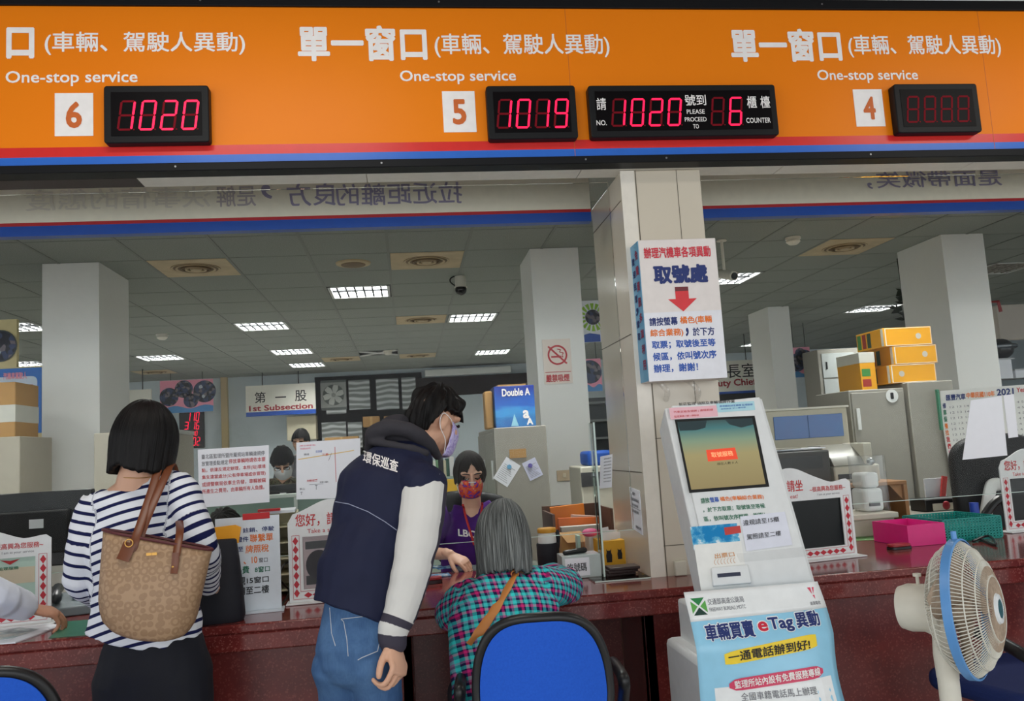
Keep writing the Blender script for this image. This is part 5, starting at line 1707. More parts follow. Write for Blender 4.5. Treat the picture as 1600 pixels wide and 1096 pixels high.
# sheets on the pillar side
q = [V((PX0 - .0035, y, z)) for y, z in ((3.66, P(963, 764, 3.6).z), (3.50, P(987, 768, 3.5).z), (3.50, P(989, 838, 3.5).z), (3.66, P(965, 830, 3.6).z))]
r = thing('notice_sheet', (q[0].x, 3.58, q[3].z), 'two panel typed notice stuck on the side of the tiled pillar', 'notice')
mb = MB(); mb.add(q + [p + V((.003, 0, 0)) for p in q], [(0, 1, 2, 3), (7, 6, 5, 4), (0, 4, 5, 1), (1, 5, 6, 2), (2, 6, 7, 3), (3, 7, 4, 0)], PAPER); mb.build('sheet', r, smooth=0)
mb = MB()
f = lambda a, b, d=0: q[0].lerp(q[1], a).lerp(q[3].lerp(q[2], a), b) + V((-d - .0006, 0, 0))
for s, rc in (('請於', (.3, .08, .6, .16)), ('此處排隊等候', (.1, .22, .9, .30)), ('依號碼', (.2, .36, .8, .42)), ('一一一一一', (0, .445, 1, .455)), ('號碼牌', (.15, .5, .8, .57)), ('謝謝合作', (.4, .85, .95, .92))):
    mb.textf(s, f, rc, GREYINK, .01)
mb.build('lettering', r, smooth=0)
# socket at pillar foot
p = P(1061, 890, 3.41)
tag(MB().box((p.x - .02, 3.395, CT + .001), (p.x + .03, 3.4185, CT + .06), PRB).build('cable_box', bevel=.004), 'small cream cable box at the foot of the tiled pillar', 'box')
# objects near the clerk's hand
p = PZ(675, 912)
r = thing('ink_pad', (p.x, p.y, CT), 'red stamp pad beside the blue cards on the counter', 'ink pad')
X = frame((p.x, p.y, CT + .001), .05)
mb = MB(); mb.prism(rrect(-.045, -.03, .045, .03, .02), X @ V((0, 0, 0)), (1, 0, 0), (0, 1, 0), (0, 0, .014), M('pad_dark', (40, 16, 20), .3)); mb.build('base', r)
mb = MB(); mb.prism(rrect(-.043, -.028, .043, .028, .02), X @ V((0, 0, .0142)), (1, 0, 0), (0, 1, 0), (0, 0, .012), M('pad_red', (150, 26, 34), .3)); mb.build('lid', r, bevel=.003)
p = PZ(661, 921)
tag(MB().box((p.x - .018, p.y, CT + .001), (p.x + .012, p.y + .04, CT + .022), PAPER).build('eraser', bevel=.002), 'small white eraser block beside the red stamp pad', 'eraser')
CARDB = NT('blue_card'); co = CARDB.coord(); CARDB.base(CARDB.ramp(CARDB.noise(co, 40, 3), [(.4, lin((60, 110, 170))), (.55, lin((130, 180, 216))), (.65, lin((210, 224, 230)))])); CARDB.set(.2)
CARDM = reg(CARDB)
for i, (u, v, a, w, h, lb) in enumerate(((686, 903, .1, .11, .075, 'glossy blue card wrapped in film by the red stamp pad'), (668, 892, -.2, .12, .07, 'pale blue card behind the red stamp pad'), (700, 894, .2, .09, .06, 'small blue card under the hand of the clerk'))):
    p = PZ(u, v)
    X = frame((p.x, p.y, CT + .001 + .0065 * i), a)
    mb = MB(); mb.box((-w / 2, 0, 0), (w / 2, h, .006), CARDM, X); tag(mb.build('blue_card', bevel=.001), lb, 'card')
p = PZ(745, 890)
X = frame((p.x - .12, p.y - .05, CT + .0006), .0)
mb = MB(); mb.box((-.0, -.0, 0), (.42, .2, .0004), M('desk_film', (120, 134, 124), .12), X); tag(mb.build('desk_pad'), 'pale green desk pad under the hand of the clerk', 'desk pad')

# notices on the column
Y = 6.44
x0, z0, x1, z1 = rect(849, 530, 893, 600, Y)
r = thing('smoking_ban_sign', ((x0 + x1) / 2, Y, z0), 'square no smoking notice with a red ring on the white column', 'sign')
MB().box((x0, Y, z0), (x1, Y + .008, z1), M('sign_cream', (222, 210, 200), .5)).build('sheet', r)
c = P(871, 555, Y - .001)
REDR = M('ban_red', (176, 30, 40), .5)
mb = MB()
mb.ringstack([[V((c.x + rr * math.cos(2 * PI * i / 40), Y - .001 - .0004, c.z + rr * math.sin(2 * PI * i / 40))) for i in range(40)] for rr in (.078, .064)], REDR, cap=False)
mb.build('ring', r, smooth=0)
mb = MB()
d = V((.7, 0, -.7)); n = V((.7, 0, .7)) * .007
a_, b_ = V((c.x, Y - .0022, c.z)) - d * .1, V((c.x, Y - .0022, c.z)) + d * .1
mb.add([a_ - n, b_ - n, b_ + n, a_ + n], [(0, 1, 2, 3)], REDR)
mb.build('slash', r, smooth=0)
mb = MB(); mb.box((c.x - .05, Y - .0016, c.z - .02), (c.x + .03, Y - .001, c.z - .006), REDR); mb.box((c.x + .034, Y - .0016, c.z - .02), (c.x + .044, Y - .001, c.z - .006), REDR); mb.build('cigarette', r, smooth=0)
mb = MB(); mb.tube(catmull([(c.x + .038, Y - .001, c.z), (c.x + .046, Y - .001, c.z + .016), (c.x + .02, Y - .001, c.z + .022), (c.x + .026, Y - .001, c.z + .04), (c.x, Y - .001, c.z + .046)]), .0035, REDR, 5); mb.build('smoke', r, smooth=0)
MB().box((x0 + .01, Y - .001, P(871, 582, Y).z), (x1 - .01, Y, P(871, 581, Y).z), REDR).build('line', r)
MB().textr('嚴禁吸煙', rect(853, 585, 890, 597, Y), Y - .001, REDR, .03).build('lettering', r, smooth=0)
x0, z0, x1, z1 = rect(870, 735, 894, 752, Y)
r = thing('light_switch', ((x0 + x1) / 2, Y, z0), 'beige double light switch on the white column', 'switch')
MB().box((x0, Y, z0), (x1, Y + .008, z1), M('switch_beige', (196, 178, 150), .4)).build('plate', r, bevel=.003)
MB().box(((x0 + x1) / 2 - .012, Y - .006, z0 + .025), ((x0 + x1) / 2 + .012, Y, z1 - .025), M('switch_cream', (220, 208, 184), .4)).build('button', r, bevel=.002)

# dark shelf seen in the gap between column and pillar
x0, z0, x1, z1 = rect(915, 620, 950, 800, 7.5)
r = thing('document_shelf', ((x0 + x1) / 2, 7.5, 0), 'dark grey shelf of papers in the gap beside the pillar', 'shelf')
MB().box((x0 - .1, 7.7, 0), (x1 + .2, 7.75, z1), M('shelf_dark', (70, 74, 76), .6)).build('back', r)
for k in range(9):
    z = .4 + k * .16
    MB().box((x0 - .1, 7.45, z), (x1 + .2, 7.7, z + .02), M('shelf_grey', (120, 124, 124), .5)).build('shelf', r)
x0, z0, x1, z1 = rect(920, 705, 940, 728, 5.4)
r = thing('machine', ((x0 + x1) / 2, 5.5, 0), 'white and blue office machine in the gap beside the pillar', 'machine')
MB().box((x0 - .06, 5.4, 0), (x1 + .12, 5.8, z0 - .002), PRB).build('base', r, bevel=.01)
MB().box((x0, 5.42, z0), (x1 + .1, 5.7, z1), BLUEINK).build('top', r, bevel=.02)
MB().box((x0 - .06, 5.39, z0 - .13), (x1 + .1, 5.4, z0 - .04), PRD).build('slot', r)

# ------------------------------------------------------------------ light box sign on the pillar
xs0_, zs0_, xs1_, zs1_ = .972, 1.567, 1.302, 2.15
r = thing('pillar_sign', ((xs0_ + xs1_) / 2, 3.30, zs0_), 'white box sign with red arrow fixed on the tiled pillar above the kiosk', 'sign')
MB().box((xs0_, 3.30, zs0_), (xs1_, 3.4165, zs1_), M('sign_white', (226, 218, 214), .4)).build('box', r, bevel=.003)
t = NT('blue_side_print'); co = t.coord(); sp = t.n('ShaderNodeSeparateXYZ'); t.l(co, sp.inputs[0]); t.base(t.mix(t.noise(co, 12, 3), lin((70, 140, 190)), lin((120, 180, 206)))); t.set(.4)
MB().box((xs0_ - .002, 3.302, zs0_ + .003), (xs0_ - .0002, 3.4165, zs1_ - .003), reg(t)).build('side_print', r, smooth=0)
fs_ = lambda a, b, d=0: V((xs0_ + (xs1_ - xs0_) * a, 3.2992 - d, zs1_ + (zs0_ - zs1_) * b))
fl_ = lambda a, b, d=0: V((xs0_ - .0025 - d, 3.4165 - .114 * a, zs1_ + (zs0_ - zs1_) * b))
MB().textf('辦理汽機車各項異動', fs_, (.06, .055, .92, .135), M('sign_redtext', (206, 44, 62), .5), .03).build('lettering', r, smooth=0)
MB().textf('取號處', fs_, (.16, .185, .86, .32), NAVYINK, .05).build('lettering', r, smooth=0)
mb = MB()
pts = [(.42, .345), (.59, .345), (.59, .43), (.69, .43), (.505, .52), (.32, .43), (.42, .43)]
mb.add([fs_(a, b, .0006) for a, b in pts], [tuple(range(7))], M('arrow_red', (214, 38, 46), .4))
mb.build('arrow', r, smooth=0)
MB().box((fs_(.42, 0).x, 3.2982, fs_(0, .375).z), (fs_(.59, 0).x, 3.2986, fs_(0, .345).z), M('arrow_maroon', (110, 34, 40), .5)).build('arrow_end', r, smooth=0)
mb = MB(); mb.add([fs_(.0, .52, .0003), fs_(.995, .52, .0003), fs_(.995, 1, .0003), fs_(.0, 1, .0003)], [(0, 1, 2, 3)], M('sheet_white', (226, 226, 232), .2)); mb.build('text_sheet', r, smooth=0)
BT = BLUEINK
rows_ = (('請按螢幕', .06, .42, NAVYINK), ('橘色(車輛', .45, .86, ORANGEINK)), (('綜合業務)', .06, .48, ORANGEINK), ('，', .51, .55, NAVYINK), ('於下方', .6, .88, NAVYINK)), (('取票；取號後至等', .07, .88, BT),), (('候區，依叫號次序', .07, .88, BT),), (('辦理，謝謝！', .07, .63, BT),)
for k, row in enumerate(rows_):
    for s, a0, a1, m in row:
        MB().textf(s, fs_, (a0, .555 + k * .082, a1, .615 + k * .082), m, .03).build('lettering', r, smooth=0)
for k, ch in enumerate('免費資訊多加利用'):
    MB().textf(ch, fl_, (.52, .06 + k * .112, .9, .13 + k * .112), M('side_red', (150, 40, 80), .5), .03).build('lettering', r, smooth=0)
for k, ch in enumerate('歡迎民眾，索取'):
    MB().textf(ch, fl_, (.12, .10 + k * .09, .45, .155 + k * .09), NAVYINK, .03).build('lettering', r, smooth=0)
# clear brackets below it
for u in (1030, 1078):
    p = P(u, 606, 3.40)
    tag(MB().tube(catmull([(p.x - .02, 3.4165, p.z + .04), (p.x - .01, 3.36, p.z + .02), (p.x + .02, 3.36, p.z - .02), (p.x + .03, 3.4165, p.z - .05)]), .012, FILM, 10).build('clear_hook'), ('clear plastic hook under the pillar sign, over the kiosk corner' if u < 1050 else 'clear plastic hook under the pillar sign, right of its twin'), 'hook')
# ------------------------------------------------------------------ ticket kiosk in front of the counter
KW = M('kiosk_white', (226, 228, 228), .35)
KG = M('kiosk_groove', (150, 152, 152), .5)
A0, A1 = P(1044, 634, 2.90), P(1187, 621, 2.875)       # top corners of the sloping face
B0, B1 = P(1095, 925, 2.645), P(1255, 905, 2.62)       # where the hung poster begins
kx = ((A1 - A0) + (B1 - B0)).normalized()
kd = ((B0 - A0) + (B1 - A1)).normalized()              # down the face
kd = (kd - kx * kd.dot(kx)).normalized()
kn = kx.cross(-kd).normalized()
if kn.y > 0:
    kn = -kn
KO = (A0 + A1) / 2


def K(u, v, lift=0.0):
    d = RIGHT * ((u - 800) / F) + DOWN * ((v - 548) / F) + FWD
    o = V((0, 0, H))
    t_ = (KO - o).dot(kn) / d.dot(kn)
    return o + d * t_ + kn * lift


def KL(x, y, lift=0.0):
    """metres across from the face middle, metres down from its top edge"""
    return KO + kx * x + kd * y + kn * lift


kw = (A1 - A0).length / 2
kl = .70
floor_y = KL(0, kl).y
kiosk = thing('ticket_kiosk', (KO.x, KL(0, kl).y + .15, 0), 'white sloping ticket kiosk with a touch screen and a blue poster hung in front', 'kiosk')
mb = MB()
vs = []
slab = .15
for x in (-kw - .012, kw + .012):
    for y, dpt in ((-.0, 0), (kl, 0), (kl, -slab), (0.02, -slab)):
        vs.append(KL(x, y, -.012 + dpt))
mb.add(vs, [(0, 1, 2, 3), (7, 6, 5, 4), (0, 4, 5, 1), (1, 5, 6, 2), (2, 6, 7, 3), (3, 7, 4, 0)], KW)
mb.build('housing', kiosk, bevel=.006)
mb = MB()
vs = []
for x in (-kw + .012, kw):
    for y, l in ((.0, .0), (kl, .0), (kl, -.014), (.0, -.014)):
        vs.append(KL(x, y, l))
mb.add(vs, [(0, 1, 2, 3), (7, 6, 5, 4), (0, 4, 5, 1), (1, 5, 6, 2), (2, 6, 7, 3), (3, 7, 4, 0)], KW)
mb.build('face_plate', kiosk, bevel=.003)
pbx = KL(0, .68)
MB().box((KO.x - kw - .0, pbx.y + .03, .0), (KO.x + kw - .02, pbx.y + .36, KL(0, kl, -.1).z - .0), KW).build('pedestal', kiosk, bevel=.01)
MB().box((KO.x - kw - .05, pbx.y + .02, .0), (KO.x + kw - .01, pbx.y + .38, P(1070, 1036, pbx.y + .02).z), KW).build('plinth', kiosk, bevel=.02)
MB().box((KO.x - kw - .04, pbx.y - .05, .0), (KO.x + kw + .02, pbx.y + .45, .03), KW).build('base_plate', kiosk, bevel=.005)


def kq(mb, q, m, lift=.001):
    mb.add([K(u, v, lift) for u, v in q], [tuple(range(len(q)))], m)


def kf(c):
    """surface map from four picture corners tl,tr,br,bl on the kiosk face"""
    q = [K(u, v) for u, v in c]
    return lambda a, b, d=0: q[0].lerp(q[1], a).lerp(q[3].lerp(q[2], a), b) + kn * (d + .0012)


def kt(s, c, m, bold=.015, lift=0, parent=None):
    f = kf(c)
    mb = MB(); mb.textf(s, lambda a, b, d=0: f(a, b, d + lift), (0, 0, 1, 1), m, bold)
    return mb.build('lettering', parent or kiosk, smooth=0)


# screen
t = NT('kiosk_screen'); co = t.coord('Object'); sp = t.n('ShaderNodeSeparateXYZ'); t.l(co, sp.inputs[0])
zz = t.math('SUBTRACT', sp.outputs[2], K(1060, 660).z)
g = t.math('DIVIDE', zz, K(1080, 768).z - K(1060, 660).z)
col = t.ramp(g, [(.0, lin((60, 84, 84))), (.12, lin((70, 120, 122))), (.3, lin((132, 154, 128))), (.5, lin((166, 154, 108))), (1.0, lin((150, 134, 92)))])
t.base((0.02, .02, .02, 1)); t.set(.12)
t.l(col, t.b.inputs['Emission Color']); t.b.inputs['Emission Strength'].default_value = .75
SCREEN = reg(t)
mb = MB(); kq(mb, ((1054, 656), (1179, 650), (1202, 761), (1077, 771)), MATTEBLACK, .001); mb.build('screen_bezel', kiosk, smooth=0)
mb = MB(); kq(mb, ((1058, 660), (1175, 654), (1196, 757), (1080, 766)), SCREEN, .0018)
scr = mb.build('screen', kiosk, smooth=0, origin=V((0, 0, 0)))
scr.location = -V(kiosk.location)
mb = MB(); kq(mb, ((1103, 704), (1148, 700), (1153, 718), (1106, 722)), M('button_red', (206, 70, 46), .4, emit=.5), .0026); mb.build('screen_button', scr, smooth=0)
kt('取號服務', ((1110, 708), (1144, 705), (1146, 713), (1112, 716)), M('button_ink', (240, 180, 130), .5, emit=.4), .01, .002, scr)
kt('現在人數 0 人', ((1120, 724), (1153, 721), (1153, 725), (1120, 728)), M('screen_ink', (60, 56, 40), .5), .01, .001, scr)
mb = MB(); kq(mb, ((1058, 660), (1104, 658), (1102, 669), (1088, 673), (1062, 674)), M('screen_slate', (50, 66, 70), .4), .0022)  # darker slate patches in the upper corners of the screen image
kq(mb, ((1132, 656), (1175, 654), (1177, 664), (1158, 669), (1140, 664)), M('screen_slate', (50, 66, 70), .4), .0022); mb.build('screen_border', scr, smooth=0)
# header labels
mb = MB(); kq(mb, ((1045, 638), (1119, 634), (1122, 651), (1048, 656)), M('label_pink', (236, 186, 196), .5), .0008); mb.build('label_sheet', kiosk, smooth=0)
mb = MB(); kq(mb, ((1119, 631), (1178, 627), (1180, 641), (1122, 645)), M('label_cyan', (176, 218, 228), .5), .0010); mb.build('label_sheet', kiosk, smooth=0)
kt('新莊監理 領照及車輛領牌作業', ((1060, 630), (1148, 625), (1148, 630), (1061, 635)), DARKINK, .01)
kt('汽車定檢及領牌 | 違規罰鍰', ((1052, 643), (1114, 639), (1114, 643), (1053, 647)), REDINK, 0)
kt('監理業務 1號 | 請取號', ((1053, 650), (1092, 648), (1092, 651), (1054, 654)), REDINK, 0)
kt('違規繳款請至櫃檯 監理服務', ((1124, 634), (1176, 631), (1176, 634), (1124, 637)), BLUEINK, 0)
kt('駕照換發 至二樓辦理', ((1126, 639), (1165, 636), (1165, 638), (1126, 641)), BLUEINK, 0)
# instructions under the screen
for s, c, m in (('請按', ((1094, 779), (1107, 778), (1109, 786), (1096, 788)), GREENINK), ('螢幕', ((1108, 778), (1122, 777), (1124, 785), (1110, 786)), BLUEINK), ('橘色(車輛綜合業務)', ((1124, 777), (1192, 773), (1194, 781), (1126, 785)), ORANGEINK),
                ('，於下方取票；取號後至等候', ((1098, 794), (1194, 787), (1196, 795), (1099, 802)), GREENINK), ('區，依叫號次序辦理，謝謝！', ((1099, 808), (1194, 801), (1196, 809), (1101, 816)), GREENINK)):
    kt(s, c, m, .02)
# old poster piece, ticket slot, taped notes
t = NT('splash_print'); co = t.coord(); n = t.noise(co, 18, 5, .6); t.base(t.ramp(n, [(.45, lin((24, 130, 190))), (.54, lin((110, 186, 220))), (.6, lin((236, 240, 242)))])); t.set(.3)
SPL = reg(t)
mb = MB(); kq(mb, ((1078, 824), (1151, 818), (1157, 850), (1150, 856), (1084, 860)), SPL, .0009); mb.build('poster_scrap', kiosk, smooth=0)
mb = MB(); kq(mb, ((1131, 825), (1156, 822), (1158, 833), (1133, 837)), M('scrap_red', (196, 70, 66), .4), .0013); mb.build('poster_scrap', kiosk, smooth=0)
mb = MB(); kq(mb, ((1084, 852), (1158, 846), (1170, 918), (1096, 928)), M('slip_white', (234, 234, 230), .3), .0011); mb.build('slot_sheet', kiosk, smooth=0)
kt('出票口', ((1116, 866), (1146, 863), (1148, 870), (1117, 874)), M('slot_orange', (206, 140, 70), .5), .01, .001)
mb = MB()
for i in range(7):
    c = [K(1119 + i * 5 + 3 * math.sin(w), 879 - i * .5 + 4.2 * math.cos(w), .0016) for w in (0, -.6, -1.2, -1.8, -2.4, -3)]
    mb.tube(c, .0006, M('slot_orange', (206, 140, 70), .5), 4)
mb.build('slot_marks', kiosk, smooth=0)
q = [K(u, v, .0) for u, v in ((1110, 889), (1167, 884), (1173, 913), (1113, 918))]
mb = MB(); mb.add([p + kn * .001 for p in q] + [p + kn * .014 for p in q], [(4, 5, 6, 7), (0, 1, 5, 4), (1, 2, 6, 5), (2, 3, 7, 6), (3, 0, 4, 7)], KW); sl = mb.build('ticket_slot', kiosk, bevel=.003)
mb = MB(); mb.add([K(u, v, .0148) for u, v in ((1119, 899), (1155, 896), (1156, 902), (1120, 905))], [(0, 1, 2, 3)], M('slot_dark', (52, 56, 76), .4)); mb.build('slot_mouth', sl, smooth=0)
mb = MB(); kq(mb, ((1156, 808), (1226, 800), (1238, 852), (1166, 862)), M('note_lilac', (222, 224, 236), .6), .0022); mb.build('taped_note', kiosk, smooth=0)
kt('違規請至15櫃', ((1160, 814), (1216, 808), (1217, 816), (1161, 823)), DARKINK, .004, .0025)
kt('駕照請至二樓', ((1166, 836), (1219, 830), (1220, 838), (1167, 845)), DARKINK, .004, .0025)
mb = MB(); kq(mb, ((1150, 866), (1258, 855), (1262, 870), (1156, 880)), FILM, .003); mb.build('clear_tape', kiosk, smooth=0)

# hanging poster: a loose curled sheet
PT0, PT1 = P(1068, 926, 2.60), P(1277, 909, 2.575)
pw = (PT1 - PT0)


def PS(a, b, d=0.0):
    base = PT0.lerp(PT1, a)
    drop = .385 * b
    s_ = max(0.0, (a - .72) / .28)
    out = -.06 * min(1.0, b / .4) - .03 * b + .03 * math.sin(b * 5.0) * (a - .3) + .05 * s_ * s_ * b
    side = .03 * b * a + .012 * math.sin(b * 6.0) * a * a
    p = base + V((side, out, -drop * (1 - .02 * a)))
    return p + V((0.02, -1, .02)).normalized() * d


SKYB = M('poster_sky', (150, 208, 236), .3)
PW_ = M('poster_white', (238, 240, 240), .3)


def grid(mb, a0, b0, a1, b1, m, d, na=10, nb=14, edge=None):
    vs = [PS(a0 + (a1 - a0) * i / na, b0 + (b1 - b0) * j / nb, d) for j in range(nb + 1) for i in range(na + 1)]
    fs = [(j * (na + 1) + i, j * (na + 1) + i + 1, (j + 1) * (na + 1) + i + 1, (j + 1) * (na + 1) + i) for j in range(nb) for i in range(na)]
    mb.add(vs, fs, m)


poster_ = thing('paper_poster', PS(.5, 1.6), 'light blue toll tag poster sheet curling over the front of the ticket kiosk', 'poster')
mb = MB(); grid(mb, 0, 0, 1, 1.6, SKYB, 0, 20, 36); grid(mb, 0, 0, 1, .21, PW_, .0008, 20, 6); o = mb.build('sheet', poster_, smooth=80)
sol = o.modifiers.new('thick', 'SOLIDIFY'); sol.thickness = .0006; sol.offset = -1


def pt(s, r, m, bold=.02, d=0.0008):
    mb = MB(); mb.textf(s, lambda a, b, q=0: PS(a, b, q + d), r, m, bold); mb.build('lettering', poster_, smooth=0)


# logo: green cross of triangles
mb = MB()
for pts, m in ((((.035, .035), (.135, .035), (.085, .075)), M('logo_green', (40, 130, 70), .5)), (((.035, .125), (.135, .125), (.085, .085)), M('logo_dark', (24, 60, 50), .5)), (((.03, .05), (.075, .08), (.03, .115)), M('logo_green2', (96, 170, 80), .5)), (((.14, .05), (.095, .08), (.14, .115)), M('logo_green2', (96, 170, 80), .5))):
    mb.add([PS(a, b * 1.35, .0016) for a, b in pts], [(0, 1, 2)], m)
mb.build('logo', poster_, smooth=0)
pt('交通部高速公路局', (.155, .06, .42, .105), GREYINK, .01)
pt('FREEWAY BUREAU, MOTC', (.155, .124, .42, .155), GREYINK, .01)
mb = MB()
for pts in (((.905, .03), (.925, .07), (.93, .03)), ((.94, .03), (.935, .07), (.955, .03)), ((.925, .075), (.935, .1), (.94, .075))):
    mb.add([PS(a, b * 1.35, .0016) for a, b in pts], [(0, 1, 2)], M('logo_pink', (220, 70, 100), .5))
mb.build('logo', poster_, smooth=0)
pt('遠通電收', (.885, .15, .965, .178), GREYINK, .01)
WOUT = M('white_outline', (246, 248, 248), .4)
for s, r, m in (('車輛買賣', (.085, .235, .435, .355), NAVYINK), ('e', (.465, .255, .535, .325), M('tag_red', (206, 30, 60), .5)), ('Tag', (.545, .232, .72, .345), NAVYINK), ('異動', (.74, .215, .915, .33), NAVYINK)):
    pt(s, (r[0] - .006, r[1] - .006, r[2] + .006, r[3] + .006), WOUT, .09, .0008)
    pt(s, r, m, .03, .0022)
def band(a0, a1, top, bot, m, lift, name):
    n = 16
    up = [PS(a0 + (a1 - a0) * i / n, top(i / n), lift) for i in range(n + 1)]
    mid = [PS(a0 + (a1 - a0) * i / n, (top(i / n) + bot(i / n)) / 2, lift) for i in range(n + 1)]
    dn = [PS(a0 + (a1 - a0) * i / n, bot(i / n), lift) for i in range(n + 1)]
    mb = MB()
    k = n + 1
    mb.add(up + mid + dn, [(r_ * k + i, r_ * k + i + 1, (r_ + 1) * k + i + 1, (r_ + 1) * k + i) for r_ in (0, 1) for i in range(n)], m)
    mb.build(name, poster_, smooth=80)


band(.19, .855, lambda q: .445 - .07 * q + .012 * (2 * q - 1) ** 8, lambda q: .545 - .06 * q - .012 * (2 * q - 1) ** 8, M('banner_yellow', (250, 214, 40), .4), .0016, 'banner')
mb = MB(); mb.textf('一通電話辦到好!', lambda a, b, q=0: PS(a, b + .06 * (.5 - a), q + .0028), (.215, .43, .80, .505), DARKINK, .025); mb.build('lettering', poster_, smooth=0)
mb = MB(); mb.add([PS(a, b - .07 * (a - .5), .0012) for a, b in rrect(.115, .655, .94, .765, .04)], [tuple(range(20))], PW_) if False else None
grid(mb, .1, .70, .93, 1.6, PW_, .0009, 10, 14); mb.build('white_box', poster_, smooth=0)
band(.2, .87, lambda q: .648 - .04 * q + .03 * abs(2 * q - 1) ** 14, lambda q: .738 - .04 * q - .03 * abs(2 * q - 1) ** 14, M('pill_red', (214, 56, 96), .4), .0030, 'pill')
mb = MB(); mb.textf('監理所站內設有免費服務專線', lambda a, b, q=0: PS(a, b - .06 * (a - .5), q + .0042), (.235, .643, .845, .702), WHITEINK, .02); mb.build('lettering', poster_, smooth=0)
pt('全國車籍電話馬上辦理', (.27, .752, .79, .812), GREYINK, .006, .0022)
# torn clear tape over it
mb = MB()
grid(mb, .36, -.16, .52, .3, FILM, .006, 4, 8) if False else None
mb.add([K(u, v, .006) for u, v in ((1163, 905), (1182, 902), (1186, 925), (1178, 950), (1160, 962), (1150, 955), (1168, 935))], [tuple(range(7))], M('torn_paper', (238, 240, 242), .4)) if False else None

# ------------------------------------------------------------------ standing fan
FC = P(1512, 951, 2.35)
ax = V((.66, -.75, .06)).normalized()
fs1 = ax.cross(V((0, 0, 1))).normalized()
fu = fs1.cross(ax).normalized()
FCREAM = M('fan_cream', (222, 218, 204), .4)
FBLUE = M('fan_blue', (92, 152, 214), .4)
FWIRE = M('fan_wire', (224, 222, 210), .35)
DUSTY = M('fan_dust', (176, 156, 136), .8, var=.35, scale=90)
fan = thing('standing_fan', (FC.x - .1, FC.y + .16, 0), 'cream standing fan with a wire cage and blue rim beside the kiosk', 'fan')
FR = .192


def fp(r_, w, z):
    return FC + ax * z + (fs1 * math.cos(w) + fu * math.sin(w)) * r_


front = [(0.035, .078), (.06, .079), (.09, .075), (.13, .060), (.165, .036), (.187, .010), (FR, 0)]
mb = MB()
for i in range(108):
    w = 2 * PI * i / 108
    mb.tube([fp(r_, w, z) for r_, z in front[2:]], .0015, FWIRE, 5, cap=False)
    mb.tube([fp(r_, w, z) for r_, z in ((.035, .078), (.06, .079), (.09, .075), (.118, .066))], .0014, DUSTY, 5, cap=False)
for r_, z in ((.09, .076), (.135, .058), (.168, .035)):
    mb.tube([fp(r_, 2 * PI * i / 48, z) for i in range(49)], .002, FWIRE, 6, cap=False)
o = mb.build('front_grille', fan, smooth=60)
backp = [(.06, -.085), (.11, -.082), (.15, -.066), (.182, -.03), (FR, -.004)]
mb = MB()
for i in range(72):
    w = 2 * PI * i / 72
    mb.tube([fp(r_, w, z) for r_, z in backp], .0013, FWIRE, 5, cap=False)
for r_, z in ((.11, -.082), (.165, -.052)):
    mb.tube([fp(r_, 2 * PI * i / 48, z) for i in range(49)], .002, FWIRE, 6, cap=False)
mb.build('rear_grille', fan, smooth=60)
mb = MB()
mb.ringstack([[fp(r_, 2 * PI * i / 64, z) for i in range(64)] for r_, z in ((FR + .0, .011), (FR + .006, .009), (FR + .006, -.014), (FR, -.016), (FR - .003, -.003))], FBLUE, cap=False)
mb.build('rim_band', fan)
mb = MB(); mb.tube([fp(FR + .005, PI / 2 + .05, -.005), fp(FR + .028, PI / 2 + .05, -.005)], .008, FBLUE, 8); mb.build('rim_clip', fan)
mb = MB(); mb.lathe([(.001, .0), (.024, .0), (.026, .002)], FC + ax * .084, M('badge_teal', (60, 110, 116), .2), axis=ax, n=28); mb.build('badge', fan)
mb = MB(); mb.lathe([(.026, .0), (.028, .008), (.040, .006), (.043, 0), (.041, -.004), (.026, -.004)], FC + ax * .079, M('badge_ring', (236, 240, 242), .3), axis=ax, n=32, cap=False); mb.build('badge_ring', fan)
for k in range(3):
    w0 = 2 * PI * k / 3 + .5
    mb = MB()
    rows = []
    for i in range(9):
        f_ = i / 8
        r_ = .035 + .145 * f_
        half = .32 + .42 * math.sin(PI * min(1, f_ * .8 + .12))
        rows.append([fp(r_, w0 + (j / 6 - .5) * 2 * half + .25 * f_, -.02 + .035 * (j / 6 - .5) * 2) for j in range(7)])
    mb.add([p for r_ in rows for p in r_], [(i * 7 + j, i * 7 + j + 1, (i + 1) * 7 + j + 1, (i + 1) * 7 + j) for i in range(8) for j in range(6)], DUSTY)
    o = mb.build('blade', fan, smooth=60)
    so = o.modifiers.new('thick', 'SOLIDIFY'); so.thickness = .003
mb = MB(); mb.lathe([(.001, .022), (.03, .02), (.036, .0), (.036, -.05)], FC, DUSTY, axis=ax, n=24); mb.build('hub', fan)
mb = MB(); mb.lathe([(.062, -.075), (.068, -.09), (.070, -.16), (.062, -.185), (.03, -.195), (.001, -.196)], FC, FCREAM, axis=ax, n=32); mb.build('motor_housing', fan)
pk = FC + ax * -.13
mb = MB(); mb.cyl(pk + V((0, 0, .06)), pk + V((0, 0, .092)), .005, FCREAM, 10); mb.cyl(pk + V((0, 0, .092)), pk + V((0, 0, .1)), .012, FCREAM, 14); mb.build('swing_knob', fan)
mb = MB(); mb.tube(catmull([fp(FR - .01, PI / 2 + .5, -.03), fp(FR + .0, PI / 2 + .45, -.05), fp(FR - .03, PI / 2 + .35, -.07), fp(FR - .05, PI / 2 + .5, -.06)]), .002, FWIRE, 6); mb.build('carry_loop', fan)
pl = FC + ax * -.075
mb = MB(); mb.tube([(pl.x, pl.y, pl.z - .04), (pl.x, pl.y, pl.z - .13), (pl.x, pl.y, pl.z - .2)], [.028, .034, .031], FCREAM, 16); mb.tube([pk + V((0, 0, -.03)), (pl.x, pl.y, pl.z - .06)], [.035, .03], FCREAM, 12); mb.build('neck', fan)
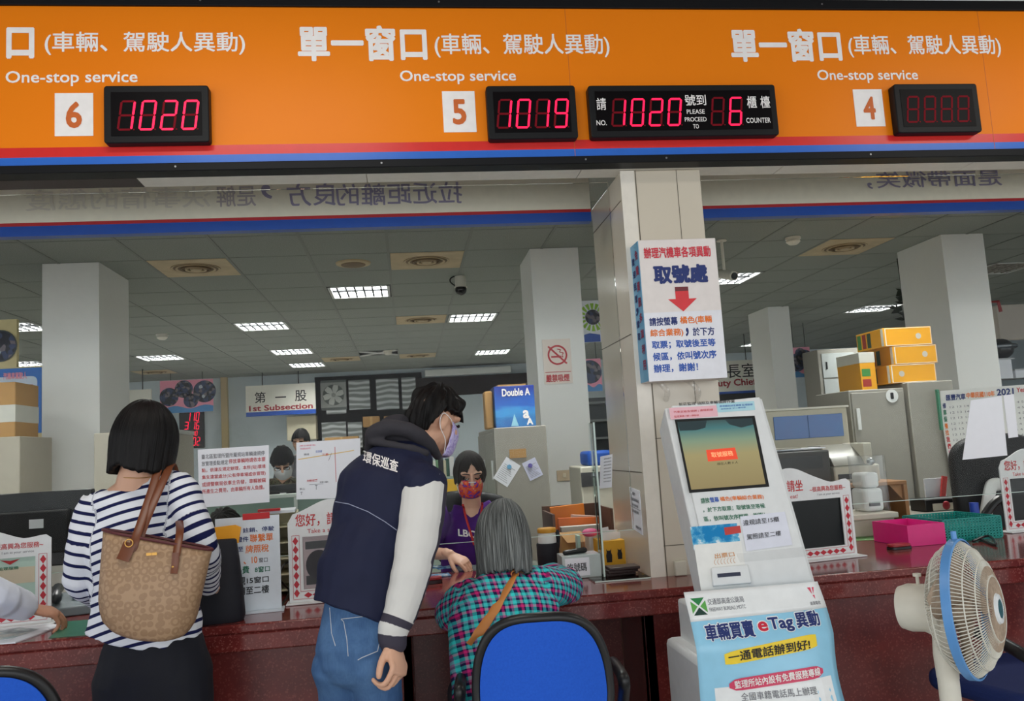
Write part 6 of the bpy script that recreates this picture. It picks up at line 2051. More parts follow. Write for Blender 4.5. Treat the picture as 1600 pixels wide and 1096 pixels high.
mb = MB(); mb.cyl((pl.x, pl.y, .03), (pl.x, pl.y, pl.z - .19), .03, FCREAM, 16); mb.build('pole', fan)
mb = MB(); mb.lathe([(.19, 0.001), (.19, .018), (.06, .034), (.03, .05)], (pl.x, pl.y, 0), FCREAM, n=32); mb.build('base', fan)

# ------------------------------------------------------------------ office chairs in the hall
t = NT('blue_fabric'); co = t.coord(); t.base(t.mix(t.noise(co, 160, 3), lin((36, 98, 214)), lin((28, 84, 196)))); t.set(.8, 0, .3); t.bump(t.noise(co, 400, 2), .25, .002)
BFAB = reg(t)
t = NT('navy_fabric'); co = t.coord(); t.base(t.mix(t.noise(co, 160, 3), lin((22, 40, 96)), lin((16, 32, 80)))); t.set(.8, 0, .3)
NFAB = reg(t)


def office_chair(o, yaw, label, fab, w=.40, top=.86, arms=True, armz=.66, bz=.38):
    r = thing('office_chair', o, label, 'chair')
    X = frame(o, yaw)
    W2 = w / 2

    def outline(g):
        out = []
        hh = (top - bz)
        for i in range(41):
            a = PI * i / 40
            x = (W2 + g) * math.copysign(abs(math.cos(a)) ** .62, math.cos(a))
            z = top - .23 + (.23 + g) * abs(math.sin(a)) ** .85
            out.append((x, z))
        out = [(W2 * .92 + g, bz + .12), (W2 * .7 + g, bz - g)] [::-1] + out + [(-W2 * .92 - g, bz + .12), (-W2 * .7 - g, bz - g)]
        return out

    def curved(poly, y0, y1, m, nm, bev):
        mb = MB()
        n = len(poly)
        fr, bk = [], []
        for x, z in poly:
            c = .055 * (x / W2) ** 2 - .10 * (z - bz) * .0
            fr.append(X @ V((x, y0 + c, z))); bk.append(X @ V((x, y1 + c, z)))
        cf = X @ V((0, y0, (top + bz) / 2)); cb = X @ V((0, y1, (top + bz) / 2))
        # inner rings so the faces follow the curve
        rings = []
        for s in (1.0, .75, .5, .25):
            rings.append([X @ V((x * s, y0 + .055 * (x * s / W2) ** 2, (top + bz) / 2 + (z - (top + bz) / 2) * s)) for x, z in poly])
        mb.ringstack(rings + [[cf + (p - cf) * .02 for p in rings[-1]]], m, cap=False)
        rings = []
        for s in (1.0, .75, .5, .25):
            rings.append([X @ V((x * s, y1 + .055 * (x * s / W2) ** 2, (top + bz) / 2 + (z - (top + bz) / 2) * s)) for x, z in poly])
        mb.ringstack(rings + [[cb + (p - cb) * .02 for p in rings[-1]]], m, cap=False)
        mb.ringstack([fr, bk], m, cap=False)
        return mb.build(nm, r, smooth=50)
    curved(outline(-.012), -.016, .02, fab, 'back_panel', 0)
    mb = MB()
    path = [X @ V((x, .0 + .055 * (x / W2) ** 2, z)) for x, z in outline(-.004)]
    mb.tube(path + [path[0]], .0165, BLACK, 10, cap=False)
    mb.build('back_rim', r, smooth=60)
    mb = MB(); mb.tube([X @ V((0, .04, bz + .12)), X @ V((0, .06, .40)), X @ V((0, .25, .37))], [(.03, .012)] * 3, BLACK, 8, side=X.to_3x3() @ V((1, 0, 0))); mb.build('back_bracket', r)
    mb = MB()
    so = [(x, y) for x, y in rrect(-W2 - .03, .07, W2 + .03, .50, .09, 6)]
    mb.prism(so, X @ V((0, 0, .40)), X.to_3x3() @ V((1, 0, 0)), X.to_3x3() @ V((0, 1, 0)), (0, 0, .06), fab); mb.build('seat', r, bevel=.02, seg=3)
    if arms:
        for s in (-1, 1):
            mb = MB()
            xx = s * (W2 + .05)
            mb.tube(catmull([X @ V((s * (W2 - .02), .3, .395)), X @ V((xx, .3, .42)), X @ V((xx + s * .01, .26, armz - .1)), X @ V((xx, .12, armz)), X @ V((xx, .2, armz + .012)), X @ V((xx, .36, armz))]), .018, BLACK, 10, round_ends=True)
            mb.build('armrest', r, smooth=60)
    mb = MB(); mb.cyl(X @ V((0, .28, .08)), X @ V((0, .28, .40)), .028, BLACK, 14); mb.build('column', r)
    for k in range(5):
        a = 2 * PI * k / 5 + .3
        mb = MB(); mb.tube([X @ V((0, .28, .10)), X @ V((.27 * math.cos(a), .28 + .27 * math.sin(a), .065))], [.026, .018], BLACK, 8); lg = mb.build('leg', r)
        mb = MB(); c = X @ V((.27 * math.cos(a), .28 + .27 * math.sin(a), .028)); mb.cyl(c + V((-.012, 0, 0)), c + V((.012, 0, 0)), .027, BLACK, 14); mb.build('caster', lg)
    return r


pc = P(846, 1040, 2.46)
office_chair((pc.x, 2.44, 0), -.10, 'bright blue office chair with black rim behind the seated grey haired person', BFAB, .385, .858, True, .63)
pc = P(-12, 1060, 2.3)
office_chair((pc.x - .055, 2.30, 0), .18, 'bright blue office chair with black rim behind the striped top customer', BFAB, .40, .868, False)
p = PZ(1515, 1064, .46)
office_chair((p.x + .33, p.y - .12, 0), -1.15, 'dark navy office chair half hidden behind the standing fan', NFAB, .42, .62, True, .64, .2) if False else None
r = thing('office_chair', (p.x + .2, p.y + .0, 0), 'dark navy office chair with a black arm half hidden behind the standing fan', 'chair')
X = frame((p.x + .22, p.y - .10, 0), .25)
mb = MB(); mb.prism(rrect(-.22, -.1, .28, .34, .08, 6), X @ V((0, 0, .40)), X.to_3x3() @ V((1, 0, 0)), X.to_3x3() @ V((0, 1, 0)), (0, 0, .065), NFAB); mb.build('seat', r, bevel=.025, seg=3)
pa, pb_ = P(1562, 1003, 2.62), P(1606, 1028, 2.5)
mb = MB(); mb.tube(catmull([pa + V((-.02, .08, .015)), pa, pb_, pb_ + V((.06, -.06, -.05)), pb_ + V((.1, .05, -.2))]), .020, BLACK, 10, round_ends=True); mb.build('armrest', r, smooth=60)
mb = MB(); mb.tube([pb_ + V((.1, .05, -.2)), pb_ + V((.12, .12, -.32)), X @ V((.2, .05, .39))], .018, BLACK, 8); mb.build('arm_support', r, smooth=60)
mb = MB(); mb.cyl(X @ V((.03, .12, .08)), X @ V((.03, .12, .40)), .028, BLACK, 14); mb.build('column', r)
for k in range(5):
    a = 2 * PI * k / 5
    mb = MB(); mb.tube([X @ V((.03, .12, .10)), X @ V((.03 + .27 * math.cos(a), .12 + .27 * math.sin(a), .045))], [.026, .03], BLACK, 8); mb.build('leg', r)
mb = MB(); mb.tube(catmull([X @ V((.52, .12, .42)), X @ V((.56, .12, .6)), X @ V((.57, .12, .8))]), [(.2, .03)] * 11, NFAB, 16, side=X.to_3x3() @ V((0, 1, 0)), round_ends=True); mb.build('backrest', r, smooth=60)
mb = MB(); mb.tube([X @ V((.2, .12, .39)), X @ V((.54, .12, .40)), X @ V((.56, .12, .55))], .02, BLACK, 8); mb.build('back_bracket', r)
# ------------------------------------------------------------------ people
def remeshed(mb, name, parent, voxel, mat, smooth_it=4, disp=None, attrs=None):
    """melt all closed pieces of mb into one skin"""
    me = bpy.data.meshes.new(name)
    org = wloc(parent)
    me.from_pydata([tuple(p - org) for p in mb.v], [], mb.f)
    bm = bmesh.new(); bm.from_mesh(me); bmesh.ops.recalc_face_normals(bm, faces=bm.faces); bm.to_mesh(me); bm.free()
    o = bpy.data.objects.new(name, me)
    C.objects.link(o)
    r = o.modifiers.new('melt', 'REMESH'); r.mode = 'VOXEL'; r.voxel_size = voxel
    sm = o.modifiers.new('soft', 'SMOOTH'); sm.factor = .5; sm.iterations = smooth_it
    dg = bpy.context.evaluated_depsgraph_get()
    me2 = bpy.data.meshes.new_from_object(o.evaluated_get(dg))
    o.modifiers.clear()
    o.data = me2
    bpy.data.meshes.remove(me)
    me2.name = name
    me2.materials.clear()
    me2.materials.append(mat)
    n = len(me2.vertices)
    if disp:
        nor = [V(v.normal) for v in me2.vertices]
        for i, v in enumerate(me2.vertices):
            d = disp(V(v.co) + org, nor[i])
            v.co = V(v.co) + (nor[i] * d if not isinstance(d, Vector) else d)
    if attrs:
        for an, fn in attrs.items():
            a = me2.attributes.new(an, 'FLOAT', 'POINT')
            a.data.foreach_set('value', [fn(V(v.co) + org) for v in me2.vertices])
    me2.polygons.foreach_set('use_smooth', [True] * len(me2.polygons))
    me2.update()
    o.parent = parent
    return o


def limb(mb, pts, rad, side=(1, 0, 0), n=18, sub=4, flat_end=False):
    """soft limb through pts; rad = list of r or (ra, rb), ra along side"""
    k = len(pts)
    P2 = catmull(pts, sub)
    R2 = []
    rr = [(x, x) if not isinstance(x, (tuple, list)) else x for x in rad]
    for i in range(k - 1):
        for j in range(sub):
            t_ = j / sub
            t_ = t_ * t_ * (3 - 2 * t_) * .5 + t_ * .5
            R2.append((rr[i][0] + (rr[i + 1][0] - rr[i][0]) * t_, rr[i][1] + (rr[i + 1][1] - rr[i][1]) * t_))
    R2.append(rr[-1])
    mb.tube(P2, R2, None, n, side=side, round_ends=True, flat_end=flat_end)


def seg_dist(p, a, b):
    d = b - a
    t_ = max(0, min(1, (p - a).dot(d) / max(d.length_squared, 1e-9)))
    return (p - (a + d * t_)).length, t_


def poly_dist(p, pts):
    best = (9, 0)
    L_ = 0
    n = len(pts)
    for i in range(n - 1):
        a, b = pts[i], pts[i + 1]
        d, t_ = seg_dist(p, a, b)
        if d < best[0]:
            al = (p - a).dot((b - a).normalized())
            if i > 0: al = max(0, al)
            if i < n - 2: al = min((b - a).length, al)
            best = (d, L_ + al)
        L_ += (b - a).length
    return best


def axes(f, u):
    f = V(f).normalized()
    u = V(u); u = (u - f * u.dot(f)).normalized()
    return f, u, f.cross(u)      # forward, up, right


def head_mesh(mb, c, f, u, s=1.0, mask=False):
    f, u, r = axes(f, u)

    def L(a, b, d):
        return c + r * a * s + f * b * s + u * d * s
    E = lambda p, a, b, d, nf=f, nu=u: mb.ell(p, (r * a * s, nf * b * s, nu * d * s), None, 22, 14)
    E(L(0, -.012, .032), .074, .094, .088)
    E(L(0, .018, -.03), .064, .072, .078)
    E(L(0, .030, -.07), .046, .052, .040)
    E(L(0, .066, -.092), .024, .020, .020)
    for k in (-1, 1):
        E(L(.034 * k, .058, -.022), .026, .030, .026)
        E(L(.030 * k, .066, .034), .030, .022, .016)
        e = L(.077 * k, -.008, -.008)
        mb.ell(e, (r * .010 * s * k + f * .004 * s, (f * .017 - u * .004) * s, (u * .031 + f * .006) * s), None, 14, 10)
        mb.ell(L(.076 * k, -.004, -.030), (r * .007 * s, f * .009 * s, u * .010 * s), None, 10, 8)
    mb.tube([L(0, .080, .030), L(0, .094, .006), L(0, .104, -.018), L(0, .092, -.030)], [.009 * s, .011 * s, .015 * s, .012 * s], None, 12, round_ends=True)
    for k in (-1, 1):
        E(L(.012 * k, .088, -.026), .009, .010, .008)
    mb.tube([L(-.024, .080, -.060), L(0, .089, -.056), L(.024, .080, -.060)], [.005 * s, .008 * s, .005 * s], None, 10, round_ends=True)
    mb.tube([L(-.020, .080, -.068), L(0, .087, -.069), L(.020, .080, -.068)], [.005 * s, .009 * s, .005 * s], None, 10, round_ends=True)
    return L


def hand_mesh(mb, w, d, n, th, curl=(25, 30, 20), spread=0.0, s=1.0, thumb=(.55, .75, -.25), tcurl=18, bend=(0, 4, 8, 12)):
    """w wrist, d towards the fingers, n out of the back of the hand, th towards the thumb"""
    d = V(d).normalized(); n = V(n); n = (n - d * n.dot(d)).normalized(); t3 = d.cross(n)
    if t3.dot(V(th)) < 0:
        t3 = -t3
    th = t3
    mb.tube([w - d * .03 * s, w + d * .01 * s, w + d * .045 * s, w + d * .08 * s, w + d * .094 * s], [(.026 * s, .019 * s), (.028 * s, .017 * s), (.039 * s, .016 * s), (.041 * s, .014 * s), (.036 * s, .010 * s)], None, 18, side=th, round_ends=True)
    mb.ell(w + d * .035 * s + th * .024 * s - n * .008 * s, (th * .016 * s + d * .006 * s, d * .03 * s, n * .013 * s), None, 14, 10)
    lens = ((.044, .026, .021), (.049, .030, .022), (.045, .028, .021), (.035, .021, .019))
    for i in range(4):
        off = (.0325, .0108, -.0112, -.0325)[i]
        base = w + d * (.086, .092, .088, .079)[i] * s + th * off * s
        ang = 0
        dd = d + th * (spread * (1.5 - i)) * .1
        dd.normalize()
        pts, rr = [base - d * .02 * s], [.0092 * s]
        pts.append(base); rr.append(.0090 * s)
        p = base
        for k in range(3):
            ang += math.radians(curl[k] + bend[i])
            v_ = dd * math.cos(ang) - n * math.sin(ang)
            p = p + v_ * lens[i][k] * s
            pts.append(p); rr.append((.0083, .0076, .0064)[k] * s)
        mb.tube(catmull(pts, 3), [rr[min(len(rr) - 1, j // 3)] + (rr[min(len(rr) - 1, j // 3 + 1)] - rr[min(len(rr) - 1, j // 3)]) * ((j % 3) / 3) for j in range((len(pts) - 1) * 3 + 1)], None, 10, side=th, round_ends=True)
    tv = (th * thumb[0] + d * thumb[1] + n * thumb[2]).normalized()
    b0 = w + d * .022 * s + th * .024 * s - n * .006 * s
    tv2 = (tv + (d - th * .35 - n * .25) * math.radians(tcurl)).normalized()
    tv3 = (tv2 + (d - th * .5 - n * .3) * math.radians(tcurl)).normalized()
    p1 = b0 + tv * .040 * s; p2 = p1 + tv2 * .026 * s; p3 = p2 + tv3 * .018 * s
    mb.tube(catmull([b0, p1, p2, p3], 3), [.0135 * s, .013 * s, .012 * s, .0115 * s, .011 * s, .0105 * s, .0105 * s, .010 * s, .0095 * s, .0085 * s], None, 10, round_ends=True)


def hair_cap(name, parent, c, f, u, mat, radii, bottom, s=1.0, thick=.014, na=96, nh=26, ripple=.0025, flare=0.0, tuft=0.0, crown=(0, 0), seed=0, edge=.006):
    """hair as a shell: radii (side, front, back, top); bottom(phi) = height of the hair edge below the head centre,
    phi 0 at the face, pi at the back; hangs straight below the widest line with a little flare"""
    f, u, r = axes(f, u)
    rs, rf, rb, rt = (x * s for x in radii)
    outer, inner, att = [], [], []
    for j in range(nh + 1):
        for i in range(na):
            ph = 2 * PI * i / na
            hb = bottom(ph) * s + edge * s * noise.noise(V((i * .9, seed, 3.3)))
            top = rt
            tt = j / nh
            # arc length like parameter from crown to edge
            if hb < 0:
                A = PI / 2 * rt * 1.1
                tot = A - hb
                q = tt * tot
                if q < A:
                    w = q / A * PI / 2
                    h, k = rt * math.cos(w), math.sin(w)
                else:
                    h = -(q - A)
                    k = 1.0 + flare * (-h) / .1 - .0
            else:
                wmax = math.acos(min(1, hb / rt))
                w = tt * wmax
                h, k = rt * math.cos(w), math.sin(w)
            x, y = math.sin(ph), math.cos(ph)
            ry = rf if y > 0 else rb
            rip = ripple * s * (noise.noise(V((i * .55, h * 9 / s, seed))) + .6 * noise.noise(V((i * 1.7, h * 5 / s, seed + 5)))) * (0.3 + 2.2 * tt)
            tf = tuft * s * max(0, noise.noise(V((x * 5, y * 5, h * 16 / s + seed)))) * (1 if tt > .05 else .3)
            kk = k + (rip + tf) / rs
            p = c + r * (rs * x * kk + crown[0] * s * (1 - k)) + f * (ry * y * kk + crown[1] * s * (1 - k)) + u * (h + tf * .6)
            outer.append(p)
            ki = max(0.02, k - thick * s / rs) if k > .05 else k * .5
            inner.append(c + r * (rs * x * ki) + f * (ry * y * ki) + u * (h - (thick * s if h > 0 else -.002) * (1 if h > 0 else 1) * math.cos(min(PI / 2, tt * PI / 2))))
            att.append((i / na * 60.0, tt))
    n = na
    org = wloc(parent)
    m_ = (nh + 1) * n
    vs = [tuple(p - org) for p in outer + inner]
    fs = []
    for j in range(nh):
        for i in range(n):
            k2 = (i + 1) % n
            fs.append((j * n + i, (j + 1) * n + i, (j + 1) * n + k2, j * n + k2))
            fs.append((m_ + j * n + i, m_ + j * n + k2, m_ + (j + 1) * n + k2, m_ + (j + 1) * n + i))
    for i in range(n):
        k2 = (i + 1) % n
        fs.append((nh * n + i, m_ + nh * n + i, m_ + nh * n + k2, nh * n + k2))
    fs.append(tuple(range(n - 1, -1, -1)))
    me = bpy.data.meshes.new(name)
    me.from_pydata(vs, [], fs)
    a = me.attributes.new('strand', 'FLOAT', 'POINT'); a.data.foreach_set('value', [x[0] for x in att] * 2)
    a = me.attributes.new('along', 'FLOAT', 'POINT'); a.data.foreach_set('value', [x[1] for x in att] * 2)
    me.materials.append(mat)
    me.polygons.foreach_set('use_smooth', [True] * len(me.polygons))
    o = bpy.data.objects.new(name, me)
    C.objects.link(o)
    o.parent = parent
    return o


def hair_mat(name, dark, light, f=1.0, rough=.42, contrast=(.35, .7)):
    t = NT(name)
    cx = t.n('ShaderNodeCombineXYZ')
    t.l(t.math('SINE', t.math('MULTIPLY', t.attr('strand'), 2 * PI / 60)), cx.inputs[0])
    t.l(t.math('COSINE', t.math('MULTIPLY', t.attr('strand'), 2 * PI / 60)), cx.inputs[1])
    t.l(t.math('MULTIPLY', t.attr('along'), .07), cx.inputs[2])
    n1 = t.noise(cx.outputs[0], 26 * f, 4, .6)
    t.base(t.ramp(n1, [(contrast[0], lin(dark)), (contrast[1], lin(light))]))
    t.set(rough, 0, .22)
    t.bump(n1, .7, .005)
    return reg(t)


HAIRB = hair_mat('hair_black', (6, 5, 6), (20, 17, 17), 1.0, .5)
HAIRD = hair_mat('hair_dark_brown', (16, 12, 12), (48, 40, 38))
HAIRG = hair_mat('hair_grey', (34, 36, 36), (150, 154, 152), 1.6, .5, (.36, .70))
EYEB = M('eye_dark', (20, 16, 16), .2)
EYEW = M('eye_white', (220, 214, 208), .3)
BROW = M('brow', (40, 32, 30), .8)
LIP = M('lip', (170, 100, 92), .5)


def eyes(parent, L, down=True, s=1.0):
    for k in (-1, 1):
        MB().tube(catmull([L(.018 * k, .0925, .014), L(.032 * k, .0925, .009), L(.047 * k, .082, .012)]), [.003 * s] + [.004 * s] * 8 + [.003 * s, .002 * s], EYEB, 8, round_ends=True).build('eye', parent)
        MB().tube(catmull([L(.014 * k, .092, .036), L(.03 * k, .093, .042), L(.052 * k, .081, .036)]), [.0022 * s] + [.003 * s] * 8 + [.0018 * s] * 2, BROW, 8, flat=1.4, round_ends=True).build('eyebrow', parent)


def face_mask(parent, L, c, f, u, mat, s=1.0, straps=True, strap_mat=None):
    """pleated mask from the nose bridge to below the chin"""
    f_, u_, r_ = axes(f, u)
    rows = []
    nz, nx = 12, 17
    for j in range(nz + 1):
        t_ = j / nz
        z = -.002 - .108 * t_
        row = []
        for i in range(nx):
            a = (i / (nx - 1) - .5) * 2
            wdt = .066 * (1 - .18 * abs(t_ - .4) ** 2) - (.014 * max(0, t_ - .6))
            x = wdt * a
            front = .119 - .014 * t_ - (.018 if t_ > .85 else 0) * (t_ - .85) / .15 - .02 * max(0, .2 - t_) / .2
            y = front * (1 - .62 * abs(a) ** 2.2) + .0012 * math.sin(t_ * 22)
            row.append(L(x, y, z + .012 * abs(a) ** 2 * (1 - 2 * t_)))
        rows.append(row)
    mb = MB()
    vs = [p for r in rows for p in r]
    mb.add(vs, [(j * nx + i, j * nx + i + 1, (j + 1) * nx + i + 1, (j + 1) * nx + i) for j in range(nz) for i in range(nx - 1)], mat)
    o = mb.build('face_mask', parent, smooth=70)
    so = o.modifiers.new('thick', 'SOLIDIFY'); so.thickness = .0025 * s; so.offset = 1
    if straps:
        for k in (-1, 1):
            m2 = strap_mat or mat
            MB().tube(catmull([rows[1][0 if k < 0 else -1], L(.078 * k, .02, .012), L(.083 * k, -.02, .022), L(.084 * k, -.030, -.006), L(.080 * k, -.016, -.036), L(.073 * k, .02, -.068), rows[-2][0 if k < 0 else -1]]), .0016 * s, m2, 6).build('mask_strap', o)
    return o


def bvh_of(o):
    org = wloc(o.parent) if o.parent else V()
    return BVHTree.FromPolygons([V(v.co) + org for v in o.data.vertices], [tuple(p.vertices) for p in o.data.polygons])


def on_surface(mb, bvh, dirn, pts, lift=.0015):
    out = []
    d = V(dirn).normalized()
    for p in pts:
        hit = bvh.ray_cast(V(p) - d * .5, d)
        out.append((hit[0] - d * lift) if hit[0] is not None else V(p))
    return out


def wrinkle(amp, fr, seed=0.0):
    return lambda p, n: amp * (noise.noise(V((p.x * fr, p.y * fr, p.z * fr * .8 + seed))) + .5 * noise.noise(V((p.x * fr * 2.3, p.y * fr * 2.3 + seed, p.z * fr * 2.0))))


def folds(amp, fr, d, seed=0.0):
    """longer folds running across direction d"""
    d = V(d).normalized()

    def fn(p, n):
        q = p.dot(d) * fr
        return amp * (noise.noise(V((q, p.x * fr * .25 + seed, p.z * fr * .25))) + .4 * noise.noise(p * fr * 1.2 + V((seed, 0, 0))))
    return fn


# ================= customer in the striped top (seen from behind)
t = NT('striped_jersey')
s_ = t.attr('stripe')
fr = t.math('FRACT', s_)
m_ = t.math('MULTIPLY', t.math('SMOOTH_MIN', t.math('MULTIPLY', t.math('ABSOLUTE', t.math('SUBTRACT', fr, .5)), 14), 10, .1), 1)
k_ = t.ramp(t.math('ABSOLUTE', t.math('SUBTRACT', fr, .5)), [(.15, (1, 1, 1, 1)), (.19, (0, 0, 0, 1))])
t.base(t.mix(k_, lin((228, 230, 236)), lin((20, 26, 72))))
t.set(.8, 0, .2)
t.bump(t.noise(t.coord(), 300, 2), .15, .002)
JERSEY = reg(t)
DTROUS = M('dark_trousers', (14, 16, 28), .8, var=.2, scale=12)

Yp = 2.90
wA = thing('person', (-.83, Yp, 0), 'person with a black bob and striped white top standing at the counter, seen from behind', 'person')
nape = P(206, 752, 2.86)
hc = P(226, 690, 2.90)
shL, shR = P(146, 800, 2.88), P(281, 770, 2.88)
elL, elR = P(126, 905, 2.90), P(316, 852, 2.86)
wrL, wrR = PZ(150, 940, .84), V((-.70, 3.10, .93))
wrL = V((-1.06, 3.20, .86))
wst, hip, ch = P(226, 935, 2.90), P(240, 1030, 2.90), P(210, 830, 2.90)
fA, uA = V((.10, .98, -.12)), V((.10, .10, 1))
bodyA = MB()
LA = head_mesh(bodyA, hc, fA, uA, .98)
limb(bodyA, [hc - V((0, .02, .05)), nape + V((0, .03, -.02)), ch + V((0, .02, .05)), wst, hip], [.052, .06, (.15, .09), (.12, .09), (.14, .1)])
limb(bodyA, [shL + V((.04, 0, 0)), shL, elL, wrL], [.05, .045, .036, .026])
limb(bodyA, [shR - V((.04, 0, 0)), shR, elR, wrR], [.05, .045, .036, .026])
limb(bodyA, [nape + V((.0, .03, -.03)), shL + V((.05, .01, .01))], [.055, .05]); limb(bodyA, [nape + V((0, .03, -.03)), shR + V((-.05, .01, .01))], [.055, .05])
for k in (-1, 1):
    limb(bodyA, [hip + V((.075 * k, 0, -.03)), hip + V((.08 * k, .02, -.36)), hip + V((.085 * k, 0, -.70)), V((hip.x + .085 * k, hip.y - .0, .06))], [.085, .065, .05, .04])
    limb(bodyA, [V((hip.x + .085 * k, hip.y - .03, .04)), V((hip.x + .09 * k, hip.y + .13, .03))], [.035, .03])
hand_mesh(bodyA, wrL, V((.15, .9, -.25)), V((0, .25, .97)), V((1, 0, 0)), (20, 25, 15), s=.95)
hand_mesh(bodyA, wrR, V((-.3, .9, -.25)), V((.1, .3, .95)), V((-1, 0, 0)), (20, 25, 15), s=.95)
remeshed(bodyA, 'body', wA, .004, SKIN, 3)
# top
sh = MB()
NK = P(200, 772, 2.875)
limb(sh, [P(204, 790, 2.885), ch, P(220, 880, 2.89), P(228, 940, 2.90), P(226, 985, 2.90), P(222, 1004, 2.90)], [(.135, .07), (.178, .098), (.165, .098), (.165, .102), (.178, .11), (.182, .114)], sub=5, flat_end=True)
armLp = [shL + V((.035, .0, .012)), shL, elL, elL.lerp(wrL, .55), wrL - V((0, .03, 0))]
armRp = [shR + V((-.045, .0, .012)), shR, elR, elR.lerp(wrR, .5), wrR - V((0, .03, 0))]
limb(sh, armLp, [.056, .057, .048, .040, .036])
limb(sh, armRp, [.060, .061, .053, .044, .038])
limb(sh, [P(196, 786, 2.885), shL + V((.02, 0, .016))], [.052, .05]); limb(sh, [P(225, 772, 2.885), shR + V((-.02, 0, .022))], [.052, .052])
PITCH = .0315
armLd, armRd = catmull(armLp[1:], 6), catmull(armRp[1:], 6)


def stripeA(p):
    dl, al = poly_dist(p, armLd); dr, ar = poly_dist(p, armRd)
    # torso axis distance
    inT = abs(p.x - (ch.x + (p.z - ch.z) * -.10))
    if dl < .085 and p.x < shL.x + .025 and (p.x < shL.x + .012 or dl < .06):
        return (al + .004) / PITCH + .3
    if dr < .09 and p.x > shR.x - .02 - max(0, (shR.z - p.z)) * .15 and p.y > 2.0:
        return (ar + .012) / PITCH + .1
    return (p.z - .20 * p.x + .02 * math.sin(p.x * 9)) / PITCH


oS = remeshed(sh, 'striped_top', wA, .006, JERSEY, 4, lambda p, n: wrinkle(.006, 12, 2)(p, n) + folds(.004, 18, (.6, 0, 1), 8)(p, n), {'stripe': stripeA})
# trousers
tr = MB()
limb(tr, [hip + V((0, 0, .05)), hip + V((0, -.005, -.02)), hip + V((0, 0, -.09))], [(.155, .105), (.172, .125), (.168, .12)])
for k in (-1, 1):
    limb(tr, [hip + V((.082 * k, 0, -.05)), hip + V((.088 * k, .01, -.28)), hip + V((.09 * k, .0, -.52)), V((hip.x + .09 * k, hip.y, .07))], [(.098, .115), .088, .075, .066])
remeshed(tr, 'trousers', wA, .007, DTROUS, 4, folds(.004, 14, (0, 0, 1), 3))
hair_cap('hair', wA, hc + V((0, 0, .0)), fA, uA, HAIRB, (.104, .108, .114, .136), lambda ph: (.062 - .02 * math.cos(ph * 3) if abs((ph + PI) % (2 * PI) - PI) < .75 else (-.108 + .022 * math.exp(-((ph - 3.5) / .35) ** 2))), 1.0, .016, 120, 30, .002, -.05, .004, (.0, -.01), 1)
MB().tube(catmull([LA(-.05, -.02, -.115), LA(-.03, -.055, -.125), LA(.0, -.068, -.127), LA(.03, -.055, -.125), LA(.05, -.02, -.118)]), .0012, M('gold', (196, 150, 80), .3, .8), 6).build('necklace', wA)
for k in (-1, 1):
    limb_ = MB(); limb(limb_, [V((hip.x + .09 * k, hip.y - .05, .04)), V((hip.x + .095 * k, hip.y + .06, .038)), V((hip.x + .1 * k, hip.y + .15, .03))], [(.042, .04), (.045, .036), (.038, .026)]); limb_.mats = []
    o = remeshed(limb_, 'shoe', wA, .006, MATTEBLACK, 3)

# her tote bag
t = NT('bag_canvas')
co = t.coord()
mpv = t.mapping(co, (1, 1, 1), (0, 0, 0))
vo = t.n('ShaderNodeTexVoronoi', feature='F1'); vo.inputs['Scale'].default_value = 46; vo.inputs['Randomness'].default_value = .45
t.l(mpv, vo.inputs['Vector'])
rg = t.ramp(vo.outputs['Distance'], [(.30, (0, 0, 0, 1)), (.36, (1, 1, 1, 1)), (.56, (1, 1, 1, 1)), (.62, (0, 0, 0, 1))])
t.base(t.mix(t.math('MULTIPLY', rg, .45), lin((168, 136, 104)), lin((124, 92, 64))))
t.set(.5); t.bump(rg, .15, .002)
CANV = reg(t)
BLEA = M('brown_leather', (108, 58, 32), .4, var=.15)
DLEA = M('dark_leather_edge', (88, 36, 40), .5)
GOLD = MATS['gold']
Yb = 2.70
q = dict(tl=P(161, 829, Yb), tr=P(332, 860, Yb), bl=P(156, 945, Yb), br=P(310, 965, Yb), bm=P(235, 997, Yb))
bag = thing('tote_bag', q['bm'], 'brown patterned tote bag with leather straps hanging behind the striped top', 'bag')
mb = MB()
top0, top1 = q['tl'], q['tr']
rings = []
for k in range(11):
    b = k / 10
    # left and right edge of the bag at this drop
    l = top0.lerp(P(155, 955, Yb), b); r2 = top1.lerp(P(302, 978, Yb), b)
    c = (l + r2) / 2
    hw = (r2 - l) / 2
    sag = V((0, 0, -.040 * b ** 2))
    dep = .035 + .055 * math.sin(min(1, b * 1.15) * PI / 2) - .015 * b
    ring = []
    shrink = 1.0 if b < .8 else 1 - .10 * ((b - .8) / .2) ** 2
    for i in range(32):
        w = 2 * PI * i / 32
        cx, sy = math.copysign(abs(math.cos(w)) ** .75, math.cos(w)), math.copysign(abs(math.sin(w)) ** .8, math.sin(w))
        bul = .006 * noise.noise(V((cx * 2, b * 3, sy * 2 + 7)))
        ring.append(c + hw * cx * shrink + V((0, dep * sy + bul, 0)) + sag * (1 - .55 * cx * cx))
    rings.append(ring)
last = rings[-1]; cc = sum(last, V()) / 32
rings.append([cc + (p - cc) * .9 + V((0, 0, -.012)) for p in last])
rings.append([cc + (p - cc) * .5 + V((0, 0, -.018)) for p in last])
mb.ringstack(rings, CANV, cap=False)
mb.add(rings[-1], [tuple(range(32))], CANV)
o = mb.build('bag_body', bag, smooth=70)
so = o.modifiers.new('thick', 'SOLIDIFY'); so.thickness = .003
bb = BVHTree.FromPolygons([V(v) for v in mb.v], mb.f)
MB().tube([p + V((0, 0, .002)) for p in rings[0]] + [rings[0][0] + V((0, 0, .002))], .0045, DLEA, 8, cap=False).build('top_binding', bag)


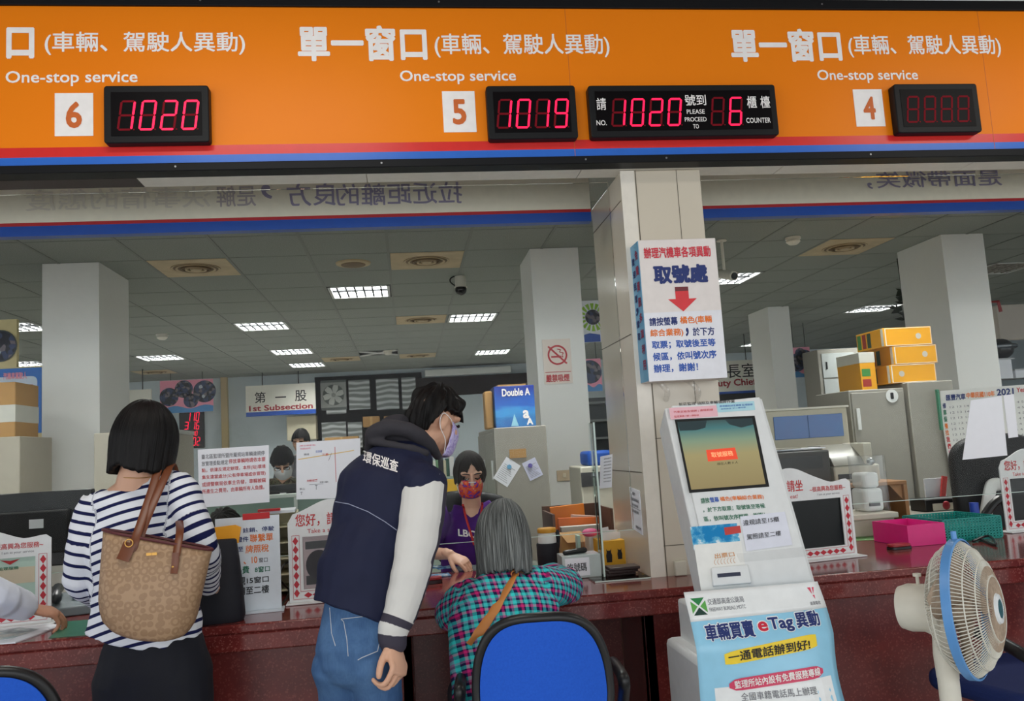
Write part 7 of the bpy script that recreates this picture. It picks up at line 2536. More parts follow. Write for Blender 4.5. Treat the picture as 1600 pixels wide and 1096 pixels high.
def strip(name, pts, w, th, m, side, parent):
    return MB().tube(catmull(pts), [(w, th)] * ((len(pts) - 1) * 5 + 1), m, 10, side=side).build(name, parent, smooth=40)


shT = P(262, 741, 2.90) + V((0, 0, .012))
for a0, a1, mid, yy in ((P(209, 860, Yb - .055), P(245, 740, 2.845), P(228, 800, 2.745), -1), (P(276, 860, 2.78), P(268, 738, 2.86), P(287, 830, 2.80), 1)):
    pass
strip('strap', [P(205, 872, 2.655), P(211, 845, 2.66), P(222, 812, 2.70), P(236, 770, 2.765), P(247, 735, 2.83), P(254, 724, 2.89), P(262, 735, 2.96)], .0125, .003, BLEA, (1, .15, 0), bag)
strip('strap', [P(212, 866, 2.68), P(222, 830, 2.69), P(240, 785, 2.74), P(258, 745, 2.81), P(266, 728, 2.87), P(272, 733, 2.94), P(288, 800, 2.95), P(291, 850, 2.86)], .0125, .003, BLEA, (1, .15, 0), bag)
hit = on_surface(None, bb, (0, 1, 0), [P(283, 866, Yb), P(281, 892, Yb)], .009)
strip('strap_end', [hit[0] + V((0, -.004, .01)), hit[0].lerp(hit[1], .5), hit[1]], .0105, .003, BLEA, (1, 0, 0), bag)
strip('strap', [hit[0] + V((0, -.004, .0)), P(281, 832, 2.70), P(280, 815, 2.80)], .0115, .003, BLEA, (1, 0, 0), bag)
h2 = on_surface(None, bb, (0, 1, 0), [P(211, 846, Yb), P(203, 872, Yb), P(280, 865, Yb), P(279, 882, Yb), P(244, 865, Yb), P(211, 868, Yb)], .006)
strip('hang_tag', [h2[0] + V((0, -.004, 0)), h2[0].lerp(h2[1], .5) + V((0, -.003, 0)), h2[1] + V((-.002, -.003, 0))], .019, .003, BLEA, (1, 0, .1), bag)
mb = MB(); mb.tube([h2[0] + V((.011 * math.cos(w), -.012, .011 * math.sin(w))) for w in [2 * PI * i / 16 for i in range(17)]], .002, GOLD, 6, cap=False); mb.build('ring', bag)
for p in (h2[2], h2[3], h2[5]):
    MB().ell(p + V((0, -.003, 0)), ((.004, 0, 0), (0, .002, 0), (0, 0, .004)), GOLD, 10, 6).build('rivet', bag)
MB().text('一一', h2[4] + V((-.012, -.002, 0)), (.03, 0, 0), (0, 0, .008), GOLD, .02).build('gold_stamp', bag, smooth=0)

# ================= leaning man in the inspection jacket
NAVYJ = None
t = NT('navy_jacket'); co = t.coord(); t.base(t.mix(t.noise(co, 14, 3), lin((20, 25, 52)), lin((26, 31, 60)))); t.set(.7, 0, .3); t.bump(t.noise(co, 220, 2), .12, .002)
NAVYJ = reg(t)
t = NT('sleeve_white'); k_ = t.attr('dark'); t.base(t.mix(t.ramp(k_, [(.48, (0, 0, 0, 1)), (.52, (1, 1, 1, 1))]), lin((216, 214, 210)), lin((64, 60, 72)))); t.set(.75, 0, .25); t.bump(t.noise(t.coord(), 260, 2), .12, .002)
SLEEVE = reg(t)
HOOD = M('hood_charcoal', (48, 46, 52), .85, var=.12, bump=.2, bscale=240)
t = NT('denim'); co = t.coord(); n1 = t.noise(co, 7, 4, .6); n2 = t.noise(t.mapping(co, (1, 1, .15)), 260, 2)
t.base(t.mix(t.math('MULTIPLY', n2, .5), t.ramp(n1, [(.3, lin((52, 84, 128))), (.7, lin((92, 128, 170)))]), lin((40, 66, 108)))); t.set(.8, 0, .2); t.bump(n2, .2, .002)
DENIM = reg(t)
STITCH = M('stitch', (196, 200, 206), .7)

fB = V((.45, .89, 0)).normalized()
rB = V((.89, -.45, 0)).normalized()
hipB = P(556, 985, 2.66)
chB = P(597, 775, 2.80)
nkB = P(648, 695, 2.93)
hcB = P(678, 660, 2.99)
shRb, shLb = P(668, 762, 2.70), P(575, 735, 3.0)
shLb = chB - rB * .10 + V((0, 0, .02)) + fB * .08
elRb, wrRb = P(646, 880, 2.62), P(615, 1003, 2.58)
man = thing('person', (hipB.x, hipB.y, 0), 'person leaning forward in a navy jacket with white sleeves and blue jeans', 'person')
wstB = P(560, 915, 2.68)
fH, uH = V((.80, .52, -.36)), V((.30, .22, .95))
bm_ = MB()
LB = head_mesh(bm_, hcB, fH, uH, .93)
limb(bm_, [hcB - V((.0, 0, .04)) - fB * .02, nkB + V((0, 0, .0)), chB + V((0, 0, .06)), chB.lerp(wstB, .5), wstB, hipB], [.05, .056, (.08, .06), (.085, .06), (.075, .058), (.085, .07)], side=rB)
limb(bm_, [chB + rB * .08, shRb, elRb, wrRb], [.04, .04, .034, .024])
elLb = shLb + fB * .10 - rB * .02 + V((0, 0, -.25)); wrLb = elLb + fB * .14 - rB * .02 + V((0, 0, -.1)); wrLb.z = .87; wrLb.y = max(wrLb.y, 3.16)
limb(bm_, [chB - rB * .08, shLb, elLb, wrLb], [.04, .04, .034, .024])
lg = [(hipB + rB * .085 + V((0, 0, -.03)), P(586, 1300, 2.62)), (hipB - rB * .085 + V((0, 0, -.03)), None)]
ft = []
for k, ang in ((1, 0.0), (-1, .06)):
    h_ = hipB + rB * (.066 * k) + V((0, 0, -.04))
    kn = h_ + V((-.005, .01, -.40)) + fB * (.02 if k > 0 else .05)
    an = V((kn.x, kn.y - .01, .08)) + fB * (0 if k > 0 else .05)
    limb(bm_, [h_, kn, an], [.055, .045, .036], side=rB)
    limb(bm_, [an - fB * .03 + V((0, 0, -.03)), an + fB * .14 + V((0, 0, -.045))], [.035, .03], side=rB)
    ft.append((h_, kn, an))
# hanging right hand, back of the hand outwards, fingers curled towards the thigh
hand_mesh(bm_, wrRb, V((.15, -.48, -.86)), V((.80, -.40, .35)), V((-.5, -.7, .36)), (48, 58, 36), s=.98, thumb=(.42, .78, -.45), tcurl=26)
hand_mesh(bm_, wrLb, V((-.3, .9, -.15)), V((0, .2, .97)), V((.8, -.5, 0)), (15, 20, 12))
remeshed(bm_, 'body', man, .0028, SKIN, 2)
jk = MB()
limb(jk, [chB.lerp(nkB, .62), chB + V((0, 0, .02)), chB.lerp(wstB, .45), wstB + V((0, 0, .05)), P(552, 945, 2.665), P(550, 958, 2.66)], [(.115, .09), (.152, .112), (.140, .106), (.124, .098), (.124, .104), (.124, .106)], side=rB, sub=5, flat_end=True)
limb(jk, [chB.lerp(nkB, .5), shRb + V((-.012, 0, .008))], [.075, .062]); limb(jk, [chB.lerp(nkB, .5), shLb], [.075, .068])
limb(jk, [shRb.lerp(chB, .25), shRb.lerp(elRb, -.02)], [.066, .062])
oJ = remeshed(jk, 'jacket', man, .006, NAVYJ, 5, lambda p, n: n * (wrinkle(.006, 9, 1)(p, n) + folds(.006, 17, (.3, .1, 1), 6)(p, n)) + V((0, 0, -.028 * max(-1, min(1, (p - hipB).dot(rB) / .12)) * max(0, min(1, (wstB.z + .05 - p.z) / .12)))))
armB = [shRb + V((-.01, 0, -.0)), shRb.lerp(elRb, .45), elRb, elRb.lerp(wrRb, .5), wrRb + V((.0, 0, .03)), wrRb + V((0, 0, -.005))]
armBd = catmull(armB, 5)
sl = MB(); limb(sl, armB, [.073, .070, .062, .055, .045, .039], side=rB)
outw = V((.93, .2, .1)).normalized()


def darkB(p):
    d, al = poly_dist(p, armBd)
    tot = sum((b - a).length for a, b in zip(armBd[:-1], armBd[1:]))
    if al > tot - .078:
        q_ = tot - al
        return max(.5 + (.026 - q_) * 60, .5 + (.011 - abs(q_ - .061)) * 60)
    # band along the outer rear side of the sleeve
    best = min(range(len(armB) - 1), key=lambda i: seg_dist(p, armB[i], armB[i + 1])[0])
    a, b = armB[best], armB[best + 1]
    dd = (b - a).normalized()
    q_ = p - a; q_ = q_ - dd * q_.dot(dd)
    q_.normalize()
    return .5 + (q_.dot(outw) - .72) * 4


remeshed(sl, 'sleeve', man, .005, SLEEVE, 4, lambda p, n: min(1, max(0, (shRb.z - p.z) / .12)) * (folds(.0045, 24, (.1, .0, 1), 2)(p, n) + wrinkle(.002, 18)(p, n)), {'dark': darkB})
sl = MB(); armL2 = [shLb, shLb.lerp(elLb, .5), elLb, elLb.lerp(wrLb, .5), wrLb]; limb(sl, armL2, [.075, .072, .064, .055, .04], side=rB)
remeshed(sl, 'sleeve', man, .007, SLEEVE, 3, None, {'dark': lambda p: 0.0})
jn = MB()
limb(jn, [hipB + V((0, 0, .045)), hipB + V((0, 0, -.01)), hipB + V((0, 0, -.06)) - fB * .01], [(.108, .085), (.118, .098), (.122, .108)], side=rB)
for h_, kn, an in ft:
    limb(jn, [h_ + V((0, 0, -.05)) - fB * .005, h_.lerp(kn, .4), kn, an + V((0, 0, .02))], [(.066, .095), .070, .060, .054], side=rB)
    mb = MB(); limb(mb, [an - fB * .04 + V((0, 0, -.035)), an + fB * .07 + V((0, 0, -.04)), an + fB * .17 + V((0, 0, -.05))], [(.042, .042), (.045, .038), (.04, .028)], side=rB); remeshed(mb, 'shoe', man, .006, WHITE, 3)
oD = remeshed(jn, 'jeans', man, .006, DENIM, 4, lambda p, n: folds(.004, 18, (.2, 0, 1), 4)(p, n))
# hood lying on the shoulders
hd = MB()
c0 = nkB + V((-.035, -.06, -.01))
hoodpts = [P(577, 692, 2.88), P(584, 677, 2.85), P(612, 669, 2.82), P(642, 674, 2.82), P(668, 693, 2.85), P(684, 712, 2.92)]
limb(hd, hoodpts, [.018, .026, .029, .027, .023, .016], sub=5)
limb(hd, [P(592, 684, 2.88), P(620, 680, 2.85), P(655, 697, 2.87)], [.022, .028, .024])
limb(hd, [P(578, 700, 2.9), P(612, 664, 2.93), P(650, 665, 2.98)], [.02, .032, .022])
limb(hd, [P(582, 690, 2.85), P(604, 694, 2.81), P(636, 700, 2.80), P(664, 708, 2.82)], [.015, .014, .014, .013])
remeshed(hd, 'hood', man, .005, HOOD, 4, lambda p, n: folds(.006, 22, (.3, .3, 1), 9)(p, n))
hair_cap('hair', man, hcB, fH, uH, HAIRB, (.094, .110, .110, .142), lambda ph: (lambda a: .042 + .012 * math.sin(a * 9) if a < .6 else (.040 if a < 1.15 else (.034 if a < 1.75 else .034 - .115 * min(1, (a - 1.75) / .7))))(abs((ph + PI) % (2 * PI) - PI)), .93, .014, 120, 26, .004, -.30, .030, (0, -.01), 4, .012)
MASKL = NT('mask_lilac'); n = MASKL.noise(MASKL.coord(), 70, 3); MASKL.base(MASKL.ramp(n, [(.45, lin((196, 186, 226))), (.56, lin((150, 132, 200))), (.62, lin((214, 206, 236)))])); MASKL.set(.7)
face_mask(man, LB, hcB, fH, uH, reg(MASKL), .93, True, WHITEINK)
eyes(man, LB)
bv = bvh_of(oJ)
view = (P(585, 720, 3.0) - V((0, 0, H))).normalized()
o_, ux_, uy_ = P(566, 722, 2.7), P(621, 741, 2.7) - P(566, 722, 2.7), P(568, 703, 2.7) - P(566, 722, 2.7)
mb = MB()
vs, fs, _ = glyphs('環保巡查', .025)
pts = on_surface(None, bv, view, [o_ + ux_ * a + uy_ * (b + .10 * a) for a, b, c in vs], .0015)
mb.add([p - view * (.00008 * vs[i][2]) for i, p in enumerate(pts)], fs, WHITEINK); mb.build('lettering', man, smooth=0)


def surf_line(bv, pix, Y, r_, m, name, parent, dash=0):
    pts = []
    for a, b in zip(pix[:-1], pix[1:]):
        for i in range(8):
            t_ = i / 8
            pts.append(P(a[0] + (b[0] - a[0]) * t_, a[1] + (b[1] - a[1]) * t_, Y))
    pts.append(P(*pix[-1], Y))
    d = (pts[len(pts) // 2] - V((0, 0, H))).normalized()
    out = []
    for p in pts:
        dd = (p - V((0, 0, H))).normalized()
        h_ = bv.ray_cast(V((0, 0, H)), dd)
        if h_[0] is not None:
            out.append(h_[0] - dd * .001)
    if len(out) > 2:
        MB().tube(out, r_, m, 5).build(name, parent)


surf_line(bv, ((521, 784), (545, 788), (575, 800), (602, 816), (620, 829)), 2.6, .0013, M('piping_grey', (150, 156, 180), .5), 'piping', man)
bd = bvh_of(oD)
for pl in (((533, 968), (537, 972), (542, 1000), (544, 1026)), ((533, 968), (575, 963)), ((559, 1032), (566, 1028), (590, 1018)), ((597, 975), (594, 1000), (590, 1018)), ((515, 950), (518, 990), (524, 1010))):
    surf_line(bd, pl, 2.5, .0011, STITCH, 'stitching', man)

# ================= clerk in purple behind the counter
PURP = NT('purple_knit'); co = PURP.coord(); PURP.base(PURP.mix(PURP.noise(co, 9, 3), lin((84, 40, 128)), lin((66, 30, 104)))); PURP.set(.8, 0, .2); PURP.bump(PURP.noise(co, 200, 2), .12, .002); PURPLE = reg(PURP)
Yc = 4.42
hcC = P(734, 740, Yc - .06)
fC, uC = V((.04, -.90, -.42)), V((.02, -.40, .92))
nkC = P(737, 792, Yc)
chC = P(737, 840, Yc)
shLc, shRc = P(692, 810, Yc), P(788, 800, Yc)
elLc, wrLc = P(668, 858, Yc - .12), PZ(703, 867, .855)
elRc = P(796, 880, Yc - .06)
wrRc = PZ(772, 885, .85)
clerk = thing('person', (chC.x, Yc + .1, 0), 'seated person in a purple top with a colourful mask and red lanyard behind the counter', 'person')
bm_ = MB()
LC = head_mesh(bm_, hcC, fC, uC, .92)
lowC = V((chC.x, Yc + .06, .58))
limb(bm_, [hcC + V((0, .02, -.04)), nkC, chC, V((chC.x, Yc + .03, .80)), lowC], [.045, .05, (.10, .07), (.10, .075), (.13, .095)])
limb(bm_, [chC, shLc, elLc, wrLc], [.04, .04, .036, .024]); limb(bm_, [chC, shRc, elRc, wrRc], [.04, .04, .036, .024])
for k in (-1, 1):
    limb(bm_, [lowC + V((.08 * k, 0, -.03)), lowC + V((.1 * k, -.1, -.05)), lowC + V((.1 * k, -.34, -.06)) if False else lowC + V((.1 * k, .0, -.25)), V((lowC.x + .1 * k, Yc + .05, .08))], [.085, .07, .055, .04])
hand_mesh(bm_, wrLc, V((.70, -.45, -.40)), V((.35, -.5, .78)), V((.3, -.6, .2)), (26, 32, 22), s=.95, bend=(0, 3, 5, 8))
hand_mesh(bm_, wrRc, V((-.6, -.5, -.3)), V((0, .1, 1)), V((-.5, -.8, 0)), (20, 25, 15), s=.95)
remeshed(bm_, 'body', clerk, .0032, M('skin_clerk', (222, 176, 150), .5), 3)
tp = MB()
limb(tp, [chC + V((0, .012, .075)), chC, V((chC.x, Yc + .01, .86)), V((chC.x, Yc + .04, .62))], [(.14, .075), (.178, .108), (.162, .114), (.17, .12)], sub=5)
limb(tp, [nkC + V((-.05, .0, -.045)), shLc, shLc.lerp(elLc, .8)], [.05, .066, .056]); limb(tp, [nkC + V((.05, .0, -.045)), shRc, elRc, elRc.lerp(wrRc, .4)], [.05, .066, .056, .05])
oC = remeshed(tp, 'purple_top', clerk, .006, PURPLE, 4, lambda p, n: wrinkle(.004, 12, 5)(p, n) + folds(.003, 20, (1, 0, .4), 3)(p, n))
hair_cap('hair', clerk, hcC + V((0, .012, .0)), fC, uC, HAIRD, (.092, .104, .110, .138), lambda ph: (lambda a: .092 - .125 * min(1, a / .88) ** 2 * (3 - 2 * min(1, a / .88)) if a < 1.3 else (-.033 - .03 * min(1, (a - 1.3) / .3)))(abs((ph + .06 + PI) % (2 * PI) - PI)), .92, .008, 120, 24, .0030, -.22, 0.0, (.012, .02), 8, .008)
MASKC = NT('mask_colour'); co = MASKC.coord(); n = MASKC.noise(co, 34, 2)
MASKC.base(MASKC.ramp(n, [(.36, lin((110, 60, 170))), (.44, lin((226, 70, 50))), (.52, lin((236, 120, 60))), (.58, lin((232, 90, 110))), (.66, lin((240, 200, 70)))], 'CONSTANT')); MASKC.set(.7)
face_mask(clerk, LC, hcC, fC, uC, reg(MASKC), .92, True, WHITEINK)
eyes(clerk, LC)
MB().tube(catmull([LC(-.02, .103, -.003), LC(0, .112, .0), LC(.02, .103, -.003)]), .0025, WHITEINK, 6).build('mask_wire', clerk)
bv = bvh_of(oC)
LANY = M('lanyard_red', (196, 40, 40), .6)
for pl in (((723, 788), (727, 806), (735, 832), (742, 856)), ((753, 786), (752, 800), (749, 822), (744, 856))):
    pts = []
    for a, b in zip(pl[:-1], pl[1:]):
        for i in range(6):
            p = P(a[0] + (b[0] - a[0]) * i / 6, a[1] + (b[1] - a[1]) * i / 6, Yc)
            d = (p - V((0, 0, H))).normalized()
            h_ = bv.ray_cast(V((0, 0, H)), d)
            pts.append((h_[0] if h_[0] is not None else P(a[0] + (b[0] - a[0]) * i / 6, a[1] + (b[1] - a[1]) * i / 6, Yc - .075)) - d * .003)
    for j in range(len(pts)):
        pts[j].y = min(pts[j].y, Yc - .055)
    MB().tube(pts, [(.0055, .0015)] * len(pts), LANY, 8, side=(1, 0, 0)).build('lanyard', clerk)
vs, fs, _ = glyphs('LBC', .03)
o_, ux_, uy_ = P(716, 838, Yc), P(742, 838, Yc) - P(716, 838, Yc), V((0, 0, .036))
dv = (o_ - V((0, 0, H))).normalized()
mb = MB(); mb.add(on_surface(None, bv, dv, [o_ + ux_ * a + uy_ * (b - .3 * a) for a, b, c in vs], .002), fs, WHITEINK); mb.build('lettering', clerk, smooth=0)
# her chair
r = thing('office_chair', (chC.x + .05, Yc + .2, 0), 'dark blue and black office chair under the seated clerk', 'chair')
mb = MB(); limb(mb, [P(742, 820, 4.66) + V((0, 0, -.18)), P(742, 790, 4.64), P(742, 776, 4.64)], [(.21, .04), (.215, .035), (.17, .03)]); mb.mats = []
remeshed(mb, 'backrest', r, .008, MATS['chair_black'], 3)
mb = MB(); limb(mb, [P(692, 850, 4.62), P(697, 812, 4.62)], [(.02, .03), (.016, .025)]); remeshed(mb, 'blue_edge', r, .008, BLUEINK, 2)
MB().box((chC.x - .2, Yc - .1, .42), (chC.x + .25, Yc + .32, .48), MATS['chair_black']).build('seat', r, bevel=.02)
MB().cyl((chC.x + .03, Yc + .1, .06), (chC.x + .03, Yc + .1, .42), .03, BLACK).build('column', r)
for k in range(5):
    a = 2 * PI * k / 5
    MB().tube([(chC.x + .03, Yc + .1, .09), (chC.x + .03 + .28 * math.cos(a), Yc + .1 + .28 * math.sin(a), .03)], .025, BLACK, 8).build('leg', r)

# ================= seated grey haired person in plaid (seen from behind)
t = NT('plaid_flannel')
cols6 = [(0.0, lin((60, 214, 210))), (.18, lin((30, 34, 78))), (.36, lin((216, 44, 124))), (.5, lin((30, 34, 78))), (.58, lin((64, 200, 200))), (.76, lin((34, 30, 72))), (.88, lin((150, 120, 160)))]


def strip6(a):
    return t.ramp(t.math('FRACT', a), cols6, 'CONSTANT')


w1, w2 = strip6(t.attr('pu')), strip6(t.attr('pv'))
mxc = t.mix(.5, w1, w2)
t.base(mxc)
t.set(.85, 0, .2)
t.bump(t.noise(t.coord(), 260, 2), .15, .002)
PLAID = reg(t)
hcD = P(785, 842, 2.93)
fD, uD = V((-.06, .93, -.36)), V((.02, .34, .94))
nkD = P(783, 896, 2.88)
chD = P(787, 950, 2.84)
loD = V((chD.x - .02, 2.76, .60))
hpD = V((chD.x - .02, 2.72, .50))
shLd, shRd = P(726, 940, 2.88), P(848, 918, 2.88)
elLd, elRd = P(706, 962, 3.0), P(884, 917, 3.02)
wrLd, wrRd = V((.27, 3.28, .85)), V((.50, 3.34, .85))
old = thing('person', (hpD.x, hpD.y, 0), 'seated person with a grey bob and plaid shirt leaning on the counter', 'person')
bm_ = MB()
LD = head_mesh(bm_, hcD, fD, uD, .95)
limb(bm_, [hcD + V((0, -.02, -.05)), nkD, chD, loD, hpD], [.05, .056, (.15, .095), (.14, .1), (.15, .11)])
limb(bm_, [nkD + V((0, 0, -.03)), shLd, elLd, wrLd], [.05, .045, .036, .025]); limb(bm_, [nkD + V((0, 0, -.03)), shRd, elRd, wrRd], [.05, .045, .036, .025])
hand_mesh(bm_, wrLd, V((.4, .85, -.1)), V((0, .1, 1)), V((1, 0, 0)), (14, 18, 10), s=.92)
hand_mesh(bm_, wrRd, V((-.4, .85, -.1)), V((0, .1, 1)), V((-1, 0, 0)), (14, 18, 10), s=.92)
for k in (-1, 1):
    limb(bm_, [hpD + V((.08 * k, 0, 0)), hpD + V((.1 * k, .34, -.01)), hpD + V((.1 * k, .36, -.2)), V((hpD.x + .1 * k, hpD.y + .30, .07))], [.08, .06, .05, .038])
    limb(bm_, [V((hpD.x + .1 * k, hpD.y + .28, .04)), V((hpD.x + .11 * k, hpD.y + .43, .03))], [.034, .028])
remeshed(bm_, 'body', old, .004, SKIN, 3)
sh = MB()
limb(sh, [nkD + V((0, -.0, -.005)), nkD.lerp(chD, .45), chD, P(785, 985, 2.82), loD, hpD + V((0, 0, .02))], [(.062, .055), (.15, .085), (.188, .115), (.175, .122), (.165, .128), (.17, .13)], sub=5)
aL = [shLd + V((.03, 0, .01)), shLd, elLd, elLd.lerp(wrLd, .6)]
aR = [shRd + V((-.03, 0, .01)), shRd, elRd, elRd.lerp(wrRd, .6)]
limb(sh, aL, [.065, .068, .06, .05]); limb(sh, aR, [.065, .068, .06, .05])
PW2 = .064


def whichD(p):
    dl, al = poly_dist(p, aL[1:]); dr, ar = poly_dist(p, aR[1:])
    if dl < .092 and p.x < shLd.x - .0 + max(0, shLd.z - p.z) * .3:
        return 'L', al, p
    if dr < .092 and p.x > shRd.x + .0 - max(0, shRd.z - p.z) * .3:
        return 'R', ar, p
    return 'T', 0, p


def pu(p):
    k, a, _ = whichD(p)
    if k == 'T': return (p.x - chD.x + .25 * (p.y - chD.y)) / PW2 + .1
    sg = -1 if k == 'L' else 1
    return (p.x - chD.x + sg * .75 * (p.y - chD.y)) / PW2 + .1


def pv(p):
    return (p.z + .45 * (p.y - chD.y)) / PW2 + .1


oP = remeshed(sh, 'plaid_shirt', old, .005, PLAID, 4, lambda p, n: wrinkle(.006, 11, 7)(p, n) + folds(.006, 19, (1, 0, .5), 1)(p, n), {'pu': pu, 'pv': pv})
mb = MB(); limb(mb, [nkD + V((-.045, .02, .012)), nkD + V((0, -.045, .016)), nkD + V((.045, .02, .012))], [(.02, .012)] * 3, side=(0, 0, 1)); remeshed(mb, 'collar', old, .004, PLAID, 2, None, {'pu': lambda p: p.x / .06, 'pv': lambda p: p.z / .06})
hair_cap('hair', old, hcD, fD, uD, HAIRG, (.094, .104, .112, .134), lambda ph: (lambda a: .05 if a < .75 else (-.125 if a < 2.2 else -.135))(abs((ph + PI) % (2 * PI) - PI)), 1.0, .014, 130, 30, .005, -.02, 0.0, (.01, -.02), 12, .016)
tr = MB()
for k in (-1, 1):
    limb(tr, [hpD + V((.075 * k, -.02, .0)), hpD + V((.1 * k, .34, .0)), hpD + V((.1 * k, .37, -.2)), V((hpD.x + .1 * k, hpD.y + .31, .1))], [.095, .072, .062, .055])
limb(tr, [hpD + V((-.06, 0, 0)), hpD + V((.06, 0, 0))], [.11, .11])
remeshed(tr, 'trousers', old, .007, DTROUS, 3)
for k in (-1, 1):
    mb = MB(); limb(mb, [V((hpD.x + .1 * k, hpD.y + .26, .04)), V((hpD.x + .11 * k, hpD.y + .46, .03))], [(.042, .04), (.038, .028)]); remeshed(mb, 'shoe', old, .006, MATTEBLACK, 3)
bv = bvh_of(oP)
TAN = M('tan_strap', (204, 130, 62), .5)
pts = []
for i in range(31):
    t_ = i / 30
    pp = P(812 - 78 * t_ + 6 * math.sin(t_ * PI), 880 + 128 * t_, 2.8)
    d = (pp - V((0, 0, H))).normalized()
    h_ = bv.ray_cast(V((0, 0, H)), d)
    if h_[0] is not None:
        pts.append(h_[0] - d * .004)
hb_ = thing('shoulder_strap', pts[-1], 'tan shoulder bag strap crossing the back of the plaid shirt', 'strap')
MB().tube(pts, [(.0155, .003)] * len(pts), TAN, 10, side=(.85, .0, .5)).build('strap', hb_, smooth=40)
MB().tube([pts[2] + V((.013 * math.cos(w) * .9 + .0, -.005, .010 * math.sin(w))) for w in [2 * PI * i / 14 for i in range(15)]], .0025, TAN, 6, cap=False).build('slider', hb_)

# ================= clerk in camouflage at the rear desk
CAMO = NT('camouflage'); co = CAMO.coord(); n = CAMO.noise(co, 16, 2); CAMO.base(CAMO.ramp(n, [(.4, lin((42, 46, 36))), (.48, lin((84, 84, 62))), (.55, lin((58, 48, 36))), (.62, lin((110, 104, 84)))], 'CONSTANT')); CAMO.set(.8)
CAMOM = reg(CAMO)


def rear_person(hc_, f, u, s, label, shirt, hairm, mask=None, glasses=False, seat=None):
    r_ = thing('person', (hc_.x, hc_.y + .1, 0), label, 'person')
    bm_ = MB()
    L_ = head_mesh(bm_, hc_, f, u, s)
    nk = hc_ + V((0, .06, -.13)) * s; ch_ = nk + V((0, .05, -.17)) * s; lo = ch_ + V((0, .06, -.36)) * s
    limb(bm_, [hc_ + V((0, .02, -.04)), nk, ch_, lo, V((lo.x, lo.y, lo.z - .1))], [.05, .055, (.14, .09), (.13, .1), (.15, .11)])
    for k in (-1, 1):
        limb(bm_, [nk + V((0, 0, -.03)), ch_ + V((.18 * k, 0, .07)), ch_ + V((.25 * k, -.05, -.2)), ch_ + V((.12 * k, -.27, -.27))], [.05, .045, .036, .025])
        hand_mesh(bm_, ch_ + V((.12 * k, -.27, -.27)), V((-.3 * k, -.9, -.1)), V((0, 0, 1)), V((-k, 0, 0)), (20, 25, 15), s=.95)
        limb(bm_, [lo + V((.09 * k, 0, -.1)), lo + V((.1 * k, -.02, -.42)), V((lo.x + .1 * k, lo.y, .08))], [.085, .06, .04])
        limb(bm_, [V((lo.x + .1 * k, lo.y + .02, .04)), V((lo.x + .1 * k, lo.y - .13, .03))], [.035, .03])
    remeshed(bm_, 'body', r_, .006, SKIN, 3)
    sh_ = MB()
    limb(sh_, [nk + V((0, .01, -.03)), ch_ + V((0, 0, .05)), ch_, lo, lo + V((0, 0, -.1))], [(.08, .06), (.16, .09), (.18, .115), (.165, .12), (.17, .125)])
    for k in (-1, 1):
        limb(sh_, [nk + V((.04 * k, 0, -.05)), ch_ + V((.18 * k, 0, .07)), ch_ + V((.25 * k, -.05, -.2)), ch_ + V((.14 * k, -.24, -.26))], [.055, .068, .056, .045])
    remeshed(sh_, 'shirt', r_, .008, shirt, 3, wrinkle(.004, 12, 3))
    tr_ = MB()
    limb(tr_, [lo + V((0, 0, -.04)), lo + V((0, 0, -.14))], [(.165, .12), (.165, .12)])
    for k in (-1, 1):
        limb(tr_, [lo + V((.085 * k, 0, -.12)), lo + V((.1 * k, -.02, -.42)), V((lo.x + .1 * k, lo.y, .1))], [.095, .075, .06])
    remeshed(tr_, 'trousers', r_, .01, DTROUS, 2)
    hair_cap('hair', r_, hc_, f, u, hairm, (.09, .108, .106, .138), lambda ph: (lambda a: .045 if a < .7 else (.01 if a < 1.8 else -.05))(abs((ph + PI) % (2 * PI) - PI)), s, .013, 90, 20, .003, -.1, .012, (0, 0), 21, .01)
    eyes(r_, L_, True, s)
    if mask:
        face_mask(r_, L_, hc_, f, u, mask, s)
    if glasses:
        for k in (-1, 1):
            MB().tube([L_(.034 * k + .024 * math.cos(w), .102, .012 + .016 * math.sin(w)) for w in [2 * PI * i / 18 for i in range(19)]], .0022, BLACK, 6, cap=False).build('glasses', r_)
    return r_


MASKW = M('mask_white', (222, 224, 226), .7)
rear_person(P(441, 722, 6.72), V((.10, -.78, -.62)), V((.02, -.6, .8)), .98, 'person in camouflage and a white mask bent over the rear desk monitor', CAMOM, HAIRB, MASKW, True)
rear_person(P(470, 691, 8.6), V((-.2, -.95, -.1)), V((0, -.1, 1)), .98, 'person with black hair far behind the clerk in camouflage, mostly hidden', M('grey_shirt', (110, 112, 118), .8), HAIRB)
# dark haired head behind the black bag
rear_person(P(352, 833, 4.45), V((.1, -.75, -.66)), V((0, -.66, .75)), 1.0, 'person with black hair bowed low behind the black tote bag', M('dark_shirt', (40, 42, 48), .8), HAIRB)
# person at the picture edge: white sleeve reaching over the counter
SHW = M('shirt_white', (222, 226, 238), .7, var=.03)
eg = thing('person', (-1.95, 2.95, 0), 'person in a white shirt reaching over the counter, only an arm in view', 'person')
wr = V((-1.475, 3.29, .855))
wr = P(44, 951, 3.27)
eb = P(-28, 925, 3.12)
shd = V((-1.80, 2.98, 1.20))
bm_ = MB()
hcE = V((-1.98, 3.02, 1.47))
head_mesh(bm_, hcE, V((.1, .95, -.25)), V((0, .25, 1)), .98)
hpE = V((-1.98, 2.92, .85))
limb(bm_, [hcE + V((0, -.02, -.05)), hcE + V((0, -.04, -.15)), V((-1.98, 2.95, 1.18)), V((-1.98, 2.92, 1.0)), hpE], [.05, .055, (.14, .09), (.12, .09), (.14, .1)])
limb(bm_, [V((-1.9, 2.96, 1.25)), shd, eb, wr], [.05, .046, .038, .027])
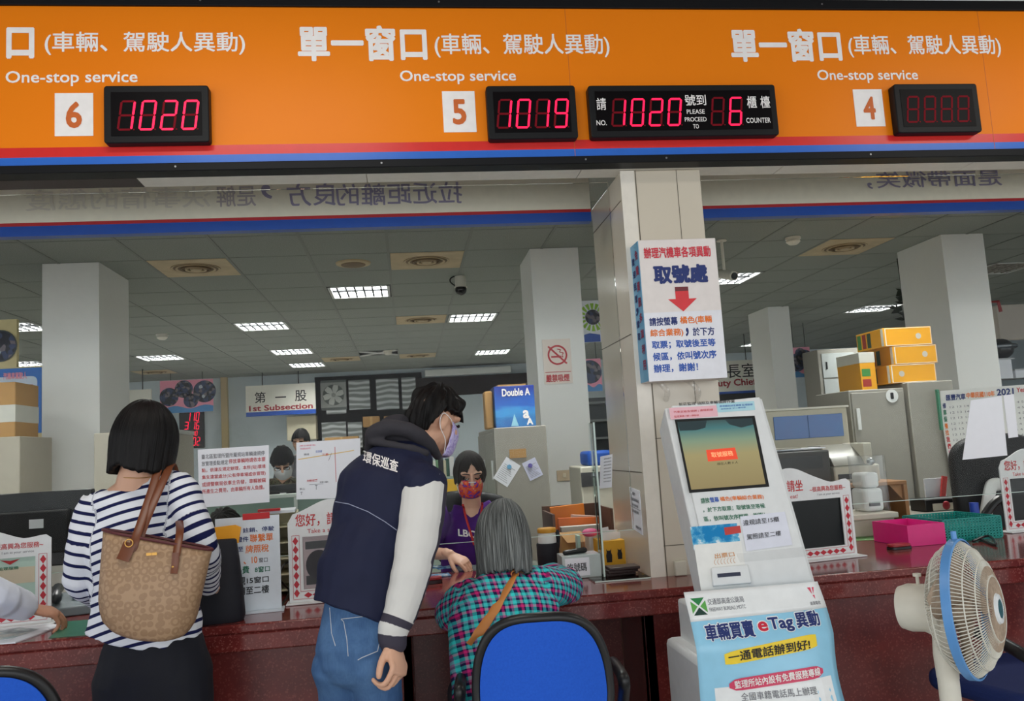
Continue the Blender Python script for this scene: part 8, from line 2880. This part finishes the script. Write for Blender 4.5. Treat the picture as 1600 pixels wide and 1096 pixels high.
limb(bm_, [V((-2.05, 2.96, 1.25)), V((-2.17, 2.97, 1.20)), V((-2.22, 3.0, .96)), V((-2.1, 3.2, .86))], [.05, .046, .038, .027])
for k in (-1, 1):
    limb(bm_, [hpE + V((.08 * k, 0, -.03)), hpE + V((.08 * k, .02, -.4)), V((hpE.x + .085 * k, hpE.y, .08))], [.085, .06, .042])
    limb(bm_, [V((hpE.x + .085 * k, hpE.y - .02, .04)), V((hpE.x + .09 * k, hpE.y + .13, .03))], [.035, .03])
hand_mesh(bm_, wr, V((.70, .5, -.30)), V((.35, -.1, .9)), V((.3, .8, 0)), (24, 30, 22), s=1.0)
hand_mesh(bm_, V((-2.1, 3.2, .86)), V((.4, .85, -.25)), V((0, .2, 1)), V((1, 0, 0)), (20, 25, 15), s=1.0)
remeshed(bm_, 'body', eg, .0045, M('skin_tan', (186, 132, 104), .5), 3)
sh = MB()
limb(sh, [V((-1.98, 2.96, 1.3)), V((-1.98, 2.95, 1.18)), V((-1.98, 2.92, 1.0)), V((-1.98, 2.92, .82))], [(.12, .08), (.18, .115), (.165, .115), (.17, .12)])
limb(sh, [V((-1.9, 2.96, 1.25)), shd, eb, eb.lerp(wr, .55), eb.lerp(wr, .86)], [.066, .072, .064, .060, .052])
limb(sh, [V((-2.05, 2.96, 1.25)), V((-2.17, 2.97, 1.20)), V((-2.22, 3.0, .96)), V((-2.12, 3.16, .87))], [.066, .072, .06, .046])
remeshed(sh, 'shirt', eg, .006, SHW, 3, lambda p, n: folds(.006, 22, (.8, .3, .3), 3)(p, n))
tr = MB()
limb(tr, [hpE + V((0, 0, .02)), hpE + V((0, 0, -.08))], [(.16, .12), (.165, .125)])
for k in (-1, 1):
    limb(tr, [hpE + V((.085 * k, 0, -.06)), hpE + V((.088 * k, .02, -.4)), V((hpE.x + .088 * k, hpE.y, .08))], [.095, .075, .06])
remeshed(tr, 'trousers', eg, .009, DTROUS, 3)
hair_cap('hair', eg, hcE, V((.1, .95, -.25)), V((0, .25, 1)), HAIRB, (.09, .108, .106, .138), lambda ph: (lambda a: .045 if a < .7 else (.01 if a < 1.8 else -.05))(abs((ph + PI) % (2 * PI) - PI)), .98, .013, 90, 20, .003, -.1, .01, (0, 0), 31, .01)
